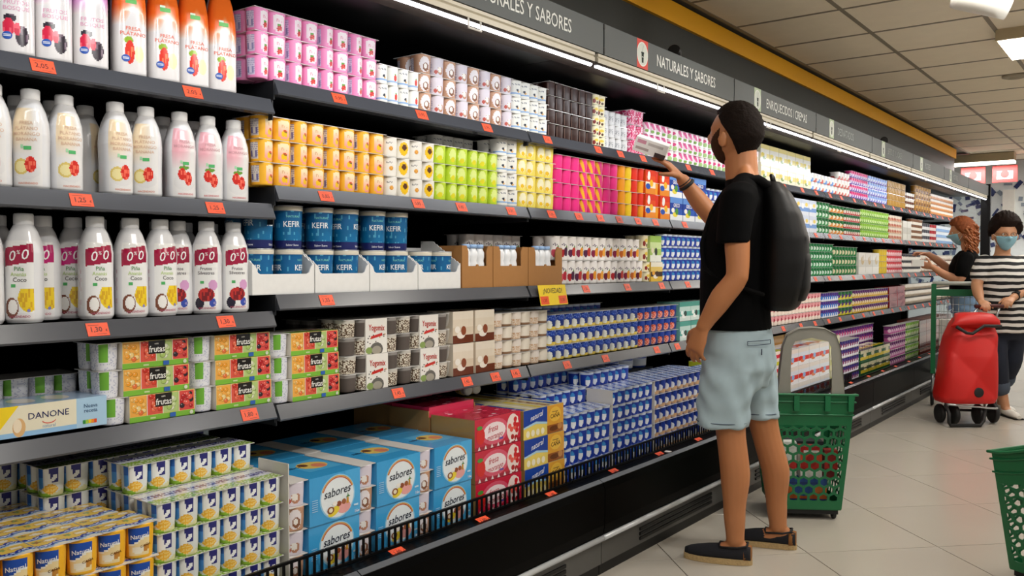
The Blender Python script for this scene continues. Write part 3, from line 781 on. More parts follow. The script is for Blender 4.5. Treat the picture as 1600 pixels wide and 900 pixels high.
def bottle(key, x, y, z, label, group, rz=0.0, s=1.0, sw=1.0):
    b, d, c, cz = bottle_parts(key)
    e = empty('drink_bottle', (x, y, z), label, 'bottle', group, R(rz)); e.scale = (s*sw, s*sw, s)
    o = link('bottle_body', b, e); link('label_print', d, o); link('cap', c, e, (0, 0, cz))
    return e
# ---- sleeved multipacks: cups held together by a printed card sleeve
SLV = {}
def sleeve_mesh(key, w, d, h, art, base, top=None, side=None):
    k = (key, round(w, 4), round(d, 4), round(h, 4))
    if k not in SLV:
        mb = MB(); mb.box(-d, 0, 0, w, 0, h, base, cols=[base, top or base, side or base, side or base, base, base])
        fr = Face(mb, (0, 0, 0), (0, 1, 0), (0, 0, 1)); art(fr, w, h, 'front')
        tp = Face(mb, (0, 0, h), (0, 1, 0), (-1, 0, 0)); art(tp, w, d, 'top')
        SLV[k] = mb.mesh('sleeve', M_GLOSS)
    return SLV[k]
def sleeved(x, y, z, pitch, h, ny, nx, nl, kinds, s0, s1, key, art, base, label, group, name=None, cat='yogurt pack', top=None, side=None, rots=None, lidc='#e6e3dd', bulge=0.002, rz=0.0):
    e = empty(name or kind_name(label), (x, y, z), label, cat, group, R(rz)); r = pitch*0.485
    for l in range(nl):
        for j in range(ny):
            yc = pitch*(j+0.5)
            if s0 < yc-pitch*0.5+0.001 and yc+pitch*0.5-0.001 < s1: continue       # hidden inside the sleeve
            for i in range(nx):
                kd = kinds[(j+l) % len(kinds)]
                link('cup', cup_mesh(kd[0], kd[1], r, h-0.0022), e, (-pitch*(i+0.5), yc, l*h), R(rots[j % len(rots)] if rots else 0))
        if s0 > 0.01: link('lid_sheet', lid_mesh('sl'+lidc, s0-0.001, nx*pitch-0.002, lid_plain(lidc)), e, (-0.001, 0, (l+1)*h-0.0022))
        if s1 < ny*pitch-0.01: link('lid_sheet', lid_mesh('sl'+lidc, ny*pitch-s1-0.001, nx*pitch-0.002, lid_plain(lidc)), e, (-0.001, s1+0.001, (l+1)*h-0.0022))
    link('sleeve', sleeve_mesh(key, s1-s0, nx*pitch+2*bulge, nl*h-0.001, art, base, top, side), e, (bulge, s0, 0))
    return e
def art_frutas(f, w, h, side):
    if side == 'top':
        f.rect(0, 0, w, h*0.3, '#7fb23c'); 
        rr = random.Random(3)
        for k in range(14): f.ell(rr.uniform(0.02, w-0.02), rr.uniform(h*0.35, h*0.9), 0.012, 0.01, rr.choice(['#d8452f', '#e8a23a', '#b9cf6a', '#f0e6d0']), 8)
        return
    g = h*0.20
    f.rect(0, 0, w, g, '#7cb83a'); f.rect(0, g, w, h, '#e6c77a'); f.up()
    rr = random.Random(5)
    for (a, b, cols) in ((0.01, 0.25, ['#f0a030', '#f3b95a', '#e8743a', '#f0d08a']), (0.26, 0.49, ['#d8402c', '#e86a4a', '#c8301f']), (0.50, 0.74, ['#a9c368', '#8fb050', '#c8d69a', '#e3e6c8']), (0.75, 0.985, ['#d4332b', '#b81f24', '#e4564a', '#30242c'])):
        f.rect(w*a, g+0.001, w*b, h-0.002, mix(cols[0], '#ffffff', 0.12)); 
    f.up()
    for (a, b, cols) in ((0.01, 0.25, ['#f0a030', '#f3b95a', '#e8743a', '#f0d08a']), (0.26, 0.49, ['#d8402c', '#e86a4a', '#c8301f']), (0.50, 0.74, ['#a9c368', '#8fb050', '#c8d69a', '#e3e6c8']), (0.75, 0.985, ['#d4332b', '#b81f24', '#e4564a', '#30242c'])):
        for q in range(15):
            r_ = rr.uniform(0.0048, 0.0085); cx = rr.uniform(w*a+r_, w*b-r_); cy = rr.uniform(g+r_, h-r_*0.9); c_ = rr.choice(cols)
            f.ell(cx, cy, r_, r_*0.95, mix(c_, '#000000', 0.22), 12); f.ell(cx-0.0005, cy+0.0006, r_*0.86, r_*0.82, c_, 12); f.ell(cx-r_*0.3, cy+r_*0.35, r_*0.25, r_*0.2, mix(c_, '#ffffff', 0.55), 7)
    f.up()
    for q in (0.255, 0.495, 0.745): f.rect(w*q-0.0008, g, w*q+0.0008, h, '#efe9d8')
    f.rect(w*0.38, g+(h-g)*0.36, w*0.63, h-0.001, '#16120f'); f.up()
    f.text('frutas', w*0.505, g+(h-g)*0.44, h*0.25, '#f2efe8', bold=0.01, wide=0.82); f.text('con', w*0.50, g+(h-g)*0.80, h*0.08, '#e6e2d8')
    f.rect(w*0.60, g*0.12, w*0.69, g*0.95, '#2f5fb0'); f.rect(w*0.30, g*0.3, w*0.38, g*0.6, '#c8d8a0'); f.ell(w*0.94, g*0.5, g*0.4, g*0.4, '#d6dcc4', 8)
def art_sabores(f, w, h, side):
    if side == 'top':
        f.rect(w*0.30, h*0.25, w*0.95, h*0.75, '#58b4e4'); f.up(); f.ell(w*0.62, h*0.5, w*0.26, h*0.17, '#e9c86a', 12); f.ell(w*0.7, h*0.45, w*0.12, h*0.1, '#e48a6a', 10); f.ell(w*0.5, h*0.56, w*0.08, h*0.07, '#7a4a30', 10)
        f.text('sabores', w*0.35, h*0.5, w*0.10, '#1d3a5a'); return
    f.rect(0, 0, w, h, '#3d9fd8'); f.up(); f.rect(w*0.70, 0, w, h, '#4aa9df'); f.up()
    f.ell(w*0.54, h*0.50, w*0.35, h*0.47, '#8fc9e8', 26); f.up(); f.ell(w*0.54, h*0.50, w*0.325, h*0.44, '#e6edf0', 26); f.up()
    n = 14
    for col, r in (('#d9a64a', 0.335), ('#c05a3a', 0.315)):
        for k in range(n):
            a0 = math.pi*(0.12+0.76*k/n); a1 = math.pi*(0.12+0.76*(k+1)/n)
            f.poly([(w*(0.54+r*math.cos(a)), h*(0.50+r*1.33*math.sin(a))) for a in (a0, a1)] + [(w*(0.54+(r-0.018)*math.cos(a)), h*(0.50+(r-0.018)*1.33*math.sin(a))) for a in (a1, a0)], col)
    rr = random.Random(2)
    f.ell(w*0.66, h*0.24, w*0.14, h*0.13, '#e8a4a0', 14); f.ell(w*0.46, h*0.20, w*0.12, h*0.09, '#e8cf3a', 12, 0.4); f.up()
    f.ell(w*0.40, h*0.24, w*0.07, h*0.08, '#8a5230', 12); f.up(); f.ell(w*0.40, h*0.24, w*0.04, h*0.05, '#e8dcc0', 10)
    f.ell(w*0.56, h*0.34, w*0.05, h*0.06, '#8f4a2a', 10); f.ell(w*0.66, h*0.36, w*0.045, h*0.06, '#9a5a34', 10); f.ell(w*0.48, h*0.36, w*0.05, h*0.05, '#f1ece4', 10)
    f.poly([(w*0.71, h*0.30), (w*0.76, h*0.30), (w*0.755, h*0.43), (w*0.72, h*0.43)], '#c89030'); f.poly([(w*0.70, h*0.43), (w*0.735, h*0.47), (w*0.74, h*0.53), (w*0.755, h*0.47), (w*0.79, h*0.44)], '#3f7a34')
    f.up(); f.text('sabores', w*0.53, h*0.53, h*0.185, '#1a2438', bold=0.004, shear=0.18, wide=0.92, slope=0.06)
    f.text('16x', w*0.93, h*0.05, h*0.07, '#e9f1f6', bold=0.01)
    for q in range(6): f.rect(w*0.04, h*(0.30+q*0.045), w*0.15, h*(0.315+q*0.045), '#a6d2ec')
    f.rect(w*0.86, h*0.2, w*0.95, h*0.24, '#b9dcf0')
def art_fresa(f, w, h, side):
    if side == 'top':
        rr = random.Random(8)
        for k in range(22): f.ell(rr.uniform(0.01, w-0.01), rr.uniform(0.01, h-0.01), 0.012, 0.007, rr.choice(['#e8d9dc', '#e05a78', '#a8142c', '#f0a8b8']), 8)
        return
    f.rect(0, 0, w, h, '#c41f3c'); f.up(); f.rect(0, 0, w, h*0.12, '#9c1830'); f.ell(w*0.42, h*0.52, w*0.30, h*0.42, '#d8556e', 20); f.up()
    f.ell(w*0.42, h*0.52, w*0.24, h*0.30, '#f1dfe2', 18); f.up()
    f.ell(w*0.12, h*0.45, w*0.09, h*0.26, '#d3221e', 14); f.ell(w*0.10, h*0.72, w*0.06, h*0.07, '#4f8f3a', 8)
    rr = random.Random(6)
    f.ell(w*0.82, h*0.5, w*0.14, h*0.46, '#efd9d4', 16); f.up()
    for k in range(12): f.ell(w*rr.uniform(0.70, 0.95), h*rr.uniform(0.12, 0.92), w*0.04, h*0.09, rr.choice(['#c8202a', '#a8141f', '#e0564a', '#f3e6e0']), 9)
    for k in range(7): f.poly([(w*(0.06+k*0.135), h*0.02), (w*(0.115+k*0.135), h*0.02), (w*(0.088+k*0.135), h*0.15)], '#ead6da')
    f.text('fresa', w*0.38, h*0.53, h*0.21, '#b81a34', bold=0.002, shear=0.2, slope=0.10, wide=0.9); f.text('morango', w*0.42, h*0.29, h*0.19, '#b81a34', bold=0.002, shear=0.2, slope=0.10, wide=0.85)
    f.rect(w*0.52, h*0.22, w*0.60, h*0.28, '#5a4fa0')
def art_cana(f, w, h, side):
    if side == 'top':
        for k in range(5): f.rect(w*(0.02+0.2*k), h*0.05, w*(0.12+0.2*k), h*0.95, ['#1f4fa8', '#efe6c8', '#e8cf4a', '#b98a3a', '#1f4fa8'][k])
        return
    f.rect(0, 0, w, h, '#e9d26a'); f.up(); f.poly([(0, h*0.42), (w*0.3, h*0.55), (w*0.58, h*0.45), (w*0.58, h), (0, h)], '#1d459f')
    f.poly([(0, h*0.36), (0, h*0.42), (w*0.3, h*0.55), (w*0.58, h*0.45), (w*0.58, h*0.38), (w*0.3, h*0.47)], '#a9d3ea'); f.up()
    f.rect(w*0.58, h*0.0, w, h, '#e3a53a'); f.up(); f.ell(w*0.78, h*0.66, w*0.15, h*0.27, '#f0c04a', 14); f.rect(w*0.58, 0, w*0.98, h*0.30, '#9a5a2a'); f.up()
    f.ell(w*0.75, h*0.16, w*0.12, h*0.10, '#6a3a1a', 10); f.ell(w*0.9, h*0.2, w*0.06, h*0.12, '#c88a4a', 10)
    for k in range(4): f.ell(w*(0.1+0.12*k), h*0.17, w*0.045, h*0.12, '#f3ecd0', 10); 
    f.text('natural', w*0.31, h*0.66, h*0.20, '#eef2f8', bold=0.006, shear=0.2, slope=0.18, wide=0.95)
    f.text('CAÑA', w*0.78, h*0.54, h*0.15, '#4a2a14', bold=0.012, slope=0.05); f.rect(w*0.70, h*0.74, w*0.85, h*0.77, '#8a6a3a')
def art_mix(f, w, h, side):
    if side == 'top': return
    f.rect(0, 0, w, h, '#ece8e0'); f.up()
    rr = random.Random(9)
    f.ell(w*0.5, h*0.12, w*0.30, h*0.20, '#6a6660', 14); f.ell(w*0.16, h*0.10, w*0.16, h*0.10, '#8aa05a', 10)
    f.up(); f.ell(w*0.5, h*0.10, w*0.22, h*0.12, '#a39c8e', 12); 
    for k in range(12): f.ell(w*rr.uniform(0.06, 0.94), h*rr.uniform(0.22, 0.55), w*0.03, h*0.02, rr.choice(['#4a3020', '#c8862f', '#2f2a26']), 7)
    f.poly([(w*0.25, h*0.42), (w*0.78, h*0.50), (w*0.76, h*0.58), (w*0.24, h*0.50)], '#c8302a'); f.up()
    f.text('Yogomix', w*0.5, h*0.66, h*0.17, '#b8322c', bold=0.02, wide=0.72, slope=-0.05, shear=0.05)
def art_stripes(cols, txt=None, tcol='#ffffff', blob=None):
    def a(f, w, h, side):
        n = len(cols)
        for k, c in enumerate(cols): f.rect(0, h*k/n, w, h*(k+1)/n, c)
        f.up()
        if blob:
            rr = random.Random(len(cols)+len(blob))
            for c in blob: f.ell(w*rr.uniform(0.2, 0.8), h*rr.uniform(0.15, 0.8), w*rr.uniform(0.12, 0.24), h*rr.uniform(0.10, 0.2), c, 12)
            f.up()
        if txt and side == 'front': f.text(txt, w*0.5, h*0.58, h*0.16, tcol, bold=0.015, wide=0.8)
    return a
def sleeve_row(x, z, ys, layers, hl, **kw):
    """identical sleeved packs at several positions and layers"""
    desc = kw.pop('desc'); where = kw.pop('where')
    for c, y in enumerate(ys):
        for l in range(layers):
            lab = desc
            if layers > 1: lab += ', %s layer' % layer_word(l, layers)
            if len(ys) > 1: lab += ', %s from left' % ordinal(c)
            lab += ', ' + where
            sleeved(x - (0.004*random.random() if l else 0), y, z + l*hl, label=lab, **kw)

# ================================================================== STOCK ON THE SHELVES
FX = XS - 0.022                        # front of the goods on the shelves
K = lambda key, p: (key, p)
pink = [K('pink', p_pink)]; org = [K('org', p_orange)]
zL = Z_LEFT; zS = Z_STD
# ---- bottles (left unit)
for k, (y, key) in enumerate([(0.931, 'berry'), (1.018, 'berry'), (1.107, 'berry'), (1.206, 'orange'), (1.300, 'orange'), (1.388, 'orange'), (1.476, 'orange')]):
    d = 'tall white and orange strawberry banana bottle' if key == 'orange' else 'tall white and violet berry bottle'
    n = k - 3 if key == 'orange' else k
    bottle(key, FX-0.047, y, zL[0], '%s on the top shelf, %s from left' % (d, ordinal(n)), 'tall bottles on the top shelf', -14 if key == 'orange' else -22, 1.08)
for k, (y, key, rz) in enumerate([(0.878, 'peach', -30), (0.962, 'peach', -38), (1.044, 'peach', -4), (1.168, 'peach', -4), (1.251, 'peach', -34), (1.348, 'pinkb', -12), (1.434, 'pinkb', -22), (1.518, 'pinkb', -14)]):
    d = 'white drinking yogurt bottle with peach label' if key == 'peach' else 'white drinking yogurt bottle with pink label'
    n = k - 5 if key == 'pinkb' else k
    bottle(key, FX-0.045-(0.008 if k == 2 else 0), y, zL[1], '%s in the front row, %s from left' % (d, ordinal(n)), 'bottles on the second shelf', rz, 1.06, 0.93)
for k, y in enumerate([0.86, 0.945, 1.028, 1.112, 1.235, 1.33, 1.425]):
    bottle('peach' if k < 4 else 'pinkb', FX-0.155, y+0.035, zL[1], 'white drinking yogurt bottle in the back row of the second shelf, %s from left' % ordinal(k), 'bottles on the second shelf', 40, 1.06, 0.93)
for k, (y, key, rz, dx) in enumerate([(0.855, 'pina', -30, 0), (0.943, 'pina', -42, 0), (1.020, 'pinamag', -36, -0.075), (1.102, 'pinamag', -38, -0.090), (1.113, 'pina', -14, 0), (1.205, 'pina', -14, 0), (1.288, 'pina', -6, 0), (1.365, 'bosque', -34, -0.040), (1.428, 'bosque', -36, 0.0), (1.515, 'bosque', -20, 0)]):
    d = 'white 0%0 bottle with pineapple and coconut' if key != 'bosque' else 'white 0%0 bottle with forest fruits'
    n = k - 7 if key == 'bosque' else k
    if key == 'pinamag': lab = 'white 0%%0 bottle with magenta band standing further back, %s one' % ('left' if k == 2 else 'right')
    else: lab = '%s, %s from left on the third shelf' % (d, ordinal(n if n < 2 or key == 'bosque' else n-2))
    bottle(key, FX-0.046+dx, y, zL[2], lab, 'bottles on the third shelf', rz, 1.09, 0.89)
for k, y in enumerate([0.80, 0.885, 1.135, 1.22, 1.305, 1.39, 1.475]):
    bottle('pina' if k < 5 else 'bosque', FX-0.17, y+0.05, zL[2], 'white 0%%0 bottle in the back row of the third shelf, %s from left' % ordinal(k), 'bottles on the third shelf', 60, 1.09, 0.89)

# ---- top shelf, from the pink cups to the man
z = zS[0]; T = 'top shelf'
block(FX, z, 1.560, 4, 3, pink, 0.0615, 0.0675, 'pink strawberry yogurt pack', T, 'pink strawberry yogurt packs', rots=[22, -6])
block(FX, z, 2.054, 2, 2, None, 0.0495, 0.064, 'white fruit yogurt pack', T, 'white yogurt packs on the top shelf', kinds_by_col=[[K('wht', p_white), K('wst', p_whitestraw)]])
block(FX, z, 2.254, 4, 3, None, 0.0675, 0.0665, 'brown and white coconut yogurt pack', T, 'coconut yogurt packs', kinds_by_col=[[K('coc', p_coco), K('coc2', p_coco2)], [K('coc', p_coco), K('coc2', p_coco2)]], rots=[-12, 4])
block(FX-0.14, z+0.0005, 2.10, 3, 2, [K('coc2', p_coco2)], 0.066, 0.0665, 'coconut yogurt pack in the back row', T, 'coconut yogurt packs')
block(FX, z, 2.796, 2, 3, [K('wht', p_white)], 0.0605, 0.066, 'white plain yogurt pack with blue stripe', T, 'plain white yogurt packs', rots=[-14, -30])
block(FX, z, 3.040, 3, 4, [K('cho', p_choc)], 0.0600, 0.0585, 'dark chocolate dessert pack', T, 'chocolate dessert packs')
block(FX-0.002, z, 3.402, 1, 5, [K('crm', p_cream)], 0.054, 0.047, 'small cream and yellow dessert pack', T, 'cream dessert packs', rots=[-10, -30])
block(FX-0.02, z, 3.516, 2, 3, [K('gry', p_grey)], 0.058, 0.060, 'pale grey yogurt pack', T, 'pale grey yogurt packs')
block(FX-0.01, z, 3.752, 1, 3, [K('ras', p_rasp)], 0.072, 0.072, 'raspberry red wrapped yogurt pack', T, 'raspberry yogurt packs')
block(FX-0.005, z, 3.90, 6, 3, None, 0.062, 0.058, 'pink and white diagonal yogurt pack', T, 'pink and white yogurt packs', kinds_by_col=[[K('pdg', p_pinkdiag)], [K('pdg', p_pinkdiag)], [K('pgr', p_pinkgreen)]])
block(FX-0.13, z, 4.02, 5, 4, [K('pgr', p_pinkgreen)], 0.062, 0.058, 'pink and green yogurt pack in the back row', T, 'pink and white yogurt packs', nx=1, skip=[(c, l) for c in range(5) for l in range(2)] ) if False else None
block(FX-0.005, z, 4.65, 6, 3, [K('pgr', p_pinkgreen)], 0.062, 0.058, 'pink and green yogurt pack behind the man', T, 'pink and green yogurt packs')

# ---- second shelf
z = zS[1]; T = 'second shelf'
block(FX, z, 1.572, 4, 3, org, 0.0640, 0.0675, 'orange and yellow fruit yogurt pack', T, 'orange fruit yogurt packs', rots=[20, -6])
block(FX, z, 2.086, 2, 3, None, 0.0625, 0.066, 'white and yellow children yogurt pack', T, 'white children yogurt packs', kinds_by_col=[[K('wor', p_whiteorange), K('kid', p_kids)], [K('wor', p_whiteorange), K('kid', p_kids)]], rots=[-10, -14])
block(FX, z, 2.338, 3, 3, [K('lim', p_lime)], 0.0602, 0.066, 'lime green lemon yogurt pack', T, 'lime green yogurt packs', rots=[-18, 2, ])
block(FX-0.13, z, 2.47, 2, 4, base=2, kinds=[K('wht', p_white)], pitch=0.060, h=0.0655, desc='white plain yogurt pack behind the lime ones', where=T, group='plain white yogurt packs of the second shelf')
block(FX, z, 2.702, 1, 4, [K('wht', p_white)], 0.0655, 0.0655, 'white plain yogurt pack beside the lime ones', T, 'plain white yogurt packs of the second shelf', rots=[-12, -26])
block(FX, z, 2.835, 2, 4, [K('lem', p_lemon)], 0.0630, 0.0655, 'yellow lemon yogurt pack', T, 'yellow lemon yogurt packs', rots=[-6, -24])
block(FX, z, 3.092, 4, 4, None, 0.0670, 0.060, 'magenta strawberry yogurt pack', T, 'magenta yogurt packs', kinds_by_col=[[K('mag', p_mag)], [K('mag', p_mag), K('man', p_mango)], [K('man', p_mango)], [K('mag', p_mag)]])
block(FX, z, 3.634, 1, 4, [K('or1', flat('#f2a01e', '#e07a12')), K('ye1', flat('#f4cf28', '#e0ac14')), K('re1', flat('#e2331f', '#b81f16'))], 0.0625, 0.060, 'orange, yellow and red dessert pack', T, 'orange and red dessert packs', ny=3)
art_sun = art_stripes(['#e88a2c', '#f0e2cc', '#e24a1e', '#d8341c'], None, blob=['#f3efe8', '#2f56b0', '#f0b62a', '#f3efe8'])
sleeve_row(FX, z, [3.824, 3.982], 2, 0.121, pitch=0.052, h=0.0605, ny=3, nx=2, nl=2, kinds=[K('or1', flat('#f2a01e', '#e07a12')), K('re1', flat('#e2331f', '#b81f16'))], s0=0.05, s1=0.155, key='sun', art=art_sun, base='#e05a20',
           desc='orange and red sleeved dessert pack', where=T, group='orange sleeved dessert packs')
art_greco = art_stripes(['#e9ecf0', '#2b56b4', '#1d3f9c', '#5f8fd6'], 'GRECO', '#f2f4f8', blob=['#e8d54a', '#4f8f3c', '#f0eee4'])
sleeve_row(FX, z, [4.142, 4.292, 4.442], 2, 0.121, pitch=0.048, h=0.0605, ny=3, nx=2, nl=2, kinds=[K('wht', p_white)], s0=0.0, s1=0.144, key='greco', art=art_greco, base='#2450a8', desc='blue sleeved greek yogurt pack', where=T, group='blue greek yogurt packs')
block(FX, z, 4.60, 7, 3, [K('bwh', p_bluewhite)], 0.062, 0.066, 'blue and white yogurt pack behind the man', T, 'blue and white yogurt packs of the second shelf')

# ---- third shelf: kefir tubs in white trays
z = zS[2]; T = 'third shelf'
TUB_R = 0.0435; TUB_H = 0.127
mb = MB(); tprof = [(TUB_R*0.86, 0), (TUB_R*0.92, 0.004), (TUB_R*0.985, TUB_H*0.86), (TUB_R*1.0, TUB_H*0.885), (TUB_R*1.03, TUB_H*0.90), (TUB_R*1.03, TUB_H)]
mb.lathe(tprof, 56, paint=p_kefir, rows=30)
fc = Face(mb, rfun=rprofile(tprof), lift=0.0007)
for ang in (0.0, 2.2, 4.2):
    off = ang*rprofile(tprof)(0.05)
    fc.text('KEFIR', off, 0.066, 0.0175, '#eef2f4', bold=0.012, wide=0.86); fc.text('NATURAL', off+0.004, 0.094, 0.0068, '#7fd0c4', bold=0.006); fc.text('Sabor Suave', off+0.002, 0.0085, 0.0062, '#e4e8f0', bold=0.006)
tub_me = mb.mesh('tub_body', M_PRINT)
mb = MB(); mb.lathe([(TUB_R*1.04, 0), (TUB_R*1.06, 0.0012), (TUB_R*1.05, 0.003), (TUB_R*0.9, 0.0022), (0.001, 0.0022)], 40, '#c9ccd0'); foil_me = mb.mesh('foil_lid', mat('foil', '#d2d4d8', rough=0.3, metal=0.8, bump=0.3, scale=160))
def tub(x, y, zz, rz, label):
    e = empty('kefir_tub', (x, y, zz), label, 'tub', 'blue kefir tubs', R(rz)); link('tub_body', tub_me, e); link('foil_lid', foil_me, e, (0, 0, TUB_H+0.0002))
tray_y = [1.545, 1.775, 2.005, 2.235]; TW = 0.226; TD = 0.20
def tray(y0, label):
    e = empty('carton_tray', (FX, y0, z), label, 'tray', 'white kefir trays'); t = 0.004; c = '#dcdcda'; c2 = '#e6e5e2'
    b = MB(); b.box(-TD, 0, 0, TW, 0, t, c); b.box(-TD, -TD+t, 0, TW, t, 0.15, c); link('tray_base', b.mesh('tray_base', M_CARD), e)
    b = MB(); pts = [(0, 0), (TW, 0), (TW, 0.088), (TW-0.012, 0.078), (TW-0.020, 0.060), (TW-0.028, 0.056), (0.028, 0.056), (0.020, 0.060), (0.012, 0.078), (0, 0.088)]
    b.extrude([(p[0], p[1]+t) for p in pts], 'x', -t, 0.0, c2); link('tray_front', b.mesh('tray_front', M_CARD), e)
    for yy in (0.0, TW-t):
        b = MB(); n = 16; top = [(-0.004 - 0.135*q/n, 0.09 + 0.085*(q/n) + (0.0035 if q % 2 else 0)) for q in range(n+1)]
        b.extrude([(-t, t), (-t, 0.088)][::-1] + [(-TD, t)][:0] + [(-TD+t, t), (-TD+t, 0.178)][:0] + top[:0] + [(-t, t)][:0] + [(-TD+t, t), (-TD+t, 0.176)] + list(reversed(top))[:-1][0:n] , 'y', yy, yy+t, c) if False else b.extrude([(-TD+t, t), (-t, t), (-t, 0.088)] + top + [(-TD+t, 0.176)], 'y', yy, yy+t, c)
        link('tray_side', b.mesh('tray_side', M_CARD), e)
for k, y0 in enumerate(tray_y):
    tray(y0, 'white cardboard tray with kefir tubs, %s from left' % ordinal(k))
    for i in range(2):
        for d in range(2):
            for l in range(2):
                if l == 1 and k == 3: continue
                yy = y0 + 0.006 + 0.054 + i*0.108; xx = FX-0.052-d*0.092
                pos = 'front' if d == 0 else 'back'
                tub(xx, yy, z+0.0045 + l*(TUB_H+0.0040), [(-44 if (k+i) % 3 else -62), -100, -30][(k*2+i+l) % 3] + (10 if l else 0), 'blue kefir tub in tray %s from left, %s row, %s one, %s tier' % (ordinal(k), pos, 'left' if i == 0 else 'right', 'upper' if l else 'lower'))
# ---- brown cartons with little white bottles
mb = MB(); mb.lathe([(0.017, 0), (0.0195, 0.003), (0.0195, 0.05), (0.0165, 0.062), (0.0195, 0.075), (0.0195, 0.092), (0.014, 0.104), (0.0135, 0.11)], 28, '#eceef0'); sb_me = mb.mesh('bottle_body', M_GLOSS)
mb = MB(); mb.lathe([(0.0165, 0), (0.0165, 0.012), (0.015, 0.014), (0.001, 0.014)], 24, '#9fc0ea'); sc_me = mb.mesh('cap', M_PRINT)
def carton(y0, wd, label, nm):
    e = empty('brown_carton', (FX, y0, z), label, 'carton', 'brown cartons of small bottles'); t = 0.004; c = '#a87642'; h = 0.158; dp = 0.14
    b = MB(); b.box(-dp, 0, 0, wd, 0, t, c); b.box(-dp, -dp+t, 0, wd, t, h, c); b.box(-dp+t, -t, 0, t, t, h, c); b.box(-dp+t, -t, wd-t, wd, t, h, c); link('carton_body', b.mesh('carton_body', M_CARD), e)
    b = MB(); m = wd*0.2; top = 0.158; lo = 0.082; cx = wd/2
    b.extrude([(0, t), (cx-0.008, t), (cx-0.008, lo-0.004), (cx-0.010, lo), (m, lo), (m, top-0.020), (m-0.010, top), (0, top)], 'x', -t, 0, c)
    b.extrude([(wd, t), (wd, top), (wd-m+0.010, top), (wd-m, top-0.020), (wd-m, lo), (cx+0.010, lo), (cx+0.008, lo-0.004), (cx+0.008, t)], 'x', -t, 0, c)
    b.extrude([(cx-0.008, t), (cx+0.008, t), (cx+0.008, lo-0.004), (cx+0.004, lo+0.006), (cx-0.004, lo+0.006), (cx-0.008, lo-0.004)], 'x', -t, 0, c)
    link('carton_front', b.mesh('carton_front', M_CARD), e)
    for q in range(3):
        s = empty('small_bottle', (FX-0.026, y0+wd/2+(q-1)*0.041, z+t+0.036), 'small white drink bottle in the %s brown carton, %s one' % (nm, ['left', 'middle', 'right'][q]), 'bottle', 'small white drink bottles')
        link('bottle_body', sb_me, s); link('cap', sc_me, s, (0, 0, 0.1095))
    b = MB(); b.box(-0.10, -0.006, t+0.002, wd-t-0.002, t, t+0.0355, '#8a6238'); link('carton_insert', b.mesh('carton_insert', M_CARD), e)
carton(2.470, 0.182, 'open brown carton of small bottles beside the kefir trays', 'left')
carton(2.656, 0.228, 'open brown carton of small bottles in the middle of three', 'middle')
carton(2.888, 0.246, 'open brown carton of small bottles beside the fruit pots', 'right')
# ---- fruit pots
fruits = [K('f1', p_fruit('#b8283a', '#e0586a')), K('f2', p_fruit('#4a2440', '#b02a30')), K('f3', p_fruit('#c0392f', '#5a2a4a')), K('f4', p_fruit('#ea9a2a', '#8a2a4a')), K('f5', p_fruit('#f0a83a', '#c86a2a')), K('f6', p_fruit('#d88a20', '#6a2438'))]
block(FX-0.006, z, 3.142, 3, 1, None, 0.0615, 0.105, 'white fruit yogurt pot pack with berries and oranges', 'third shelf, lower row', 'white fruit pots', ny=4, nx=2, kinds_by_col=[fruits[0:3]+[fruits[3]], fruits[3:6]+[fruits[1]], fruits[2:6]])
block(FX-0.012, z+0.1055, 3.09, 3, 1, None, 0.0640, 0.105, 'white fruit yogurt pot pack stacked above', 'third shelf, upper row', 'white fruit pots', ny=4, nx=2, kinds_by_col=[fruits[0:4], fruits[2:6], fruits[3:6]]) 
block(FX-0.150, z, 2.68, 2, 2, [K('pv', p_fruit('#6a2a5a', '#a8325a')), K('pv2', p_fruit('#5a2a6a', '#8a2a5a'))], 0.062, 0.105, 'white and purple fruit pot pack behind the cartons', T, 'purple fruit pots', ny=3, nx=2)
art_gran = art_stripes(['#e2b83a', '#3a241a', '#e6c66a', '#f0ead8'], None, blob=['#f2ecdc', '#4a2a1c', '#e0a23a'])
art_leaf = art_stripes(['#eceee4', '#a9c96a', '#cfe0a0', '#9cc05a'], None, blob=['#e9ede0', '#2c332c', '#e6dcc0'])
sleeve_row(FX, z, [3.884], 1, 0.1, pitch=0.060, h=0.05, ny=3, nx=2, nl=2, kinds=[K('crm', p_cream)], s0=0.05, s1=0.175, key='gran', art=art_gran, base='#d8b040', desc='yellow and brown granola yogurt sleeve', where='third shelf', group='granola sleeves')
sleeve_row(FX, z+0.1005, [3.864], 1, 0.1, pitch=0.060, h=0.066, ny=3, nx=2, nl=2, kinds=[K('crm', p_cream)], s0=0.06, s1=0.18, key='leaf', art=art_leaf, base='#b9d080', desc='green and white sleeve standing on the granola sleeve', where='third shelf', group='granola sleeves')
block(FX, z, 4.072, 8, 4, [K('bwh', p_bluewhite)], 0.0600, 0.061, 'small dark blue and white yogurt pack', T, 'small blue and white yogurt packs', ny=2, nx=1)

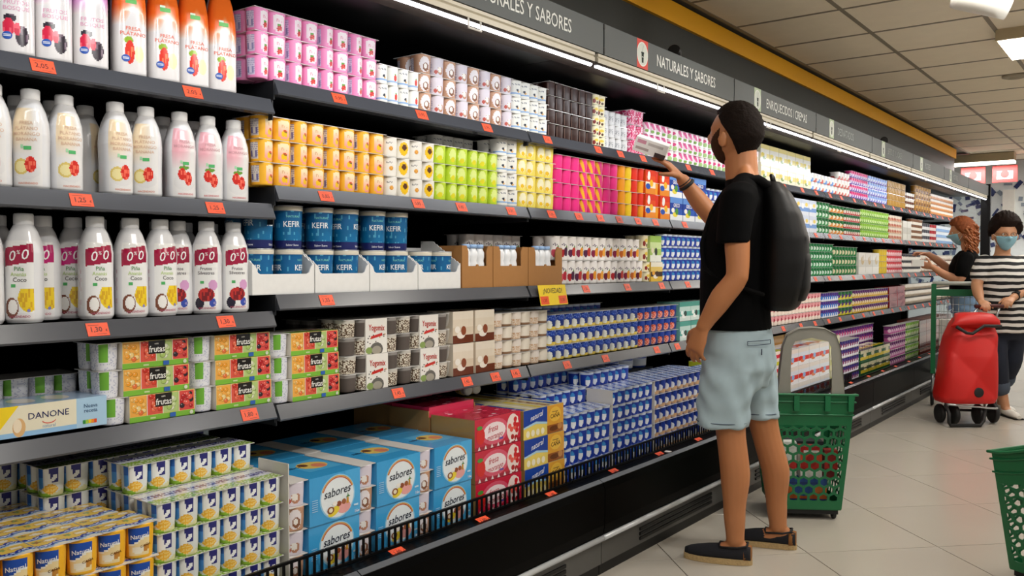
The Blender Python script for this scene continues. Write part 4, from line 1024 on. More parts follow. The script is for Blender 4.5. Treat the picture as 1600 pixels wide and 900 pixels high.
# ---- fourth shelf: sleeved fruit packs, granola cups, blue cups
z = zS[3]; T = 'fourth shelf'
milkw = [K('gw', lambda u, v: ('#6fae3c' if (u > -0.32 and u < -0.1 and v > .3) else ('#dfe0e6' if speck(u, v) < .8 else '#b9bcd0')))]
def fr_row(y0, zz, nm):
    for l in range(3):
        sleeved(FX-0.003*l, y0 + (0.014 if (l == 0 and nm == 'left') else 0), zz + l*0.069, 0.0615, 0.069, 4, 2, 1, milkw, 0.0615, 0.246, 'frutas', art_frutas, '#e9e2d2', 'sleeved fruit yogurt pack of the %s stack, %s layer' % (nm, layer_word(l, 3)), 'sleeved fruit yogurt packs', rots=[10, -20])
fr_row(1.095, zL[3], 'left'); fr_row(1.360, zL[3], 'middle'); fr_row(1.622, z, 'right')
block(FX-0.15, zL[3], 0.885, 2, 2, milkw, 0.0605, 0.062, 'white and green yogurt pack behind the carrier', 'fourth shelf', 'white and green yogurt packs', rots=[10, -20])
# natural yogurt jars in a pale blue card carrier
def art_danone(f, w, h, side):
    if side == 'top':
        f.rect(0, 0, w, h, '#a9c3e2'); f.up(); f.ell(w*0.3, h*0.5, w*0.12, h*0.3, '#e9e4d4', 14); f.ell(w*0.62, h*0.5, w*0.12, h*0.3, '#e9e4d4', 14); return
    f.rect(0, 0, w*0.70, h, '#e6dfc6'); f.rect(w*0.70, 0, w, h, '#a9cbe4'); f.up(); f.rect(0, 0, w*0.70, h*0.16, '#8fbbe0')
    f.poly([(0, h*0.28), (w*0.17, h*1.0), (0, h*1.0)], '#f2d21e'); f.ell(w*0.17, h*0.30, w*0.058, h*0.30, '#dcb078', 18); f.up(); f.ell(w*0.155, h*0.36, w*0.038, h*0.22, '#eddcc0', 16)
    f.text('DANONE', w*0.44, h*0.52, h*0.21, '#23285a', bold=0.004, wide=1.05, slope=0.0)
    for k in range(8):
        a = math.pi*(1.15+0.7*k/8); b_ = math.pi*(1.15+0.7*(k+1)/8)
        f.poly([(w*0.44+w*0.07*math.cos(a), h*0.50+h*0.16*math.sin(a)), (w*0.44+w*0.07*math.cos(b_), h*0.50+h*0.16*math.sin(b_)), (w*0.44+w*0.07*math.cos(b_), h*0.47+h*0.16*math.sin(b_)), (w*0.44+w*0.07*math.cos(a), h*0.47+h*0.16*math.sin(a))], '#d8443a')
    f.text('natural', w*0.44, h*0.20, h*0.11, '#7aa6c8', bold=0.0); f.text('Nueva', w*0.84, h*0.66, h*0.13, '#3a5a7c'); f.text('receta', w*0.84, h*0.50, h*0.13, '#3a5a7c')
    for q, c in enumerate(['#2f8a3c', '#9cc83a', '#f0c81e', '#ee8a1e', '#e04a20']): f.rect(w*(0.76+0.028*q), h*0.12, w*(0.786+0.028*q), h*0.25, c)
e = empty('yogurt_carrier', (FX+0.004, 0.862, zL[3]), 'pale blue and cream natural yogurt carrier lying at the left of the shelf', 'yogurt pack')
link('card_sleeve', sleeve_mesh('danone', 0.248, 0.13, 0.072, art_danone, '#a9c3e2'), e, (0, 0, 0.008))
mb = MB(); mb.lathe([(0.026, 0), (0.029, 0.006), (0.029, 0.06), (0.024, 0.07)], 24, '#e8e4da'); jm = mb.mesh('jar', M_GLOSS)
for q in range(2): link('jar', jm, e, (-0.035-0.062*q, -0.030, 0.001))
for q in range(4): link('jar', jm, e, (-0.032, 0.035+q*0.060, 0.0005)) if q in () else None
# granola cups with white sleeves
dk = [K('gra', lambda u, v: mix('#5c534e', '#3d3632', abs(u)) if v < 0.82 else '#8f8a86'), K('gra2', lambda u, v: ('#e3dccb' if speck(u, v) > .55 else '#5f4a38') if v < .8 else '#c9c4ba')]
for c, y0 in enumerate([1.893, 2.150]):
    for l in range(2):
        sleeved(FX-0.004*l, y0, z + l*0.117, 0.0635, 0.0585, 4, 2, 2, dk, 0.092, 0.190, 'mix', art_mix, '#ece8e0', 'clear granola yogurt cups in a white printed sleeve, %s stack, %s one' % ('left' if c == 0 else 'right', 'upper' if l else 'lower'), 'granola yogurt cups')
block(FX-0.17, z, 1.90, 3, 3, base=2, kinds=[dk[0]], pitch=0.075, h=0.075, desc='dark granola cup pack in the back row', where=T, group='granola yogurt cups')
# beige dessert pouches
art_beige = art_stripes(['#6a3420', '#d8c8b0', '#e2d6c2', '#e6dccb'], None, blob=['#efe7da', '#8a4a30', '#f1ebe0'])
sleeve_row(FX, z, [2.412, 2.542], 2, 0.120, pitch=0.062, h=0.0595, ny=2, nx=2, nl=2, kinds=[K('wpl', flat('#e9e4da', '#d8d0c4'))], s0=0.004, s1=0.12, key='beige', art=art_beige, base='#e0d4c0', desc='beige and chocolate dessert sleeve', where=T, group='beige dessert sleeves')
cer = [K('cer', lambda u, v: ('#c9a27c' if speck(u, v) > .6 else '#e3d3c2') if v < .5 else '#e9e0d6'), K('cer2', lambda u, v: mix('#efe8da', '#d8cbb4', abs(u+.3)) if v > .15 else '#8a6a50')]
block(FX, z, 2.674, 3, 4, cer, 0.0615, 0.055, 'clear cup pack of yogurt and cereal', T, 'yogurt and cereal packs')
block(FX, z, 3.045, 5, 3, [K('blu', p_blue)], 0.0645, 0.066, 'dark blue and yellow yogurt pack', T, 'dark blue yogurt packs')
block(FX, z, 3.692, 4, 3, None, 0.0700, 0.066, 'dark blue and red yogurt pack', T, 'blue and red yogurt packs', kinds_by_col=[[K('blu', p_blue)], [K('blr', p_bluered)], [K('blr', p_bluered)], [K('blr', p_bluered)]])
block(FX-0.135, z, 2.95, 6, 3, [K('bwh', p_bluewhite)], 0.062, 0.075, 'blue and white pack in the back row', T, 'blue and white packs behind', base=2)
art_teal = art_stripes(['#cfe0dc', '#5fb0a4', '#bcd8d2', '#4a9c90'], None, blob=['#eef2f0', '#24403c', '#eaf2f0'])
sleeve_row(FX, z, [4.262, 4.40, 4.538], 2, 0.105, pitch=0.0655, h=0.052, ny=2, nx=2, nl=2, kinds=[K('wpl', flat('#e9e4da', '#d8d0c4'))], s0=0.0, s1=0.131, key='teal', art=art_teal, base='#7fc0b4', desc='teal and white sleeved yogurt pack', where=T, group='teal yogurt packs')
# yellow shelf talker
mb = MB(); mb.box(-0.0015, 0, 0, 0.20, -0.085, 0, '#f0cf2a'); fc = Face(mb, (0, 0, -0.085), (0, 1, 0), (0, 0, 1))
fc.text('¡NOVEDAD!', 0.10, 0.050, 0.022, '#4a4420', bold=0.015, wide=0.85, shear=0.15); fc.rect(0.004, 0.004, 0.062, 0.038, '#ea5a2e'); fc.rect(0.135, 0.004, 0.196, 0.038, '#ea5a2e'); fc.up(); fc.text('1,35', 0.033, 0.014, 0.014, '#8a2a14'); fc.text('1,35', 0.165, 0.014, 0.014, '#8a2a14')
o = tag(link('shelf_talker', mb.mesh('shelf_talker', M_CARD), None, (XS+0.012, 2.905, zS[2]+0.002)), 'yellow NOVEDAD promotion card hanging from the third shelf', 'sign'); o.rotation_euler = (0, R(-12), 0)
# ================================================================== THE BOTTOM WELL
BX = -1.905; Z0 = 0.2625; Z1 = 0.3255; B = 'bottom well'
def lid_cana(x, y):
    # two by two cup lids with a blue wave and a cream disc
    a = (x*2) % 1.0; b = (y*2) % 1.0
    wv = 0.58 + 0.10*math.sin(a*6.3)
    if b > wv + 0.22: return '#8fb8e0' if b < wv + 0.32 else '#efe9d6'
    if b > wv: return '#2f3f9c' if not (abs(b-wv-0.11) < 0.04 and speck(x*4, y*3) > .3) else '#dfe6f4'
    if IN(a, b, 0.62, 0.28, 0.26, 0.20): return '#f1e6cc' if IN(a, b, 0.62, 0.28, 0.18, 0.13) else '#d9b25a'
    if IN(a, b, 0.2, 0.22, 0.13, 0.13): return '#a87a4a' if speck(x*4, y*4) > .4 else '#9cb060'
    return '#ecc75a'
def lid_milk(x, y):
    if y > 0.62: return '#8fb04a' if speck(x*2, y*2) > .25 else '#dfe4c8'
    if 0.25 < y < 0.5 and speck(x*4, y*3, 2) > .45: return '#4a3f8f'
    return '#d9dbe0' if speck(x*2, y*2, 1) > .2 else '#b9c6dc'
def lid_blue(x, y):
    t = (x*2.2 + y*1.1) % 1.0
    if t < 0.3: return '#3a5fc0'
    if t < 0.5: return '#a9c0e8'
    return '#dfe6f2' if speck(x*2, y*2) > .25 else '#6f93d8'
# yellow caña cups, with lettering on the label
mbc = None
def cana_cup(r, h):
    k = ('cana', round(r, 4), round(h, 4))
    if k not in CUPS:
        prof = [(r*0.84, 0.0), (r*0.9, h*0.04), (r*0.96, h*0.5), (r*0.985, h*0.93), (r*1.0, h)]
        mb = MB(); mb.lathe(prof, 48, paint=p_cana, rows=20, nexp=2.6)
        fc = Face(mb, rfun=rprofile(prof), nexp=2.6, lift=0.0007); fc.text('Natural', -0.005, h*0.60, 0.0105, '#f2f4f8', bold=0.012, wide=0.85, slope=0.1); fc.text('CAÑA', 0.008, h*0.34, 0.006, '#6a4418', bold=0.01, slope=0.2)
        CUPS[k] = mb.mesh('cup', M_PRINT)
    return CUPS[k]
cana_cup(0.068*0.485, 0.083-0.0022)
block(BX, Z0, 0.724, 3, 4, [K('cana', p_cana)], 0.068, 0.083, 'yellow sugar cane yogurt pack', 'front row', 'yellow sugar cane yogurt packs', rots=[-22, -14], lid=lid_cana, lidkey='cana')
block(BX-0.138, Z0, 0.70, 3, 4, [K('cana', p_cana)], 0.068, 0.083, 'yellow sugar cane yogurt pack', 'second row', 'yellow sugar cane yogurt packs', rots=[-22, -14], lid=lid_cana, lidkey='cana', base=3)
block(BX-0.28, Z0, 0.60, 3, 4, [K('cana', p_cana)], 0.068, 0.083, 'yellow sugar cane yogurt pack', 'third row', 'yellow sugar cane yogurt packs', rots=[-22, -14], lid=lid_cana, lidkey='cana', base=3)
mk = [K('milk', p_milk)]
# white cups with milk and corn: front row, and higher rows behind it
block(BX-0.012, Z0, 1.135, 3, 5, mk, 0.0618, 0.0725, 'white milk and cereal yogurt pack', 'front row', 'white milk and cereal yogurt packs', rots=[-4, -10], lid=lid_milk, lidkey='milk')
block(BX-0.145, Z0, 1.140, 3, 6, mk, 0.0618, 0.0725, 'white milk and cereal yogurt pack', 'second row', 'white milk and cereal yogurt packs', rots=[-4, -10], lid=lid_milk, lidkey='milk', base=4)
block(BX-0.285, Z0, 1.00, 4, 6, mk, 0.0618, 0.0725, 'white milk and cereal yogurt pack', 'third row', 'white milk and cereal yogurt packs', rots=[-10, -20], lid=lid_milk, lidkey='milk', base=4)
block(BX-0.43, Z0, 0.95, 5, 6, mk, 0.0618, 0.0725, 'white milk and cereal yogurt pack', 'back row', 'white milk and cereal yogurt packs', rots=[-10, -20], lid=lid_milk, lidkey='milk', base=4)
# white cardboard divider between the yellow and the white cups
mb = MB(); mb.box(-0.13, 0.0, 0, 0.003, 0, 0.33, '#d6d2ca'); dv = mb.mesh('carton_divider', M_CARD)
tag(link('carton_divider', dv, None, (BX-0.002, 1.512, Z1+0.0005)), 'white cardboard edge between the milk cups and the blue boxes', 'cardboard')
# blue sixteen-packs
cc = [K('coc', p_coco), K('coc2', p_coco2)]
for d in range(2):
    for c, y0 in enumerate([1.520, 1.778, 2.036]):
        for l in range(2):
            sleeved(BX-0.004 - d*0.262 - 0.004*(l == 0), y0 + d*0.012, Z1 + l*0.1375, 0.0640, 0.0685, 4, 4, 2, cc, 0.0645, 0.254, 'sab', art_sabores, '#3d9fd8',
                    'blue sabores yogurt box, %s layer, %s from left, %s row' % ('upper' if l else 'lower', ordinal(c), 'front' if d == 0 else 'back'), 'blue sabores yogurt boxes', rots=[-20, -20])
# red strawberry boxes and brown cartons behind them
def red_box(x, y, zz, lab): sleeved(x, y, zz, 0.066, 0.1115, 4, 3, 1, [K('ras', p_rasp)], 0.0, 0.264, 'fresa', art_fresa, '#b81c36', lab, 'red strawberry yogurt boxes', top='#c8304a', side='#a8854f')
for l in range(3): red_box(BX-0.002*l, 2.306, Z1+l*0.112, 'red strawberry drink box beside the blue boxes, %s of three' % ['lowest', 'middle', 'uppermost'][l])
def brown_box(x, y, w, d, h, lab, pinktop=True):
    e = empty('shipping_carton', (x, y, Z1), lab, 'carton', 'brown shipping cartons in the well'); c = '#a9814f'; t = 0.004
    b = MB(); b.box(-d, 0, 0, w, 0, t, c); b.box(-d, -d+t, 0, w, t, h, c); b.box(-d+t, -t, 0, t, t, h, c); b.box(-d+t, -t, w-t, w, t, h, c); b.box(-t, 0, 0, w, t, h*0.93, c); link('carton_body', b.mesh('carton_body', M_CARD), e)
    b = MB(); b.box(-d+t+0.002, -t-0.002, t+0.002, w-t-0.002, t, h+0.012, '#d8375a'); f = Face(b, (-t-0.002, t+0.002, h+0.012), (0, 1, 0), (-1, 0, 0)); art_fresa(f, w-2*t-0.004, d-2*t-0.004, 'top'); link('drink_packs', b.mesh('drink_packs', M_GLOSS), e)
    b = MB(); b.lathe([(0.018, 0), (0.018, 0.001)], 16, '#2a1c14'); hm = b.mesh('hand_hole', M_MATTE)
    for q in range(3):
        o = link('hand_hole', hm, e, (0.0004, w*(0.22+0.28*q), h*0.72)); o.rotation_euler = (0, R(90), 0); o.scale = (1, 0.45, 1)
brown_box(BX-0.212, 2.305, 0.262, 0.20, 0.345, 'brown carton of red drink packs behind the red boxes')
brown_box(BX-0.415, 2.315, 0.24, 0.20, 0.345, 'brown carton of red drink packs in the rear corner')
# blue and yellow caña boxes
for l in range(3): sleeved(BX-0.003*l, 2.592, Z1+l*0.1095, 0.066, 0.109, 4, 3, 1, [K('cana', p_cana)], 0.0, 0.264, 'canabox', art_cana, '#e0bf4a', 'blue and yellow natural sugar cane box beside the red boxes, %s of three' % ['lowest', 'middle', 'uppermost'][l], 'blue and yellow sugar cane boxes', side='#a8854f', top='#d9cfa0')
for l in range(3): sleeved(BX-0.21, 2.60, Z1+l*0.1095, 0.066, 0.109, 4, 3, 1, [K('cana', p_cana)], 0.0, 0.264, 'canabox', art_cana, '#e0bf4a', 'blue and yellow sugar cane box in the second row, %s of three' % ['lowest', 'middle', 'uppermost'][l], 'blue and yellow sugar cane boxes', side='#a8854f', top='#d9cfa0')
# blue and white cups in stepped blocks
bw = [K('bwh', p_bluewhite)]; bl = [K('blu2', p_two('#16348c', '#c9a27a', '#e6e9ee', 0.30))]
block(BX, Z1, 2.868, 3, 4, bw, 0.0600, 0.068, 'blue and white yogurt pack', 'front row by caña boxes', 'blue and white yogurt packs in the well', lid=lid_blue, lidkey='blue')
block(BX-0.125, Z1, 2.872, 3, 5, bw, 0.0600, 0.068, 'blue and white yogurt pack', 'second row by caña boxes', 'blue and white yogurt packs in the well', lid=lid_blue, lidkey='blue', base=3)
block(BX-0.25, Z1, 2.878, 6, 6, bw, 0.0600, 0.068, 'blue and white yogurt pack', 'third row by caña boxes', 'blue and white yogurt packs in the well', lid=lid_blue, lidkey='blue', base=4)
tag(link('carton_divider', dv, None, (BX-0.002, 3.232, Z1+0.0005)), 'white cardboard edge between the two blocks of blue cups', 'cardboard')
block(BX, Z1, 3.238, 3, 5, bw, 0.0620, 0.066, 'blue and white yogurt pack', 'front row, middle block', 'blue and white yogurt packs of the middle block', lid=lid_blue, lidkey='blue')
block(BX-0.128, Z1, 3.245, 3, 6, bw, 0.0620, 0.066, 'blue and white yogurt pack', 'second row, middle block', 'blue and white yogurt packs of the middle block', lid=lid_blue, lidkey='blue', base=4)
tag(link('carton_divider', dv, None, (BX-0.002, 3.613, Z1+0.0005)), 'white cardboard edge beside the blue cups near the man', 'cardboard')
block(BX, Z1, 3.620, 6, 5, bl, 0.0620, 0.066, 'dark blue and brown yogurt pack', 'front row near the man', 'dark blue yogurt packs near the man', lid=lid_blue, lidkey='blue')
block(BX-0.128, Z1, 3.63, 5, 5, bl, 0.0620, 0.066, 'dark blue and brown yogurt pack', 'second row near the man', 'dark blue yogurt packs near the man', lid=lid_blue, lidkey='blue', base=4)
# large tubs behind the blue cups
mb = MB(); mb.lathe([(0.052, 0), (0.058, 0.005), (0.063, 0.10), (0.066, 0.102), (0.066, 0.112), (0.001, 0.113)], 40, paint=lambda u, v: '#e9ebee' if v > .86 else ('#1c3f9c' if v > .45 and abs(u+.3) < .4 else ('#eceef0' if v > .08 else '#24489c')), rows=14); big_me = mb.mesh('big_tub', M_PRINT)
for k, y in enumerate((3.78, 3.925, 4.07)):
    tag(link('yogurt_tub', big_me, None, (BX-0.36, y, 0.655)), 'large white and blue yogurt tub behind the blue cups, %s from left' % ordinal(k), 'tub', 'large yogurt tubs')
    mbx = MB(); mbx.box(-0.07, 0.07, -0.07, 0.07, 0, 0.655-Z1-0.001, '#20262e'); tag(link('stock_riser', mbx.mesh('stock_riser', M_CARD), None, (BX-0.36, y, Z1+0.0005)), 'dark riser under the large yogurt tubs, %s from left' % ordinal(k), 'riser', 'risers under the tubs')
# small sideways bottles pack under the fourth shelf
def p_side(u, v): return '#f0efec' if v > .7 else ('#1f3f98' if v < .25 else ('#e8c25a' if speck(u, v) > .4 else '#e9e6dc'))
mb = MB(); mb.lathe([(0.001, 0), (0.022, 0.002), (0.024, 0.01), (0.024, 0.07), (0.018, 0.085), (0.02, 0.09), (0.02, 0.105), (0.016, 0.11), (0.001, 0.111)], 24, paint=p_side, rows=20); sd_me = mb.mesh('bottle_body', M_PRINT)
for k in range(2):
    for q in range(2):
        o = tag(link('small_bottle', sd_me, None, (BX-0.42, 2.70+q*0.052, 0.695+k*0.05)), 'small yellow and white bottle lying above the brown cartons, %s %s' % ('upper' if k else 'lower', 'right' if q else 'left'), 'bottle', 'lying small bottles'); o.rotation_euler = (0, R(90), R(-25))

# ================================================================== THE FAR UNITS (beyond the man)
def mini(z, y0, y1, layers, h, cols, desc, where, group, pitch=0.064, ny=4, x=FX, nx=1, lid=None, key=None):
    n = max(1, int(round((y1-y0)/(pitch*ny)))); pt = (y1-y0)/(n*ny) - 0.0002
    ks = [K((key or desc)+str(i), c if callable(c) else flat(c)) for i, c in enumerate(cols)]
    block(x, z, y0, n, layers, ks, pt, h, desc, where, group, ny=ny, nx=nx, lid=lid, lidkey=('far'+desc if lid else 'plain'))
def boxes(z, ys, wd, layers, h, cols, desc, where, group, x=FX, dp=0.13, blob=None, txt=None):
    art = art_stripes(cols, txt, '#f0f0f0', blob)
    for c, y in enumerate(ys):
        for l in range(layers):
            lab = desc + (', %s layer' % layer_word(l, layers) if layers > 1 else '') + (', %s from left' % ordinal(c) if len(ys) > 1 else '') + ', ' + where
            e = empty('dessert_box', (x-0.003*l, y, z+l*h), lab, 'box', group)
            mb_k = 'bx'+desc
            link('carton', sleeve_mesh(mb_k, wd-0.003, dp, h-0.001, art, cols[0]), e)
            if wd < 0.3: link('end_cup', cup_mesh('wpl', flat('#e9e4da', '#d8d0c4'), h*0.2, h*0.9), e, (-dp*0.5, -h*0.0+0.0, 0)) if False else None
seq = lambda a, b, n: [a + (b-a)*k/n for k in range(n)]
z = zS[0]; T = 'far top shelf'
boxes(z, seq(5.40, 6.36, 6), 0.157, 2, 0.115, ['#e9e4c8', '#e6d27a', '#eeeade', '#e6d690'], 'white and yellow dessert box', T, 'white and yellow boxes', blob=['#7f9a5a', '#f1efe6', '#d9c24a'])
mini(z, 6.38, 7.0, 2, 0.062, [p_two('#e9eef4', '#5f93d8', '#f0f0ea'), p_two('#eceae2', '#cf5a4a', '#f3f0e8')], 'white, blue and red yogurt pack', T, 'low white packs')
mini(z, 7.02, 7.34, 3, 0.062, [p_two('#efe6e0', '#c85a50', '#f3f0e8')], 'white and red yogurt pack', T, 'white and red packs')
mini(z, 7.36, 7.86, 4, 0.056, [p_two('#d8327a', '#6a3fa0', '#eadcf0')], 'purple and pink yogurt pack', T, 'purple packs')
mini(z, 7.88, 8.50, 4, 0.056, [p_two('#8fa9e0', '#6a5fc0', '#e9ecf6')], 'light blue and violet yogurt pack', T, 'light blue packs')
mini(z, 8.52, 9.18, 4, 0.058, [flat('#b98a2c', '#94681a')], 'golden caramel custard pack', T, 'golden custard packs')
mini(z, 9.2, 9.56, 3, 0.055, [p_two('#e9e0d6', '#6a3a24')], 'brown and white custard pack', T, 'brown and white packs')
mini(z, 9.58, 10.3, 4, 0.066, [flat('#a8762a', '#8a5a1e'), p_two('#c99a4a', '#7a4a20')], 'amber brown custard pack', T, 'amber packs')
mini(z, 10.32, 11.5, 4, 0.056, [p_two('#efe4d8', '#c07a4a', '#e2a05a')], 'white and orange custard pack', T, 'white and orange packs')
z = zS[1]; T = 'far second shelf'
boxes(z, seq(5.50, 6.50, 6), 0.164, 2, 0.115, ['#dfe4ee', '#6f9ad8', '#e9ecf2', '#cfd8ea'], 'white and light blue yogurt box', T, 'light blue boxes', blob=['#f1d36a', '#f2f4f8'])
mini(z, 6.52, 6.82, 4, 0.058, [p_two('#1f6b38', '#2f8a4a', '#d8e6d8')], 'dark green yogurt pack', T, 'dark green packs')
mini(z, 6.84, 7.2, 4, 0.056, [p_two('#1f6b38', '#d88a3a', '#e9e2cc')], 'green and orange yogurt pack', T, 'green and orange packs')
mini(z, 7.22, 7.64, 4, 0.056, [p_two('#1d6034', '#b83a3a', '#e6ded2')], 'green and red yogurt pack', T, 'green and red packs')
mini(z, 7.66, 8.56, 4, 0.058, [p_two('#8fc23a', '#6aa02c', '#dff0b4')], 'lime green yogurt pack', T, 'lime green far packs')
mini(z, 8.58, 9.05, 4, 0.056, [p_two('#e3d6c4', '#cda88c', '#b85a4a')], 'cream yogurt pack', T, 'cream far packs')
boxes(z, [9.07, 9.24], 0.165, 1, 0.19, ['#dcd8cc', '#c9c4b8', '#e6e2d8'], 'cream white tall box', T, 'cream tall boxes')
mini(z, 9.42, 9.92, 4, 0.056, [p_two('#7a5236', '#e3dccf')], 'brown and white pudding pack', T, 'brown pudding packs')
mini(z, 9.94, 10.28, 3, 0.066, [p_two('#4a4a52', '#dcdcdc')], 'grey and white pudding pack', T, 'grey pudding packs')
mini(z, 10.3, 10.6, 3, 0.066, [p_two('#a8242c', '#e2d0cc')], 'red and white pudding pack', T, 'red pudding packs')
mini(z, 10.62, 11.5, 3, 0.066, [p_two('#dfe6ee', '#8fb0d8')], 'pale blue pudding pack', T, 'pale blue packs')
z = zS[2]; T = 'far third shelf'
mini(z, 5.40, 6.92, 4, 0.060, [p_two('#14703c', '#1f8a4c', '#d6e6dc')], 'green and white yogurt pack', T, 'green far packs')
mini(z, 6.94, 7.56, 3, 0.075, [p_two('#176a38', '#2c7a44', '#e0d2b0')], 'large green yogurt pack', T, 'large green packs')
boxes(z, seq(7.58, 8.22, 3), 0.21, 1, 0.185, ['#e2e0d8', '#cfcdc6', '#e9e7e0'], 'plain white dessert box', T, 'plain white boxes', blob=['#c9b48a', '#d8d4c8'])
mini(z, 8.24, 8.52, 4, 0.055, [flat('#e0c23a', '#c8a426')], 'yellow custard pack', T, 'yellow custard packs')
mini(z, 8.54, 9.08, 4, 0.055, [p_two('#d83a4a', '#e8a0a8', '#f0dcdc')], 'red and pink yogurt pack', T, 'red and pink packs')
mini(z, 9.10, 9.85, 3, 0.062, [p_two('#34343a', '#d9d6d0', '#efeae0')], 'dark and white pudding pack', T, 'dark pudding packs')
mini(z, 9.87, 11.5, 3, 0.062, [p_two('#d9d2c6', '#7a5a44', '#efe8dc')], 'beige and brown pudding pack', T, 'beige pudding packs')
z = zS[3]; T = 'far fourth shelf'
def p_pinkdots(u, v): return '#a8283c' if IN(u, v, -0.3, 0.55, 0.09, 0.2) else ('#e8a0a6' if v > .5 else '#efe0d4')
mini(z, 4.98, 6.64, 3, 0.066, [p_pinkdots], 'pink and cream cherry yogurt pack', T, 'pink cherry packs')
mini(z, 6.66, 7.06, 3, 0.064, [p_two('#4a2f86', '#dfe3ee', '#3f7fd0')], 'purple and blue yogurt pack', T, 'purple and blue packs')
mini(z, 7.08, 7.46, 3, 0.064, [p_two('#2a6a3c', '#d8cf3a', '#5a2f86')], 'green and yellow yogurt pack', T, 'green and yellow packs')
mini(z, 7.48, 8.58, 3, 0.064, [p_two('#5a2a6a', '#d0a83a', '#e6d8c0')], 'violet and gold yogurt pack', T, 'violet and gold packs')
boxes(z, [8.60, 8.90], 0.29, 3, 0.066, ['#8f1420', '#a81a28'], 'dark red dessert box', T, 'dark red boxes')
mini(z, 9.22, 11.5, 3, 0.070, [p_two('#e6e2da', '#4a4440', '#b8a890')], 'white and dark dessert pack', T, 'white and dark packs')
BF = BX; z = Z1; T = 'far bottom well'
boxes(z, seq(4.40, 5.34, 4), 0.232, 4, 0.085, ['#c8d23a', '#e8e2d4', '#d8344a', '#efe6e0'], 'red, white and green carton', T, 'red and white cartons', x=BF, dp=0.2, blob=['#c8243c', '#f2ece4'])
boxes(z, seq(5.36, 6.20, 4), 0.208, 3, 0.11, ['#eef0f4', '#d83a34', '#dfe8f4', '#e8e2dc'], 'red and light blue yogurt carton', T, 'red and light blue cartons', x=BF, dp=0.2, blob=['#e07a4a', '#8fb8e8', '#d8302c'])
brown = ['#b0854c', '#a87d46']
boxes(z, [5.30, 5.62, 5.94], 0.31, 1, 0.385, brown, 'tall brown carton behind the cartons', T, 'tall brown cartons', x=BF-0.23, dp=0.2)
boxes(z, [6.22], 0.22, 3, 0.12, ['#e2e0b4', '#d8dc8c', '#e9e6cc'], 'pale yellow and green carton', T, 'pale yellow cartons', x=BF, dp=0.2, blob=['#3f8a3c', '#e9e6d4'])
mini(z, 6.48, 6.94, 5, 0.062, [p_two('#3a2f7a', '#e6e6ee', '#8a3a6a')], 'purple and white yogurt pack', T, 'purple well packs', x=BF, nx=2)
boxes(z, seq(6.96, 7.84, 4), 0.215, 2, 0.10, ['#1f5c34', '#e0c832', '#1f5c34', '#d9d3b0'], 'green and yellow carton', T, 'green and yellow cartons', x=BF, dp=0.18, blob=['#e6ddb0'])
mini(z, 6.98, 8.10, 5, 0.070, [p_two('#5a2a72', '#d8c8dc', '#c0508a')], 'violet yogurt pack behind the green cartons', T, 'violet well packs', x=BF-0.20, nx=1)
mini(z, 7.86, 8.40, 5, 0.068, [p_two('#6a2a6a', '#b85a9a', '#e6c8dc')], 'violet and pink yogurt pack', T, 'violet and pink packs', x=BF)
mini(z, 8.42, 8.90, 5, 0.068, [p_two('#7fb23a', '#4a7a34', '#e6ecc8')], 'leaf green yogurt pack', T, 'leaf green packs', x=BF)
boxes(z, seq(8.92, 10.4, 5), 0.29, 3, 0.11, ['#6a3028', '#8a5a4a', '#5a2a24'], 'brown and red dessert carton', T, 'brown dessert cartons', x=BF, dp=0.2)
boxes(z, seq(10.42, 11.5, 4), 0.265, 2, 0.12, ['#c9a070', '#7a4a34'], 'tan dessert carton', T, 'tan dessert cartons', x=BF, dp=0.2)
# ================================================================== PEOPLE
def remesh(mb, voxel, smooth=4, fac=0.5, name='body'):
    """fuse overlapping closed shapes into one continuous surface"""
    me = bpy.data.meshes.new('tmp'); me.from_pydata(mb.v, [], mb.f); ob = bpy.data.objects.new('tmp', me); COL.objects.link(ob)
    m = ob.modifiers.new('r', 'REMESH'); m.mode = 'VOXEL'; m.voxel_size = voxel; m.use_smooth_shade = True
    s = ob.modifiers.new('s', 'SMOOTH'); s.factor = fac; s.iterations = smooth
    dg = bpy.context.evaluated_depsgraph_get(); out = bpy.data.meshes.new_from_object(ob.evaluated_get(dg)); out.name = name
    bpy.data.objects.remove(ob); bpy.data.meshes.remove(me)
    out.materials.clear(); out.polygons.foreach_set('use_smooth', [True]*len(out.polygons))
    return out
def loft(mb, secs, n=20, col='#888888', nexp=2.0):
    """secs: (centre, U, V) half-axis vectors"""
    base = len(mb.v)
    for c, U, V in secs:
        c = Vector(c); U = Vector(U); V = Vector(V)
        for k in range(n):
            a = 2*math.pi*k/n; ca, sa = math.cos(a), math.sin(a)
            q = 1.0 if nexp == 2 else (abs(ca)**nexp+abs(sa)**nexp)**(-1.0/nexp)
            mb.v.append(tuple(c + U*ca*q + V*sa*q))
    for i in range(len(secs)-1):
        for k in range(n):
            k2 = (k+1) % n; mb.face((base+i*n+k, base+i*n+k2, base+(i+1)*n+k2, base+(i+1)*n+k), col, True)
    mb.face(tuple(base+k for k in reversed(range(n))), col); mb.face(tuple(base+(len(secs)-1)*n+k for k in range(n)), col)
    # keep the winding outward
    return mb
def zloft(mb, secs, n=28, nexp=2.0):
    """secs: (cx, cy, z, rx, ry), from low to high"""
    return loft(mb, [((c, d, z), (rx, 0, 0), (0, ry, 0)) for c, d, z, rx, ry in secs], n, nexp=nexp)
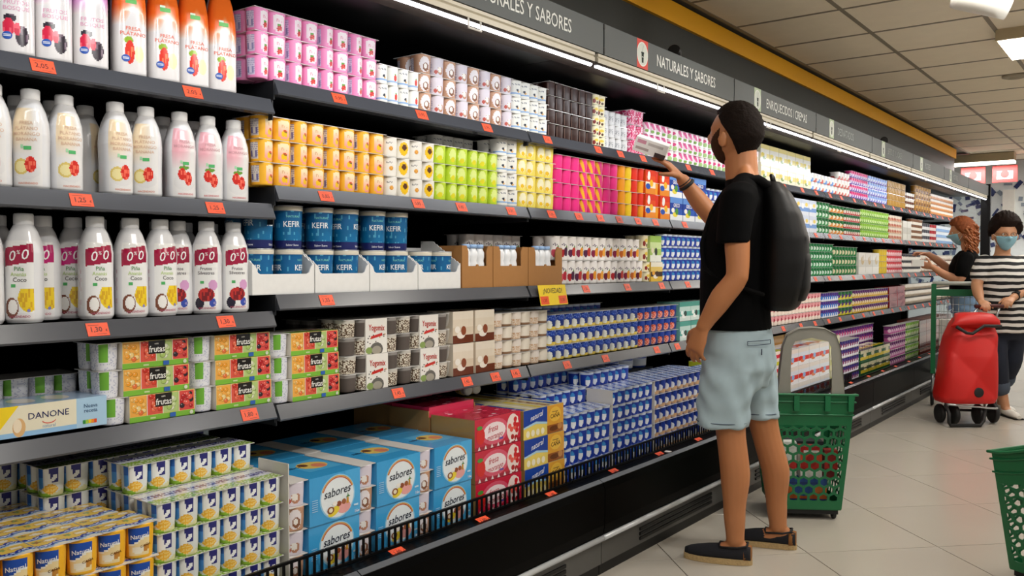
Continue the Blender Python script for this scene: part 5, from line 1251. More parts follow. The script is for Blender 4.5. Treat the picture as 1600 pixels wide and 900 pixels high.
def limb(mb, pts, rad, n=16, sub=4):
    """smooth tapered tube through joints"""
    P = [Vector(p) for p in pts]; out = []; rr = []
    for i in range(len(P)-1):
        p0 = P[max(0, i-1)]; p1 = P[i]; p2 = P[i+1]; p3 = P[min(len(P)-1, i+2)]
        for k in range(sub):
            t = k/sub
            q = 0.5*((2*p1) + (p2-p0)*t + (2*p0-5*p1+4*p2-p3)*t*t + (3*p1-p0-3*p2+p3)*t**3)
            out.append(p1.lerp(p2, t)*0.5 + q*0.5); rr.append(rad[i] + (rad[i+1]-rad[i])*(t*t*(3-2*t)))
    out.append(P[-1]); rr.append(rad[-1])
    # rounded ends
    d0 = (out[0]-out[1]).normalized(); d1 = (out[-1]-out[-2]).normalized()
    out = [out[0]+d0*rr[0]*0.8, out[0]+d0*rr[0]*0.45] + out + [out[-1]+d1*rr[-1]*0.45, out[-1]+d1*rr[-1]*0.8]
    rr = [rr[0]*0.45, rr[0]*0.85] + rr + [rr[-1]*0.85, rr[-1]*0.45]
    mb.tube([tuple(p) for p in out], rr, segs=n); return mb
def head_point(n, A=0.098, Bw=0.077, Cz=0.118, female=False):
    x, y, z = n.x*A, n.y*Bw, n.z*Cz
    if n.z < 0:
        t = -n.z; y *= 1-0.26*t*t
        if n.x < 0: x *= 1-0.50*t
        else: x *= 1-0.06*t
    if n.x > 0:
        fy = lambda s: math.exp(-(y/s)**2)
        x += 0.027*fy(0.013)*math.exp(-((z+0.022)/0.019)**2) * min(1, n.x*1.4)
        x += 0.012*fy(0.010)*math.exp(-((z-0.0)/0.022)**2) * n.x
        x += 0.005*math.exp(-((z-0.020)/0.010)**2)*n.x
        x -= 0.010*math.exp(-((abs(y)-0.031)/0.015)**2-((z-0.002)/0.011)**2)*n.x
        x += 0.007*fy(0.022)*math.exp(-((z+0.062)/0.010)**2)*n.x
        x += 0.013*fy(0.026)*math.exp(-((z+0.100)/0.018)**2)*n.x
    return Vector((x, y, z))
def head_shape(mb, c, yaw=0.0, pitch=0.0, scale=1.0, extra=None, nu=44, nv=32, roll=0.0):
    M = Matrix.Rotation(yaw, 3, 'Z') @ Matrix.Rotation(-pitch, 3, 'Y') @ Matrix.Rotation(roll, 3, 'X'); base = len(mb.v); c = Vector(c)
    for j in range(nv+1):
        th = math.pi*(j+0.0)/nv
        th = min(max(th, 0.02), math.pi-0.02)
        for i in range(nu):
            ph = 2*math.pi*i/nu
            n = Vector((math.sin(th)*math.cos(ph), math.sin(th)*math.sin(ph), math.cos(th)))
            p = head_point(n)
            if extra: p = p + n*extra(n, p)
            mb.v.append(tuple(c + M @ (p*scale)))
    for j in range(nv):
        for i in range(nu):
            i2 = (i+1) % nu; mb.face((base+j*nu+i, base+(j+1)*nu+i, base+(j+1)*nu+i2, base+j*nu+i2), '#888888', True)
    mb.face(tuple(base+i for i in range(nu)), '#888888'); mb.face(tuple(base+nv*nu+i for i in reversed(range(nu))), '#888888')
    return M
def ears(mb, c, M, scale=1.0):
    for s in (1, -1):
        p = Vector(c) + M @ (Vector((-0.008, s*0.074, -0.024))*scale)
        loft(mb, [(p + M @ Vector((0.004*(1-abs(q)), s*0.010*(1-abs(q)*0.4)+s*0.002, 0.030*q-0.0))*scale, M @ Vector((0.017*math.sqrt(max(0.04, 1-q*q)), s*0.006, 0))*scale, M @ Vector((-0.003*s, 0.007, 0))*scale) for q in (-1, -0.6, 0, 0.5, 1)], 10)
def hand(mb, wrist, direction, palm_n, thumb_dir, size=1.0, curl=(0.5, 0.6, 0.65, 0.7), spread=0.22, thumb_curl=0.3, lens=(0.072, 0.080, 0.075, 0.058)):
    """palm plus five fingers. direction: wrist to knuckles; palm_n: out of the palm; thumb_dir: side of the thumb"""
    d = Vector(direction).normalized(); pn = Vector(palm_n); pn = (pn - d*pn.dot(d)).normalized(); td = d.cross(pn)
    if td.dot(Vector(thumb_dir)) < 0: td = -td
    w = Vector(wrist); k = size
    loft(mb, [(w - d*0.012*k, td*0.025*k, pn*0.018*k), (w + d*0.02*k, td*0.030*k, pn*0.017*k), (w + d*0.055*k, td*0.040*k, pn*0.0155*k), (w + d*0.088*k, td*0.041*k, pn*0.013*k), (w + d*0.100*k, td*0.036*k, pn*0.009*k)], 14)
    for q in range(4):
        off = (1.5-q)*0.0205*k
        b = w + d*(0.086 - abs(q-1.2)*0.004)*k + td*off
        ang = (1.5-q)*spread*0.33
        fd = (d*math.cos(ang) + td*math.sin(ang)).normalized(); L = lens[q]*k; c = curl[q]
        p = [b]; dirs = fd
        axis_n = pn; a = 0.0
        for f, s in zip((0.42, 0.32, 0.26), (0.45, 0.8, 0.6)):
            a += c*s
            p.append(p[-1] + (fd*math.cos(a) + axis_n*math.sin(a))*L*f)
        limb(mb, p, [0.0098*k, 0.0090*k, 0.0082*k, 0.0070*k], 10, 2)
    b = w + d*0.028*k + td*0.026*k
    t1 = (d*0.62 + td*0.72 + pn*0.25).normalized(); t2 = (d*0.86 + td*(0.42-thumb_curl*0.4) + pn*(0.25+thumb_curl)).normalized()
    limb(mb, [b, b + t1*0.034*k, b + t1*0.034*k + t2*0.030*k, b + t1*0.034*k + t2*0.054*k], [0.0135*k, 0.0115*k, 0.0102*k, 0.0080*k], 10, 2)
m_skin = mat('skin_tan', '#b5764a', rough=0.5, var=0.07, scale=14)
m_skin2 = mat('skin_light', '#c08a66', rough=0.5, var=0.06, scale=14)
def put(name, me, m, parent):
    me.materials.append(m); o = bpy.data.objects.new(name, me); COL.objects.link(o); o.parent = parent; return o
def direct(name, mb, m, parent): return link(name, mb.mesh(name, m), parent)
m_hair = mat('hair_dark', '#160d08', rough=0.8, var=0.5, scale=120, bump=0.6, spec=0.15)
m_eye = mat('eye_white', '#d8d2c8', rough=0.2)
m_iris = mat('iris_dark', '#2a1c14', rough=0.15)

# ---------------------------------------------------------------- the man in black
man = empty('person', (-1.393, 3.41, 0), 'man in black t-shirt and pale denim shorts holding up a yogurt pack', 'person', None, R(195))
HC = (0.045, 0.0, 1.724)
sk = MB()
Mh = head_shape(sk, HC, yaw=R(-25), pitch=R(8), scale=1.05); ears(sk, HC, Mh, 1.05)
limb(sk, [(-0.005, 0, 1.47), (0.014, 0, 1.56), (0.020, 0, 1.66)], [0.080, 0.066, 0.064])
for s_ in (1, -1): limb(sk, [(0.0, s_*0.03, 1.585), (-0.012, s_*0.075, 1.515), (-0.010, s_*0.14, 1.468)], [0.030, 0.040, 0.040])
zloft(sk, [(0.03, 0, 0.84, 0.10, 0.15), (0.035, 0, 0.95, 0.115, 0.155), (0.04, 0, 1.10, 0.115, 0.155), (0.04, 0, 1.25, 0.118, 0.172), (0.03, 0, 1.36, 0.112, 0.185), (0.012, 0, 1.44, 0.090, 0.180), (-0.005, 0, 1.485, 0.060, 0.12), (-0.012, 0, 1.52, 0.050, 0.07)])
# left arm hanging, hand relaxed
shL = (0.005, 0.180, 1.425); elL = (-0.002, 0.232, 1.150); wrL = (0.128, 0.215, 0.955)
limb(sk, [shL, (0.002, 0.215, 1.30), elL, (0.055, 0.232, 1.07), wrL], [0.056, 0.049, 0.043, 0.045, 0.029])
hand(sk, wrL, (0.36, -0.05, -0.93), (-0.45, -0.85, -0.1), (1, 0.0, 0.2), 1.05, curl=(0.55, 0.6, 0.65, 0.7))
# right arm raised in front
shR = (0.075, -0.185, 1.435); elR = (0.170, -0.395, 1.385); wrR = (0.318, -0.325, 1.580)
limb(sk, [shR, (0.115, -0.290, 1.405), elR, (0.245, -0.375, 1.475), wrR], [0.056, 0.049, 0.043, 0.044, 0.029])
hand(sk, wrR, (0.55, 0.20, 0.62), (0.80, 0.10, 0.10), (-0.2, 0.5, 1.0), 1.05, curl=(0.30, 0.35, 0.4, 0.5), spread=0.35, thumb_curl=0.55)
# legs
limb(sk, [(0.045, 0.090, 0.78), (0.050, 0.10, 0.66), (0.034, 0.10, 0.50), (0.018, 0.10, 0.36), (0.020, 0.10, 0.21), (0.016, 0.10, 0.09)], [0.070, 0.072, 0.058, 0.059, 0.044, 0.036])
limb(sk, [(-0.005, -0.090, 0.78), (-0.040, -0.115, 0.65), (-0.078, -0.138, 0.47), (-0.114, -0.150, 0.33), (-0.118, -0.157, 0.19), (-0.126, -0.16, 0.085)], [0.070, 0.070, 0.058, 0.058, 0.043, 0.036])
for (a, b) in ((0.0, 0.10), (-0.145, -0.163)):
    loft(sk, [((a-0.028, b, 0.055), (0, 0.026, 0), (0, 0, 0.030)), ((a+0.0, b, 0.058), (0, 0.031, 0), (0, 0, 0.042)), ((a+0.05, b, 0.05), (0, 0.034, 0), (0, 0, 0.034)), ((a+0.12, b, 0.037), (0, 0.038, 0), (0, 0, 0.02)), ((a+0.17, b, 0.03), (0, 0.03, 0), (0, 0, 0.011))], 14)
put('body', remesh(sk, 0.0052, 5, name='body'), m_skin, man)
# hair, beard, eyes
def hair_extra(n, p):
    az = math.degrees(math.atan2(abs(n.y), n.x))      # 0 front, 180 back
    if az < 55: lim = 0.56
    elif az < 95: lim = 0.56 - (az-55)/40*0.50
    else: lim = 0.06 - min(1, (az-95)/55)*0.86
    t = (n.z - lim)/0.10
    if t <= 0: return -0.012
    return -0.012 + min(1, t)*(0.012 + 0.009 + 0.003*max(0, n.z) + 0.012*max(0, -n.x)) + 0.0025*math.sin(n.y*70)*math.sin(n.z*60+n.x*40)*min(1, t)
hb = MB(); head_shape(hb, HC, R(-25), R(8), 1.05, hair_extra, 64, 48); direct('hair', hb, m_hair, man)
def beard_extra(n, p):
    az = math.degrees(math.atan2(abs(n.y), n.x))
    zb = -0.043 if az < 30 else -0.043 + (az-30)/50*0.070
    if az > 80: zb = 0.027 - (az-80)/8*0.075
    if az > 100: return -0.010
    if abs(p.y) < 0.020 and -0.071 < p.z < -0.053: return -0.010
    t = (zb - p.z)/0.010
    return -0.004 + 0.0068*max(0.0, min(1.0, t)) if t > 0 else -0.010
bb = MB(); head_shape(bb, HC, R(-25), R(8), 1.05, beard_extra, 64, 48); direct('beard', bb, mat('beard_brown', '#3f2616', rough=0.8, spec=0.15, var=0.4, scale=150, bump=0.4), man)
def eyes(parent, HC, M, scale=1.0):
    for s in (1, -1):
        p = Vector(HC) + M @ (Vector((0.0775, s*0.031, 0.003))*scale)
        e_ = MB(); e_.lathe([(0.001, -0.011), (0.007, -0.0085), (0.0108, -0.003), (0.0108, 0.003), (0.007, 0.0085), (0.001, 0.011)], 14, '#d8d2c8')
        o = link('eye', e_.mesh('eye', m_eye), parent, tuple(p)); 
        i_ = MB(); i_.lathe([(0.0048, 0), (0.0044, 0.0012), (0.001, 0.0016)], 12, '#2a1c14'); q = link('iris', i_.mesh('iris', m_iris), o, (0.0100, 0, 0)); q.rotation_euler = (0, R(90), 0)
eyes(man, HC, Mh, 1.05)
for s in (1, -1):
    p = Vector(HC) + Mh @ Vector((0.083, s*0.031, 0.022)); b_ = MB(); limb(b_, [p + Vector((0.004, -s*0.016, 0)), p + Vector((0.005, 0, 0.004)), p + Vector((-0.008, s*0.018, 0))], [0.003, 0.0038, 0.002], 8, 2); direct('eyebrow', b_, m_hair, man)
# t-shirt
ts = MB()
zloft(ts, [(0.036, 0, 0.935, 0.146, 0.180), (0.037, 0, 0.99, 0.141, 0.178), (0.040, 0, 1.10, 0.138, 0.174), (0.040, 0, 1.25, 0.134, 0.188), (0.030, 0, 1.36, 0.126, 0.200), (0.012, 0, 1.44, 0.104, 0.194), (-0.005, 0, 1.495, 0.084, 0.140), (0.0, 0, 1.540, 0.080, 0.090)])
loft(ts, [((0.0, 0.13, 1.47), (0.07, 0, 0), (0, 0.05, 0.05)), ((0.005, 0.175, 1.435), (0.072, 0, 0), (0, 0.062, 0.05)), ((0.010, 0.208, 1.37), (0.068, 0, 0), (0, 0.060, 0.012)), ((0.018, 0.225, 1.276), (0.064, 0, 0), (0, 0.060, 0.004))], 20)
for s_ in (1, -1): limb(ts, [(-0.008, s_*0.06, 1.52), (-0.008, s_*0.15, 1.465)], [0.050, 0.055])
limb(ts, [(0.070, -0.165, 1.430), (0.100, -0.25, 1.412), (0.125, -0.315, 1.400)], [0.070, 0.064, 0.060])
put('t_shirt', remesh(ts, 0.008, 3, name='t_shirt'), mat('black_cotton', '#050506', rough=0.9, var=0.2, scale=25, spec=0.1), man)
mk_ = MB(); f_ = Face(mk_, (-0.092, 0.010, 1.492), (0, -1, 0), (0.35, 0, 0.93)); f_.rect(-0.016, 0.0, -0.011, 0.020, '#e8e8e8'); f_.rect(0.0, 0.004, 0.004, 0.022, '#e8e8e8'); f_.rect(-0.016, 0.008, 0.006, 0.012, '#e8e8e8'); direct('shirt_print', mk_, M_MATTE, man)
# shorts
so = MB()
zloft(so, [(0.030, 0, 0.70, 0.120, 0.150), (0.022, 0, 0.78, 0.146, 0.180), (0.024, 0, 0.85, 0.148, 0.180), (0.030, 0, 0.92, 0.141, 0.171), (0.032, 0, 0.955, 0.135, 0.165)])
zloft(so, [(0.070, 0.104, 0.548, 0.103, 0.088), (0.066, 0.102, 0.62, 0.105, 0.090), (0.050, 0.094, 0.72, 0.112, 0.094), (0.035, 0.085, 0.82, 0.120, 0.092)])
zloft(so, [(-0.040, -0.128, 0.556, 0.092, 0.086), (-0.030, -0.124, 0.62, 0.097, 0.090), (-0.012, -0.105, 0.72, 0.110, 0.094), (0.012, -0.085, 0.82, 0.122, 0.092)])
denim = mat('pale_denim', '#a8bcc4', rough=0.85, var=0.14, scale=11, spec=0.2, bump=0.25)
sm_ = remesh(so, 0.008, 4, name='shorts')
for v in sm_.vertices:      # soft folds in the cloth
    c_ = v.co; n_ = v.normal.copy(); lo = max(0.0, min(1.0, (0.90-c_.z)/0.12))
    k_ = 0.0035*math.sin(c_.z*62 + c_.y*38 + 2.2*math.sin(c_.x*22)) * math.sin(c_.x*17 + c_.y*13 + 0.6) + 0.0035*math.sin(c_.y*75 - c_.z*30 + c_.x*40)
    v.co = c_ + n_*k_*lo
put('shorts', sm_, denim, man)
m_stitch = mat('navy_stitch', '#2c3850', rough=0.8)
def hem_ring(c, rx, ry, z):
    b = MB(); n = 40; b.tube([(c[0]+rx*math.cos(2*math.pi*k/n), c[1]+ry*math.sin(2*math.pi*k/n), z) for k in range(n)], 0.0016, '#2c3850', 6, True); direct('hem_stitch', b, m_stitch, man)
hem_ring((0.070, 0.104), 0.1025, 0.088, 0.570); hem_ring((-0.038, -0.127), 0.0925, 0.0865, 0.578)
pk = MB()
def on_shorts(y, z): return (0.022 - 0.148*math.sqrt(max(0, 1-(y/0.180)**2)) - 0.0035, y, z)
for (y0, z0, y1, z1) in ((0.085, 0.900, 0.168, 0.897), (0.085, 0.884, 0.168, 0.881), (0.085, 0.900, 0.085, 0.884), (0.168, 0.897, 0.168, 0.881)):
    pk.tube([on_shorts(y0+(y1-y0)*q/6, z0+(z1-z0)*q/6) for q in range(7)], 0.0014, '#2c3850', 6)
pk.tube([on_shorts(0.13, 0.866), on_shorts(0.13, 0.842)], 0.0024, '#2c3850', 6)
direct('pocket_stitch', pk, m_stitch, man)
# espadrilles
def shoe(a0, L, b, side):
    up_ = MB(); secs = []
    for t, w_, h_ in ((0.0, 0.024, 0.050), (0.05, 0.032, 0.054), (0.2, 0.036, 0.050), (0.38, 0.038, 0.045), (0.5, 0.041, 0.047), (0.64, 0.044, 0.042), (0.8, 0.042, 0.033), (0.92, 0.032, 0.026), (1.0, 0.014, 0.018)):
        secs.append(((a0+L*t, b + side*0.006*math.sin(t*3.1), 0.020 + h_*0.5), (0, w_, 0), (0, 0, h_*0.5+0.004)))
    loft(up_, secs, 18, nexp=2.6); s_ = direct('shoe', up_, mat('navy_canvas', '#15161d', rough=0.9, var=0.3, scale=90), man)
    so_ = MB(); n = 30; out = []
    for k in range(n):
        a = 2*math.pi*k/n; t = 0.5-0.5*math.cos(a); w_ = 0.041*(0.82+0.30*t)*abs(math.sin(a))**0.7*(1 if math.sin(a) > 0 else -1)
        out.append((a0-0.006+(L+0.012)*t, b + side*0.006*math.sin(t*3.1) + w_))
    so_.extrude(out, 'z', 0.0008, 0.024, '#b79a68'); o = link('rope_sole', so_.mesh('rope_sole', mat('jute', '#bb9f70', rough=0.9, var=0.3, scale=140, bump=0.8)), s_)
    hp = MB(); loft(hp, [((a0-0.003, b, 0.046), (0, 0.017, 0), (0, 0, 0.030)), ((a0+0.012, b, 0.046), (0, 0.031, 0), (0, 0, 0.0315)), ((a0+0.026, b, 0.045), (0, 0.0355, 0), (0, 0, 0.031))], 16, nexp=2.6); link('heel_patch', hp.mesh('heel_patch', mat('tan_suede', '#8a5a2c', rough=0.9)), s_)
    ln = MB(); ln.tube([(a0+0.015, b+0.028, 0.079), (a0+0.05, b+0.036, 0.071), (a0+L*0.45, b+0.037, 0.068), (a0+L*0.47, b+0.015, 0.075), (a0+L*0.47, b-0.015, 0.075), (a0+L*0.45, b-0.037, 0.068), (a0+0.05, b-0.036, 0.071), (a0+0.015, b-0.028, 0.079)], 0.004, '#0c0c10', 6, True); link('shoe_binding', ln.mesh('shoe_binding', mat('black_binding', '#0c0c10', rough=0.8)), s_)
shoe(-0.046, 0.262, 0.10, 1); shoe(-0.196, 0.262, -0.163, -1)
# wrist bands
def ring(name, p, d, r, h, m, parent):
    d = Vector(d).normalized(); b = MB(); u = d.orthogonal().normalized(); v = d.cross(u); n = 24; base = []
    b.tube([tuple(Vector(p) + (u*math.cos(2*math.pi*k/n)+v*math.sin(2*math.pi*k/n))*r) for k in range(n)], h, '#111111', 8, True); direct(name, b, m, parent)
dw = Vector(wrR) - Vector((0.245, -0.375, 1.475)); dn = dw.normalized()
ring('wristband', Vector(wrR) - dn*0.030, dw, 0.032, 0.0085, mat('rubber_black', '#0b0b0c', rough=0.6), man)
ring('wristband', Vector(wrR) - dn*0.014, dw, 0.030, 0.003, mat('cord_brown', '#3a2a24', rough=0.8), man)
# backpack (worn, but its own thing)
bp = empty('backpack', (-1.393, 3.41, 0), 'black backpack with a small white emblem worn by the man', 'backpack', None, R(195))
bb = MB(); zloft(bb, [(-0.140, 0, 1.012, 0.050, 0.100), (-0.148, 0, 1.03, 0.066, 0.130), (-0.160, 0, 1.10, 0.080, 0.150), (-0.166, 0, 1.20, 0.085, 0.155), (-0.165, 0, 1.30, 0.082, 0.152), (-0.150, 0, 1.40, 0.070, 0.140), (-0.128, 0, 1.48, 0.052, 0.115), (-0.112, 0, 1.525, 0.030, 0.075)], 32, 2.8)
m_pack = mat('backpack_nylon', '#0a0a0b', rough=0.5, spec=0.3, var=0.3, scale=18, bump=0.4)
put('bag', remesh(bb, 0.009, 4, name='bag'), m_pack, bp)
for s in (1, -1):
    b = MB(); pts = [(-0.105, s*0.075, 1.50), (-0.06, s*0.095, 1.532), (0.0, s*0.115, 1.520), (0.06, s*0.118, 1.482), (0.110, s*0.118, 1.40), (0.150, s*0.115, 1.28), (0.135, s*0.140, 1.18), (0.03, s*0.176, 1.12), (-0.09, s*0.150, 1.08)]
    limb(b, pts, [0.016, 0.018, 0.018, 0.017, 0.015, 0.012, 0.009, 0.008, 0.008], 10, 3); direct('strap', b, mat('strap_webbing', '#070708', rough=0.9, spec=0.15), bp)
b = MB(); b.tube([(-0.112, -0.03, 1.520), (-0.105, -0.03, 1.55), (-0.105, 0.03, 1.55), (-0.112, 0.03, 1.520)], 0.008, '#0e0e10', 8); direct('grab_handle', b, m_pack, bp)
b = MB(); zloft(b, [(-0.205, 0, 1.05, 0.030, 0.09), (-0.222, 0, 1.10, 0.032, 0.105), (-0.225, 0, 1.22, 0.030, 0.105), (-0.215, 0, 1.27, 0.026, 0.095)], 24, 3.0); put('front_pocket', remesh(b, 0.009, 3, name='front_pocket'), m_pack, bp)
b = MB(); f_ = Face(b, (-0.2485, 0.012, 1.285), (0, -1, 0), (0.12, 0, 1)); f_.O = Vector((-0.2545, 0.06, 1.28)); f_.rect(-0.02, 0.0, -0.012, 0.045, '#e6e6e6'); f_.rect(0.004, 0.0, 0.012, 0.045, '#e6e6e6'); f_.rect(-0.02, 0.018, 0.012, 0.026, '#e6e6e6'); direct('emblem', b, M_MATTE, bp)
# pack in his hand
e = empty('yogurt_pack', (-1.393, 3.41, 0), 'white and dark yogurt pack held up in the raised hand of the man', 'yogurt pack', None, R(195))
hp = bpy.data.objects.new('sleeve', None)
b = MB(); b.box(-0.075, 0.075, -0.055, 0.055, -0.032, 0.032, '#e2ded8', cols=['#2a1c1a', '#dcdad6', '#c9c4bd', '#e4e0da', '#ece8e4', '#e4e0da'])
f1 = Face(b, (-0.075, 0.055, -0.032), (1, 0, 0), (0, 0, 1)); f1.N = Vector((0, 1, 0)); f1.rect(0.0, 0.0, 0.05, 0.02, '#3a2422'); f1.rect(0.08, 0.012, 0.14, 0.024, '#a99a94'); f1.rect(0.02, 0.04, 0.09, 0.052, '#b9b2ac'); f1.rect(0.10, 0.04, 0.14, 0.056, '#c98a9a')
f2 = Face(b, (-0.075, -0.055, -0.032), (1, 0, 0), (0, 1, 0)); f2.N = Vector((0, 0, -1)); f2.rect(0.02, 0.02, 0.10, 0.05, '#8a827c'); f2.rect(0.02, 0.06, 0.07, 0.09, '#c9c4bc')
o = direct('carton', b, M_CARD, e); o.location = (0.447, -0.262, 1.728); o.rotation_euler = (R(-14), R(-20), R(12))
for q in (-1, 1):
    link('cup', cup_mesh('wpl', flat('#e9e4da', '#d8d0c4'), 0.027, 0.058), o, (q*0.036, 0.0, -0.029))

# ---------------------------------------------------------------- woman in the striped top
wm = empty('person', (-1.067, 7.85, 0), 'woman in striped top and face mask pushing the red shopping trolley', 'person', None, R(-52.9))
HC2 = (0.02, -0.008, 1.434)
sk = MB(); M2 = head_shape(sk, HC2, yaw=R(-14), pitch=R(-6), scale=1.03); ears(sk, HC2, M2, 1.03)
limb(sk, [(-0.03, -0.005, 1.22), (-0.015, -0.005, 1.30), (0.0, -0.006, 1.39)], [0.070, 0.055, 0.053])
zloft(sk, [(0.0, 0, 0.72, 0.11, 0.17), (0.0, 0, 0.85, 0.12, 0.17), (0.01, 0, 1.0, 0.125, 0.165), (0.015, 0, 1.10, 0.13, 0.165), (0.0, 0, 1.20, 0.10, 0.165), (-0.02, 0, 1.26, 0.06, 0.11)])
limb(sk, [(-0.01, -0.165, 1.215), (0.02, -0.205, 1.12), (0.035, -0.232, 1.03), (0.12, -0.268, 0.975), (0.215, -0.298, 0.918)], [0.052, 0.047, 0.042, 0.040, 0.027])
hand(sk, (0.215, -0.298, 0.918), (0.85, -0.12, -0.30), (-0.3, 0.1, -0.9), (0.2, 1, 0), 0.92, curl=(1.0, 1.05, 1.1, 1.15))
limb(sk, [(-0.01, 0.160, 1.215), (0.01, 0.200, 1.12), (0.025, 0.205, 1.03), (0.11, 0.09, 0.985), (0.20, -0.045, 0.935)], [0.052, 0.047, 0.042, 0.040, 0.027])
hand(sk, (0.20, -0.045, 0.935), (0.62, -0.74, -0.26), (-0.3, 0.0, -0.9), (0.2, -1, 0), 0.92, curl=(0.95, 1.0, 1.05, 1.1))
limb(sk, [(0.0, -0.08, 0.75), (0.05, -0.07, 0.42), (0.03, -0.03, 0.23), (0.05, 0.0, 0.07)], [0.085, 0.055, 0.042, 0.032]); limb(sk, [(0.0, 0.08, 0.75), (-0.03, 0.09, 0.42), (-0.14, 0.10, 0.25), (-0.20, 0.105, 0.08)], [0.085, 0.055, 0.042, 0.032])
for (a, b_) in ((0.05, 0.0), (-0.20, 0.105)): loft(sk, [((a-0.035, b_, 0.045), (0, 0.024, 0), (0, 0, 0.028)), ((a, b_, 0.05), (0, 0.03, 0), (0, 0, 0.036)), ((a+0.07, b_, 0.036), (0, 0.034, 0), (0, 0, 0.022)), ((a+0.14, b_, 0.028), (0, 0.024, 0), (0, 0, 0.01))], 12)
put('body', remesh(sk, 0.0065, 4, name='body'), m_skin2, wm)
def hair2(n, p):
    az = math.degrees(math.atan2(abs(n.y), n.x)); lim = 0.46 if az < 45 else (0.46 - (az-45)/50*0.62 if az < 95 else -0.16 - (az-95)/85*0.36)
    t = (n.z - lim)/0.12
    if t <= 0: return -0.012
    return -0.012 + min(1, t)*(0.012 + 0.036 + 0.022*max(0, n.z)) + (0.006*math.sin(n.y*38+n.x*20)*math.sin(n.z*30+n.x*26)+0.004*math.sin(n.y*70)*math.sin(n.x*60+n.z*50))*min(1, t)
b = MB(); head_shape(b, HC2, R(-14), R(-6), 1.03, hair2, 56, 40); direct('hair', b, mat('hair_brown_short', '#1d110c', rough=0.8, spec=0.15, var=0.5, scale=110, bump=0.6), wm)
m_mask = mat('mask_blue', '#8fc0d2', rough=0.7, var=0.06, scale=50, bump=0.2)
def mask_extra(n, p):
    az = math.degrees(math.atan2(abs(n.y), n.x))
    if az < 62 and -0.112 < p.z < -0.012: return 0.008 + 0.006*math.cos(math.radians(az)*1.4)
    return -0.012
def mask(parent, HC, yaw, pitch, sc):
    b = MB(); M = head_shape(b, HC, yaw, pitch, sc, mask_extra, 64, 48); o = direct('face_mask', b, m_mask, parent)
    for s in (1, -1):
        l_ = MB(); P = lambda v: tuple(Vector(HC) + M @ (Vector(v)*sc)); l_.tube([P((0.055, s*0.066, -0.022)), P((0.02, s*0.080, -0.008)), P((-0.012, s*0.086, 0.008))], 0.0018, '#e6ecee', 6); l_.tube([P((0.045, s*0.062, -0.085)), P((0.01, s*0.076, -0.045)), P((-0.016, s*0.085, -0.02))], 0.0018, '#e6ecee', 6); link('ear_loop', l_.mesh('ear_loop', m_white), o)
mask(wm, HC2, R(-14), R(-6), 1.03); eyes(wm, HC2, M2, 1.03)
gl = MB()
for s in (1, -1):
    c_ = Vector(HC2) + M2 @ Vector((0.106, s*0.033, 0.0)); n = 20
    gl.tube([tuple(c_ + M2 @ Vector((0, 0.021*math.cos(2*math.pi*k/n), 0.016*math.sin(2*math.pi*k/n)))) for k in range(n)], 0.0015, '#3a2a24', 6, True)
    gl.tube([tuple(c_ + M2 @ Vector((0, s*0.022, 0.004))), tuple(Vector(HC2) + M2 @ Vector((0.0, s*0.082, 0.006)))], 0.0014, '#3a2a24', 6)
gl.tube([tuple(Vector(HC2) + M2 @ Vector((0.107, -0.012, 0.003))), tuple(Vector(HC2) + M2 @ Vector((0.107, 0.012, 0.003)))], 0.0015, '#3a2a24', 6)
direct('eyeglasses', gl, mat('glasses_frame', '#3a2a24', rough=0.3), wm)
# striped blouse: bands follow the height of the cloth
mst = bpy.data.materials.new('striped_jersey'); mst.use_nodes = True; nt = mst.node_tree; bs = nt.nodes['Principled BSDF']; bs.inputs['Roughness'].default_value = 0.85
tc = nt.nodes.new('ShaderNodeTexCoord'); sp = nt.nodes.new('ShaderNodeSeparateXYZ'); nt.links.new(tc.outputs['Object'], sp.inputs[0])
nz = nt.nodes.new('ShaderNodeTexNoise'); nz.inputs['Scale'].default_value = 6; nt.links.new(tc.outputs['Object'], nz.inputs['Vector'])
ma = nt.nodes.new('ShaderNodeMath'); ma.operation = 'MULTIPLY_ADD'; ma.inputs[1].default_value = 0.03; nt.links.new(nz.outputs[0], ma.inputs[0]); nt.links.new(sp.outputs[2], ma.inputs[2])
mm = nt.nodes.new('ShaderNodeMath'); mm.operation = 'MODULO'; mm.inputs[1].default_value = 0.050; nt.links.new(ma.outputs[0], mm.inputs[0])
gt = nt.nodes.new('ShaderNodeMath'); gt.operation = 'GREATER_THAN'; gt.inputs[1].default_value = 0.025; nt.links.new(mm.outputs[0], gt.inputs[0])
mc = nt.nodes.new('ShaderNodeMix'); mc.data_type = 'RGBA'; mc.inputs[6].default_value = (*lin('#0d0d10'), 1); mc.inputs[7].default_value = (*lin('#d6d2cc'), 1); nt.links.new(gt.outputs[0], mc.inputs[0]); nt.links.new(mc.outputs[2], bs.inputs['Base Color'])
ts = MB(); zloft(ts, [(0.01, 0, 0.66, 0.160, 0.205), (0.012, 0, 0.75, 0.158, 0.200), (0.015, 0, 0.88, 0.150, 0.190), (0.02, 0, 1.0, 0.148, 0.185), (0.02, 0, 1.10, 0.148, 0.185), (0.0, 0, 1.20, 0.115, 0.188), (-0.02, 0, 1.262, 0.075, 0.125)])
limb(ts, [(-0.01, -0.15, 1.21), (0.01, -0.195, 1.14), (0.02, -0.212, 1.10)], [0.068, 0.066, 0.064]); limb(ts, [(-0.01, 0.15, 1.21), (0.01, 0.19, 1.14), (0.015, 0.206, 1.10)], [0.068, 0.066, 0.064])
put('striped_top', remesh(ts, 0.009, 3, name='striped_top'), mst, wm)
tr_ = MB(); zloft(tr_, [(0.0, 0, 0.60, 0.10, 0.16), (0.0, 0, 0.70, 0.135, 0.18), (0.0, 0, 0.80, 0.13, 0.175)])
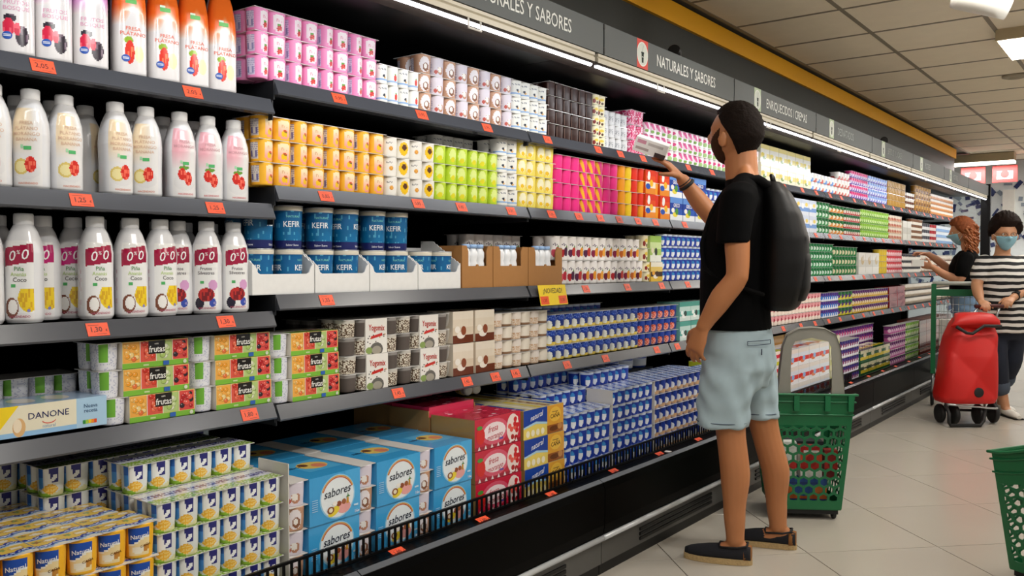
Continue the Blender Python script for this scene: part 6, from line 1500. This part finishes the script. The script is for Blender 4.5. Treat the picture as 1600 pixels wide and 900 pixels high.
limb(tr_, [(0.0, -0.08, 0.72), (0.05, -0.072, 0.44), (0.035, -0.035, 0.24)], [0.10, 0.078, 0.066]); limb(tr_, [(0.0, 0.08, 0.72), (-0.03, 0.09, 0.44), (-0.125, 0.10, 0.29)], [0.10, 0.078, 0.066])
put('jeans', remesh(tr_, 0.010, 3, name='jeans'), mat('navy_denim', '#141b2c', rough=0.85, var=0.25, scale=18), wm)
cf = MB(); limb(cf, [(0.036, -0.037, 0.255), (0.035, -0.034, 0.215)], [0.070, 0.070], 18, 2); direct('trouser_cuff', cf, mat('cuff_blue', '#46505f', rough=0.85), wm)
cf = MB(); limb(cf, [(-0.120, 0.10, 0.300), (-0.137, 0.101, 0.262)], [0.070, 0.070], 18, 2); direct('trouser_cuff', cf, MATS['cuff_blue'], wm)
for (a, b_) in ((0.015, 0.0), (-0.235, 0.105)):
    u_ = MB(); loft(u_, [((a, b_, 0.045), (0, 0.026, 0), (0, 0, 0.038)), ((a+0.04, b_, 0.036), (0, 0.034, 0), (0, 0, 0.03)), ((a+0.11, b_, 0.032), (0, 0.040, 0), (0, 0, 0.028)), ((a+0.17, b_, 0.028), (0, 0.038, 0), (0, 0, 0.024)), ((a+0.225, b_, 0.018), (0, 0.02, 0), (0, 0, 0.014))], 16); s_ = direct('shoe', u_, mat('white_leather', '#d9d5cd', rough=0.5), wm)
    u_ = MB(); u_.box(a-0.012, a+0.225, b_-0.036, b_+0.036, 0.0005, 0.012, '#15151a'); link('shoe_sole', u_.mesh('shoe_sole', m_black), s_)
wr = Vector((0.175, -0.010, 0.948)); ring('wrist_watch', wr, (0.09, -0.135, -0.05), 0.030, 0.007, MATS['rubber_black'], wm)
b = MB(); b.box(-0.018, 0.018, -0.018, 0.018, -0.005, 0.005, '#0c0c0e'); o = direct('watch_face', b, m_panel, wm); o.location = tuple(wr + Vector((0.012, 0.012, 0.030))); o.rotation_euler = (R(-20), R(25), R(-40))

# ---------------------------------------------------------------- woman with curly red hair
w2 = empty('person', (-1.50, 8.80, 0), 'woman with curly red hair and black top reaching into the far shelves', 'person', None, R(190))
HC3 = (0.035, 0, 1.490)
sk = MB(); M3 = head_shape(sk, HC3, 0, R(-10), 0.97); ears(sk, HC3, M3, 0.97)
limb(sk, [(-0.025, 0, 1.27), (-0.012, 0, 1.34), (0.01, 0, 1.42)], [0.066, 0.052, 0.050])
zloft(sk, [(0.0, 0, 0.80, 0.11, 0.17), (0.0, 0, 0.92, 0.11, 0.16), (0.01, 0, 1.05, 0.11, 0.15), (0.01, 0, 1.17, 0.11, 0.165), (0.0, 0, 1.26, 0.09, 0.16), (-0.015, 0, 1.31, 0.05, 0.09)])
limb(sk, [(0.0, 0.165, 1.255), (0.03, 0.20, 1.14), (0.05, 0.205, 1.055), (0.17, 0.17, 1.10), (0.265, 0.13, 1.165)], [0.05, 0.045, 0.040, 0.037, 0.026])
hand(sk, (0.265, 0.13, 1.165), (0.9, -0.1, 0.25), (0.0, -0.9, 0.4), (0, 0, 1), 0.9, curl=(0.7, 0.7, 0.75, 0.8))
limb(sk, [(0.0, -0.165, 1.255), (0.07, -0.19, 1.17), (0.12, -0.19, 1.13), (0.22, -0.13, 1.22), (0.31, -0.08, 1.285)], [0.05, 0.045, 0.040, 0.037, 0.026])
hand(sk, (0.31, -0.08, 1.285), (0.95, 0.1, 0.12), (0.0, 0.3, -0.95), (0, 1, 0), 0.9, curl=(0.25, 0.4, 0.45, 0.5), spread=0.5)
for s in (1, -1):
    limb(sk, [(0.0, s*0.085, 0.82), (0.02, s*0.085, 0.46), (0.0, s*0.085, 0.27), (0.0, s*0.085, 0.07)], [0.088, 0.056, 0.05, 0.034]); loft(sk, [((-0.04, s*0.085, 0.04), (0, 0.026, 0), (0, 0, 0.03)), ((0.0, s*0.085, 0.045), (0, 0.032, 0), (0, 0, 0.036)), ((0.10, s*0.085, 0.034), (0, 0.036, 0), (0, 0, 0.024)), ((0.17, s*0.085, 0.026), (0, 0.024, 0), (0, 0, 0.012))], 12)
put('body', remesh(sk, 0.0065, 4, name='body'), mat('skin_fair', '#c48a68', rough=0.5, var=0.05, scale=14), w2)
rr = random.Random(21); b = MB()
def hair3(n, p):
    az = math.degrees(math.atan2(abs(n.y), n.x)); lim = 0.50 if az < 50 else (0.50 - (az-50)/50*1.0 if az < 100 else -0.9)
    t = (n.z - lim)/0.15
    if t <= 0: return -0.012
    return -0.012 + min(1, t)*(0.012+0.028) + 0.008*math.sin(n.y*30+n.z*24)*math.sin(n.z*28+n.x*30)*min(1, t)
head_shape(b, HC3, 0, R(-10), 0.97, hair3, 56, 40)
direct('hair', b, mat('hair_red', '#7a3f1e', rough=0.7, spec=0.2, var=0.5, scale=80, bump=0.7), w2)
b = MB()
for k in range(46):     # loose curls down to the shoulders
    a0 = rr.uniform(95, 265); rad = rr.uniform(0.075, 0.105); z0 = rr.uniform(1.44, 1.56); L = rr.uniform(0.14, 0.24); ph = rr.uniform(0, 6)
    pts = []
    for q in range(14):
        t = q/13; aa = R(a0); cx = 0.02 + (rad+0.015*t)*math.cos(aa) ; cy = (rad+0.02*t)*math.sin(aa)
        pts.append((cx + 0.013*math.cos(ph+t*16), cy + 0.013*math.sin(ph+t*16), z0 - L*t))
    b.tube(pts, [0.010*(1-0.5*q/13) for q in range(14)], '#8a4a24', 6)
direct('curls', b, mat('hair_curls', '#96552a', rough=0.5, var=0.4, scale=60), w2)
mask(w2, HC3, 0, R(-10), 0.97); eyes(w2, HC3, M3, 0.97)
ts = MB(); zloft(ts, [(0.0, 0, 0.93, 0.138, 0.185), (0.0, 0, 1.0, 0.134, 0.178), (0.01, 0, 1.08, 0.130, 0.170), (0.012, 0, 1.17, 0.130, 0.182), (0.0, 0, 1.26, 0.105, 0.178), (-0.015, 0, 1.318, 0.066, 0.10)])
limb(ts, [(0.0, 0.155, 1.25), (0.025, 0.192, 1.17), (0.038, 0.20, 1.11)], [0.064, 0.062, 0.058]); limb(ts, [(0.0, -0.155, 1.25), (0.05, -0.185, 1.19), (0.085, -0.188, 1.16)], [0.064, 0.06, 0.056])
put('t_shirt', remesh(ts, 0.009, 3, name='t_shirt'), MATS['black_cotton'], w2)
tr_ = MB(); zloft(tr_, [(0.0, 0, 0.72, 0.10, 0.16), (-0.01, 0, 0.85, 0.135, 0.18), (0.0, 0, 0.955, 0.125, 0.17)])
for s in (1, -1): limb(tr_, [(0.0, s*0.085, 0.80), (0.02, s*0.085, 0.46), (0.0, s*0.085, 0.12)], [0.10, 0.072, 0.056])
put('jeans', remesh(tr_, 0.011, 3, name='jeans'), mat('light_jeans', '#6f8aa8', rough=0.85, var=0.15, scale=18), w2)
for s in (1, -1):
    u_ = MB(); loft(u_, [((-0.055, s*0.085, 0.04), (0, 0.028, 0), (0, 0, 0.036)), ((-0.01, s*0.085, 0.036), (0, 0.037, 0), (0, 0, 0.034)), ((0.10, s*0.085, 0.032), (0, 0.042, 0), (0, 0, 0.030)), ((0.185, s*0.085, 0.02), (0, 0.022, 0), (0, 0, 0.018))], 16); direct('shoe', u_, MATS['white_leather'], w2)
b = MB(); b.box(-0.05, 0.05, -0.035, 0.035, -0.03, 0.03, '#e6e4e0', cols=['#e6e4e0', '#d8d4ce', '#e6e4e0', '#cfc9c2', '#c9a8a0', '#e6e4e0']); o = tag(link('yogurt_pack', b.mesh('yogurt_pack', M_CARD), None, (-1.865, 8.612, 1.205), R(15)), 'small white pack held by the red-haired woman at the shelf', 'yogurt pack')
# ================================================================== BASKETS AND TROLLEYS
m_green = mat('green_plastic', '#0f6b3f', rough=0.38, var=0.08, scale=9)
m_handle = mat('grey_handle', '#8f8d84', rough=0.45)
m_wheel = mat('wheel_black', '#131314', rough=0.6)
def solid(mb, name, m, parent, t=0.005, loc=(0,0,0)):
    o = link(name, mb.mesh(name, m), parent, loc); md = o.modifiers.new('s', 'SOLIDIFY'); md.thickness = t; md.offset = 0; return o
def hex_panel(mb, mapf, w, h, z0, z1, m=0.020, s=0.0265, hole=0.76):
    """plate with a honeycomb window; mapf(u in -1..1, z) -> 3D point"""
    # border strips
    def strip(u0, u1, za, zb, nu, nz):
        for i in range(nu):
            for j in range(nz):
                a = u0+(u1-u0)*i/nu; b = u0+(u1-u0)*(i+1)/nu; c = za+(zb-za)*j/nz; d = za+(zb-za)*(j+1)/nz
                k = len(mb.v); mb.v += [mapf(a, c), mapf(b, c), mapf(b, d), mapf(a, d)]; mb.face((k, k+1, k+2, k+3), '#0f6b3f')
    e = m/(w/2)
    strip(-1, 1, 0, z0, 12, 2); strip(-1, 1, z1, h, 12, 4); strip(-1, -1+e, z0, z1, 1, 6); strip(1-e, 1, z0, z1, 1, 6)
    W = (w/2)*(1-e)
    rows = int((z1-z0)/(s*1.5)) ; s2 = (z1-z0)/(rows*1.5+0.5); hw = s2*math.sqrt(3)/2
    cols = int(2*W/(2*hw)) ; sx = W/(cols*hw)
    def clampm(x, z): return mapf(max(-1+e*0.9, min(1-e*0.9, x/(w/2))), max(z0-0.001, min(z1+0.001, z)))
    for r in range(rows+1):
        for c in range(-1, cols+1):
            cx = (-W + (c*2+1 + (r % 2))*hw*sx); cz = z0 + s2*(0.5+1.5*r) - s2*0.0
            if cx < -W-hw*0.2 or cx > W+hw*0.2: continue
            out = [(cx + hw*sx*1.0*math.cos(R(30+60*k))/math.cos(R(30)), cz + s2*math.sin(R(30+60*k))) for k in range(6)]
            inn = [(cx + hole*hw*sx*math.cos(R(30+60*k))/math.cos(R(30)), cz + hole*s2*math.sin(R(30+60*k))) for k in range(6)]
            k0 = len(mb.v); mb.v += [clampm(*p) for p in out] + [clampm(*p) for p in inn]
            for k in range(6):
                k2 = (k+1) % 6; mb.face((k0+k, k0+k2, k0+6+k2, k0+6+k), '#0f6b3f')
def basket(loc, rz, label):
    e = empty('rolling_basket', loc, label, 'shopping basket', 'green rolling baskets', R(rz))
    H = 0.545; zb = 0.052; w0, w1, d0, d1 = 0.300, 0.385, 0.30, 0.40
    def hw(z): return (w0+(w1-w0)*z/H)/2
    def hd(z): return (d0+(d1-d0)*z/H)/2
    def dip(y, z): t = max(0, min(1, (y/hd(z)+1)/2)); return z*(1-0.20*t*t*(3-2*t))
    for nm, fn in (('front_panel', lambda u, z: (u*hw(z), -hd(z), zb+z)), ('back_panel', lambda u, z: (-u*hw(z), hd(z), zb+dip(hd(z), z))), ('side_panel', lambda u, z: (hw(z), u*hd(z), zb+dip(u*hd(z), z))), ('side_panel', lambda u, z: (-hw(z), -u*hd(z), zb+dip(-u*hd(z), z)))):
        mb = MB(); hex_panel(mb, fn, 0.34, H, 0.040, 0.400); solid(mb, nm, m_green, e)
    mb = MB(); mb.box(-w0/2, w0/2, -d0/2, d0/2, zb-0.004, zb+0.004, '#0f6b3f'); link('basket_floor', mb.mesh('basket_floor', m_green), e)
    for zz, g, t in ((H, 0.010, 0.006), (H-0.034, 0.007, 0.004), (H-0.095, 0.005, 0.004)):
        mb = MB(); a, b = hw(zz)+g, hd(zz)+g; P_ = [(a*q/4, -b) for q in range(-4, 5)] + [(a, b*q/5) for q in range(-4, 5)] + [(a*q/4, b) for q in range(4, -5, -1)] + [(-a, b*q/5) for q in range(4, -5, -1)]
        mb.tube([(p_[0], p_[1], zb+dip(p_[1]*hd(zz)/b, zz)) for p_ in P_], t, '#0f6b3f', 8, True); link('rim', mb.mesh('rim', m_green), e)
    for s in (-1, 1):
        for q in (0.36, 0.9):
            mb = MB(); mb.box(s*hw(H)*q-0.012, s*hw(H)*q+0.012, -hd(H)-0.014, -hd(H)+0.004, zb+H-0.075, zb+H+0.001, '#0f6b3f'); link('rib', mb.mesh('rib', m_green), e)
    # grey pull handle standing up at the front edge
    mb = MB(); y = -hd(H)+0.02; pts_o = [(-0.150, 0.0), (-0.142, 0.10), (-0.128, 0.22), (-0.108, 0.275), (-0.06, 0.302), (0.0, 0.308), (0.06, 0.302), (0.108, 0.275), (0.128, 0.22), (0.142, 0.10), (0.150, 0.0)]
    pts_i = [(-0.092, 0.0), (-0.098, 0.03), (-0.098, 0.12), (-0.094, 0.215), (-0.078, 0.248), (0.0, 0.266), (0.078, 0.248), (0.094, 0.215), (0.098, 0.12), (0.098, 0.03), (0.092, 0.0)]
    n = len(pts_o); th = 0.011
    for sgn in (-1, 1):
        k0 = len(mb.v); mb.v += [(p[0], y+sgn*th, zb+H+p[1]) for p in pts_o] + [(p[0], y+sgn*th, zb+H+p[1]) for p in pts_i]
        for k in range(n-1):
            f = (k0+k, k0+k+1, k0+n+k+1, k0+n+k); mb.face(f if sgn > 0 else tuple(reversed(f)), '#8f8d84')
    for off, fl in ((0, 1), (n, -1)):
        for k in range(n-1):
            f = (off+k, off+k+1, 2*n+off+k+1, 2*n+off+k); mb.face(f if fl < 0 else tuple(reversed(f)), '#8f8d84')
    o = link('handle', mb.mesh('handle', m_handle), e); bv = o.modifiers.new('b', 'BEVEL'); bv.width = 0.005; bv.segments = 2; bv.limit_method = 'ANGLE'
    mb = MB(); mb.box(-w0/2+0.01, w0/2-0.01, -d0/2+0.01, d0/2-0.01, zb-0.026, zb-0.004, '#131314'); link('undercarriage', mb.mesh('undercarriage', m_wheel), e)
    for s in (-1, 1):
        for yy in (-0.115, 0.115):
            mb = MB(); mb.lathe([(0.022, -0.009), (0.026, -0.005), (0.026, 0.005), (0.022, 0.009)], 20, '#131314'); wv = link('wheel', mb.mesh('wheel', m_wheel), e, (s*0.125, yy, 0.0265)); wv.rotation_euler = (0, R(90), 0)
    return e
basket((-1.425, 4.20, 0), 32, 'green rolling shopping basket with grey handle beside the man')
basket((-0.27, 3.80, 0), 62, 'green rolling shopping basket cut off by the right edge')
# groceries inside the first basket
def grocery(x, y, z, w, d, h, cols, lab, rz=0, ry=0, art=None):
    mb = MB(); mb.box(-w/2, w/2, -d/2, d/2, 0, h, cols[0], cols=[cols[0], cols[-1], cols[0], cols[0], cols[0], cols[0]])
    f = Face(mb, (-w/2, -d/2, 0), (1, 0, 0), (0, 0, 1))
    for k, c in enumerate(cols): f.rect(0.0, h*k/len(cols), w, h*(k+1)/len(cols), c)
    f.up(); f.ell(w*0.5, h*0.55, w*0.25, h*0.2, cols[-1], 12); f.rect(w*0.15, h*0.8, w*0.85, h*0.88, cols[0])
    x, y = bx + (x-bx)*math.cos(R(32)) - (y-by)*math.sin(R(32)), by + (x-bx)*math.sin(R(32)) + (y-by)*math.cos(R(32)); rz = rz + 32
    o = tag(link('grocery_box', mb.mesh('grocery_box', M_CARD), None, (x, y, z), R(rz)), lab, 'groceries', 'groceries in the green basket')
    o.rotation_euler = (0, R(ry), R(rz))
bx, by = -1.425, 4.20
grocery(bx-0.01, by-0.075, 0.058, 0.21, 0.07, 0.125, ['#2a3f86', '#d86a2c', '#e07a34', '#2f5aa8'], 'orange and blue box at the bottom of the green basket')
grocery(bx-0.085, by-0.07, 0.185, 0.085, 0.06, 0.17, ['#e9e6e0', '#d8302c', '#efeeea', '#f1f0ec'], 'white and red carton standing in the green basket')
grocery(bx+0.025, by-0.07, 0.185, 0.10, 0.06, 0.15, ['#efece6', '#c8281f', '#e0522c', '#b81f1c'], 'red and orange pack in the middle of the green basket')
grocery(bx+0.12, by-0.06, 0.186, 0.06, 0.055, 0.13, ['#7a1a1c', '#c8302a', '#9a2420'], 'dark red pack at the right inside the green basket')
grocery(bx-0.13, by+0.02, 0.058, 0.03, 0.09, 0.33, ['#d8c83a', '#e6e2cc', '#4f9a4a', '#e8dc7a'], 'slim yellow and green pack at the left inside the green basket')
grocery(bx+0.02, by+0.06, 0.058, 0.18, 0.10, 0.28, ['#22242a', '#e9e9e6', '#2a2c33'], 'black and white carton behind in the green basket')

# ---- red two-wheel shopping trolley
tr = empty('shopping_trolley', (-1.235, 7.265, 0), 'red fabric shopping trolley with black wheels pushed by the striped woman', 'trolley', None, R(-52.9))
m_red = mat('red_nylon', '#c8140f', rough=0.5, var=0.06, scale=9, bump=0.15)
bag = MB(); secs = []
for t, w_, d_, cx, cy in ((0.0, 0.200, 0.12, 0.02, -0.010), (0.06, 0.212, 0.135, 0.02, -0.008), (0.3, 0.205, 0.14, 0.01, 0.005), (0.55, 0.196, 0.14, -0.005, 0.022), (0.78, 0.182, 0.12, -0.025, 0.042), (0.93, 0.150, 0.09, -0.05, 0.060), (1.0, 0.120, 0.06, -0.07, 0.070)):
    secs.append((cx, cy, 0.165+0.63*t, d_, w_))
zloft(bag, secs, 40, 3.4); me = remesh(bag, 0.012, 2, name='bag')
for v in me.vertices:
    q = v.co; k = 0.014*abs(math.sin(q.y*9+q.z*8))-0.012*abs(math.sin(q.z*7-q.y*11+0.8)); q.x += k*1.2
put('bag', me, m_red, tr)
fl = MB(); loft(fl, [((0.085, 0.03, 0.735), (0, 0.185, 0.0), (0.018, 0, 0.012)), ((0.06, 0.05, 0.775), (0, 0.165, 0.0), (0.05, 0, 0.012)), ((0.0, 0.06, 0.815), (0, 0.14, 0), (0.06, 0, 0.012)), ((-0.06, 0.065, 0.822), (0, 0.12, 0), (0.03, 0, 0.012))], 18, nexp=3); direct('flap', fl, m_red, tr)
b = MB(); b.tube([(0.118, -0.13, 0.735), (0.132, -0.06, 0.690), (0.136, -0.02, 0.685), (0.130, 0.07, 0.742), (0.118, 0.20, 0.738)], 0.012, '#0e0e10', 8); direct('drawcord', b, m_wheel, tr)
b = MB(); b.lathe([(0.036, 0), (0.036, 0.006), (0.03, 0.008), (0.001, 0.008)], 24, '#101012'); o = direct('badge', b, m_wheel, tr); o.location = (0.158, 0.020, 0.255); o.rotation_euler = (0, R(90), 0)
b = MB(); b.tube([(0.10, -0.19, 0.155), (0.12, -0.18, 0.16), (0.12, 0.17, 0.13), (0.10, 0.19, 0.13)], 0.008, '#b9b9b9', 8); direct('front_bar', b, m_steel, tr)
b = MB(); b.tube([(0.10, -0.19, 0.150), (0.17, -0.20, 0.10), (0.18, -0.205, 0.04), (0.17, -0.19, 0.015), (0.17, 0.03, 0.015), (0.16, 0.06, 0.05), (0.10, 0.10, 0.13)], 0.013, '#131314', 8); direct('foot_frame', b, m_wheel, tr)
b = MB(); b.tube([(-0.02, -0.16, 0.10), (-0.02, 0.20, 0.09)], 0.010, '#131314', 8); direct('axle', b, m_wheel, tr)
b = MB(); b.tube([(-0.06, -0.12, 0.10), (-0.10, -0.02, 0.55), (-0.10, 0.10, 0.80), (-0.085, 0.135, 0.872)], 0.009, '#b9bcbd', 8); b.tube([(-0.06, 0.18, 0.10), (-0.10, 0.235, 0.55), (-0.10, 0.285, 0.80), (-0.085, 0.30, 0.872)], 0.009, '#b9bcbd', 8); direct('frame', b, m_steel, tr)
b = MB(); b.tube([(-0.08, 0.11, 0.876), (-0.08, 0.215, 0.880), (-0.08, 0.325, 0.876)], 0.014, '#5a1414', 10); direct('handle', b, mat('handle_maroon', '#4a1512', rough=0.5), tr)
for (x, y, r_) in ((0.04, -0.10, 0.075), (0.05, 0.075, 0.075), (-0.02, 0.225, 0.075), (-0.03, -0.17, 0.07)):
    b = MB(); b.lathe([(r_*0.55, -0.014), (r_*0.92, -0.016), (r_, -0.010), (r_, 0.010), (r_*0.92, 0.016), (r_*0.55, 0.014)], 28, '#161617'); o = link('wheel', b.mesh('wheel', m_wheel), tr, (x, y, r_+0.001)); o.rotation_euler = (R(90), 0, 0)
# ---- green and wire shopping cart beyond the trolley
CX, CY, CR = -1.375, 8.02, 14
ct = empty('shopping_cart', (CX, CY, 0), 'green framed wire shopping cart standing behind the red trolley', 'shopping cart', None, R(CR))
W = 0.46; D = 0.75
for s, nm in ((-1, 'left'), (1, 'right')):
    b = MB(); b.box(s*W/2-0.018, s*W/2+0.018, -0.022, 0.022, 0.28, 1.03, '#0d5a35'); link('green_post', b.mesh('green_post', m_green), ct)
b = MB(); b.tube([(-W/2-0.01, 0, 1.035), (W/2+0.01, 0, 1.035)], 0.017, '#c9cbc6', 12); link('handle_bar', b.mesh('handle_bar', mat('handle_light', '#c4c6c0', rough=0.4)), ct)
b = MB(); b.box(-W/2+0.018, W/2-0.018, -0.012, 0.012, 0.93, 0.985, '#0d5a35'); link('green_crossbar', b.mesh('green_crossbar', m_green), ct)
b = MB()
for k in range(11): x = -W/2+0.02+(W-0.04)*k/10; b.tube([(x, 0.0, 0.50), (x, -0.0, 0.93)], 0.0025, '#8f9293', 6); b.tube([(x, 0.0, 0.50), (x*0.85, D, 0.46)], 0.0025, '#8f9293', 6); b.tube([(x*0.85, D, 0.46), (x*0.85, D+0.04, 0.85)], 0.0025, '#8f9293', 6)
for k in range(8):
    z_ = 0.50+0.42*k/7; b.tube([(-W/2+0.02, 0, z_), (W/2-0.02, 0, z_)], 0.0025, '#8f9293', 6)
    for s in (-1, 1): b.tube([(s*(W/2-0.02), 0, z_), (s*(W/2-0.05), D+0.04*k/7, 0.46+0.39*k/7)], 0.0025, '#8f9293', 6)
o = link('wire_basket', b.mesh('wire_basket', m_steel), ct); o['kind'] = 'stuff'
for s in (-1, 1):
    b = MB(); b.tube([(s*W/2, 0, 0.30), (s*W/2, 0.02, 0.16), (s*W/2, 0.05, 0.11)], 0.012, '#a9acad', 8); b.tube([(s*W/2, 0.0, 0.34), (s*W*0.36, D, 0.20), (s*W*0.36, D, 0.11)], 0.011, '#a9acad', 8); link('leg', b.mesh('leg', m_steel), ct)
    for yy in (0.05, D):
        b = MB(); b.lathe([(0.03, -0.012), (0.05, -0.012), (0.055, 0), (0.05, 0.012), (0.03, 0.012)], 20, '#131314'); o = link('wheel', b.mesh('wheel', m_wheel), ct, (s*W/2 if yy < 0.1 else s*W*0.36, yy, 0.056)); o.rotation_euler = (0, R(90), 0)
for k, (x, y, c) in enumerate(((-0.12, 0.10, ['#e6e4de', '#d8d4cc']), (0.02, 0.09, ['#d9dbe0', '#b9bcc8']), (0.14, 0.11, ['#b8302a', '#e6e0d8']), (-0.02, 0.25, ['#e0d8a8', '#6f9a4a']))):
    mb = MB(); mb.box(-0.06, 0.06, -0.05, 0.05, 0, 0.22, c[0], cols=[c[0], c[1], c[0], c[0], c[0], c[0]]); f = Face(mb, (-0.06, -0.05, 0), (1, 0, 0), (0, 0, 1)); f.ell(0.06, 0.12, 0.035, 0.05, c[1], 12); f.rect(0.01, 0.02, 0.11, 0.04, c[1])
    p = Matrix.Rotation(R(CR), 3, 'Z') @ Vector((x, y, 0)); tag(link('grocery_box', mb.mesh('grocery_box', M_CARD), None, (CX+p.x, CY+p.y, 0.508), R(CR)), 'grocery pack inside the wire cart, %s one' % ['left', 'middle', 'right', 'rear'][k], 'groceries', 'groceries in the wire cart')
# small white paper scraps on the bumper
for k, (x, y, z_) in enumerate(((-1.772, 1.47, 0.3625), (-1.79, 3.52, 0.357))):
    mb = MB(); mb.extrude([(-0.012, -0.01), (0.010, -0.012), (0.018, 0.004), (0.006, 0.012), (-0.014, 0.008)], 'z', 0, 0.004, '#e6e4de'); tag(link('paper_scrap', mb.mesh('paper_scrap', M_MATTE), None, (x, y, z_)), 'scrap of white paper on the black bumper %s' % ('at the near end' if k == 0 else 'beside the man'), 'litter')
# red hanging signs at the far end, white wall box
for k, x in enumerate((-2.08, -1.72, -1.36)):
    mb = MB(); mb.box(-0.14, 0.14, -0.01, 0.01, -0.21, 0.0, '#d8302c'); f = Face(mb, (-0.14, -0.01, -0.21), (1, 0, 0), (0, 0, 1)); f.rect(0.05, 0.04, 0.23, 0.17, '#efe6e0'); f.up(); f.ell(0.14, 0.10, 0.05, 0.05, '#d8302c', 16); f.rect(0.05, 0.14, 0.23, 0.17, '#d8302c')
    e = empty('hanging_sign', (x, 12.6, 2.44), 'red and white hanging sign at the far end, %s from left' % ordinal(k), 'sign', 'red hanging signs'); link('sign_plate', mb.mesh('sign_plate', M_CARD), e)
    for q in (-0.1, 0.1):
        b = MB(); b.tube([(q, 0, -0.005), (q, 0, CEIL+0.02-2.44)], 0.003, '#b9b9b9', 6); link('hanger', b.mesh('hanger', m_steel), e)
mb = MB(); mb.box(-0.07, 0.07, -0.08, 0.0, 0, 0.5, '#e2e4e2'); mb.box(-0.05, 0.05, -0.085, -0.08, 0.04, 0.2, '#cfd3d2'); tag(link('wall_box', mb.mesh('wall_box', m_white), None, (-1.80, WY-0.001, 1.70)), 'white narrow box mounted high on the end wall', 'box')
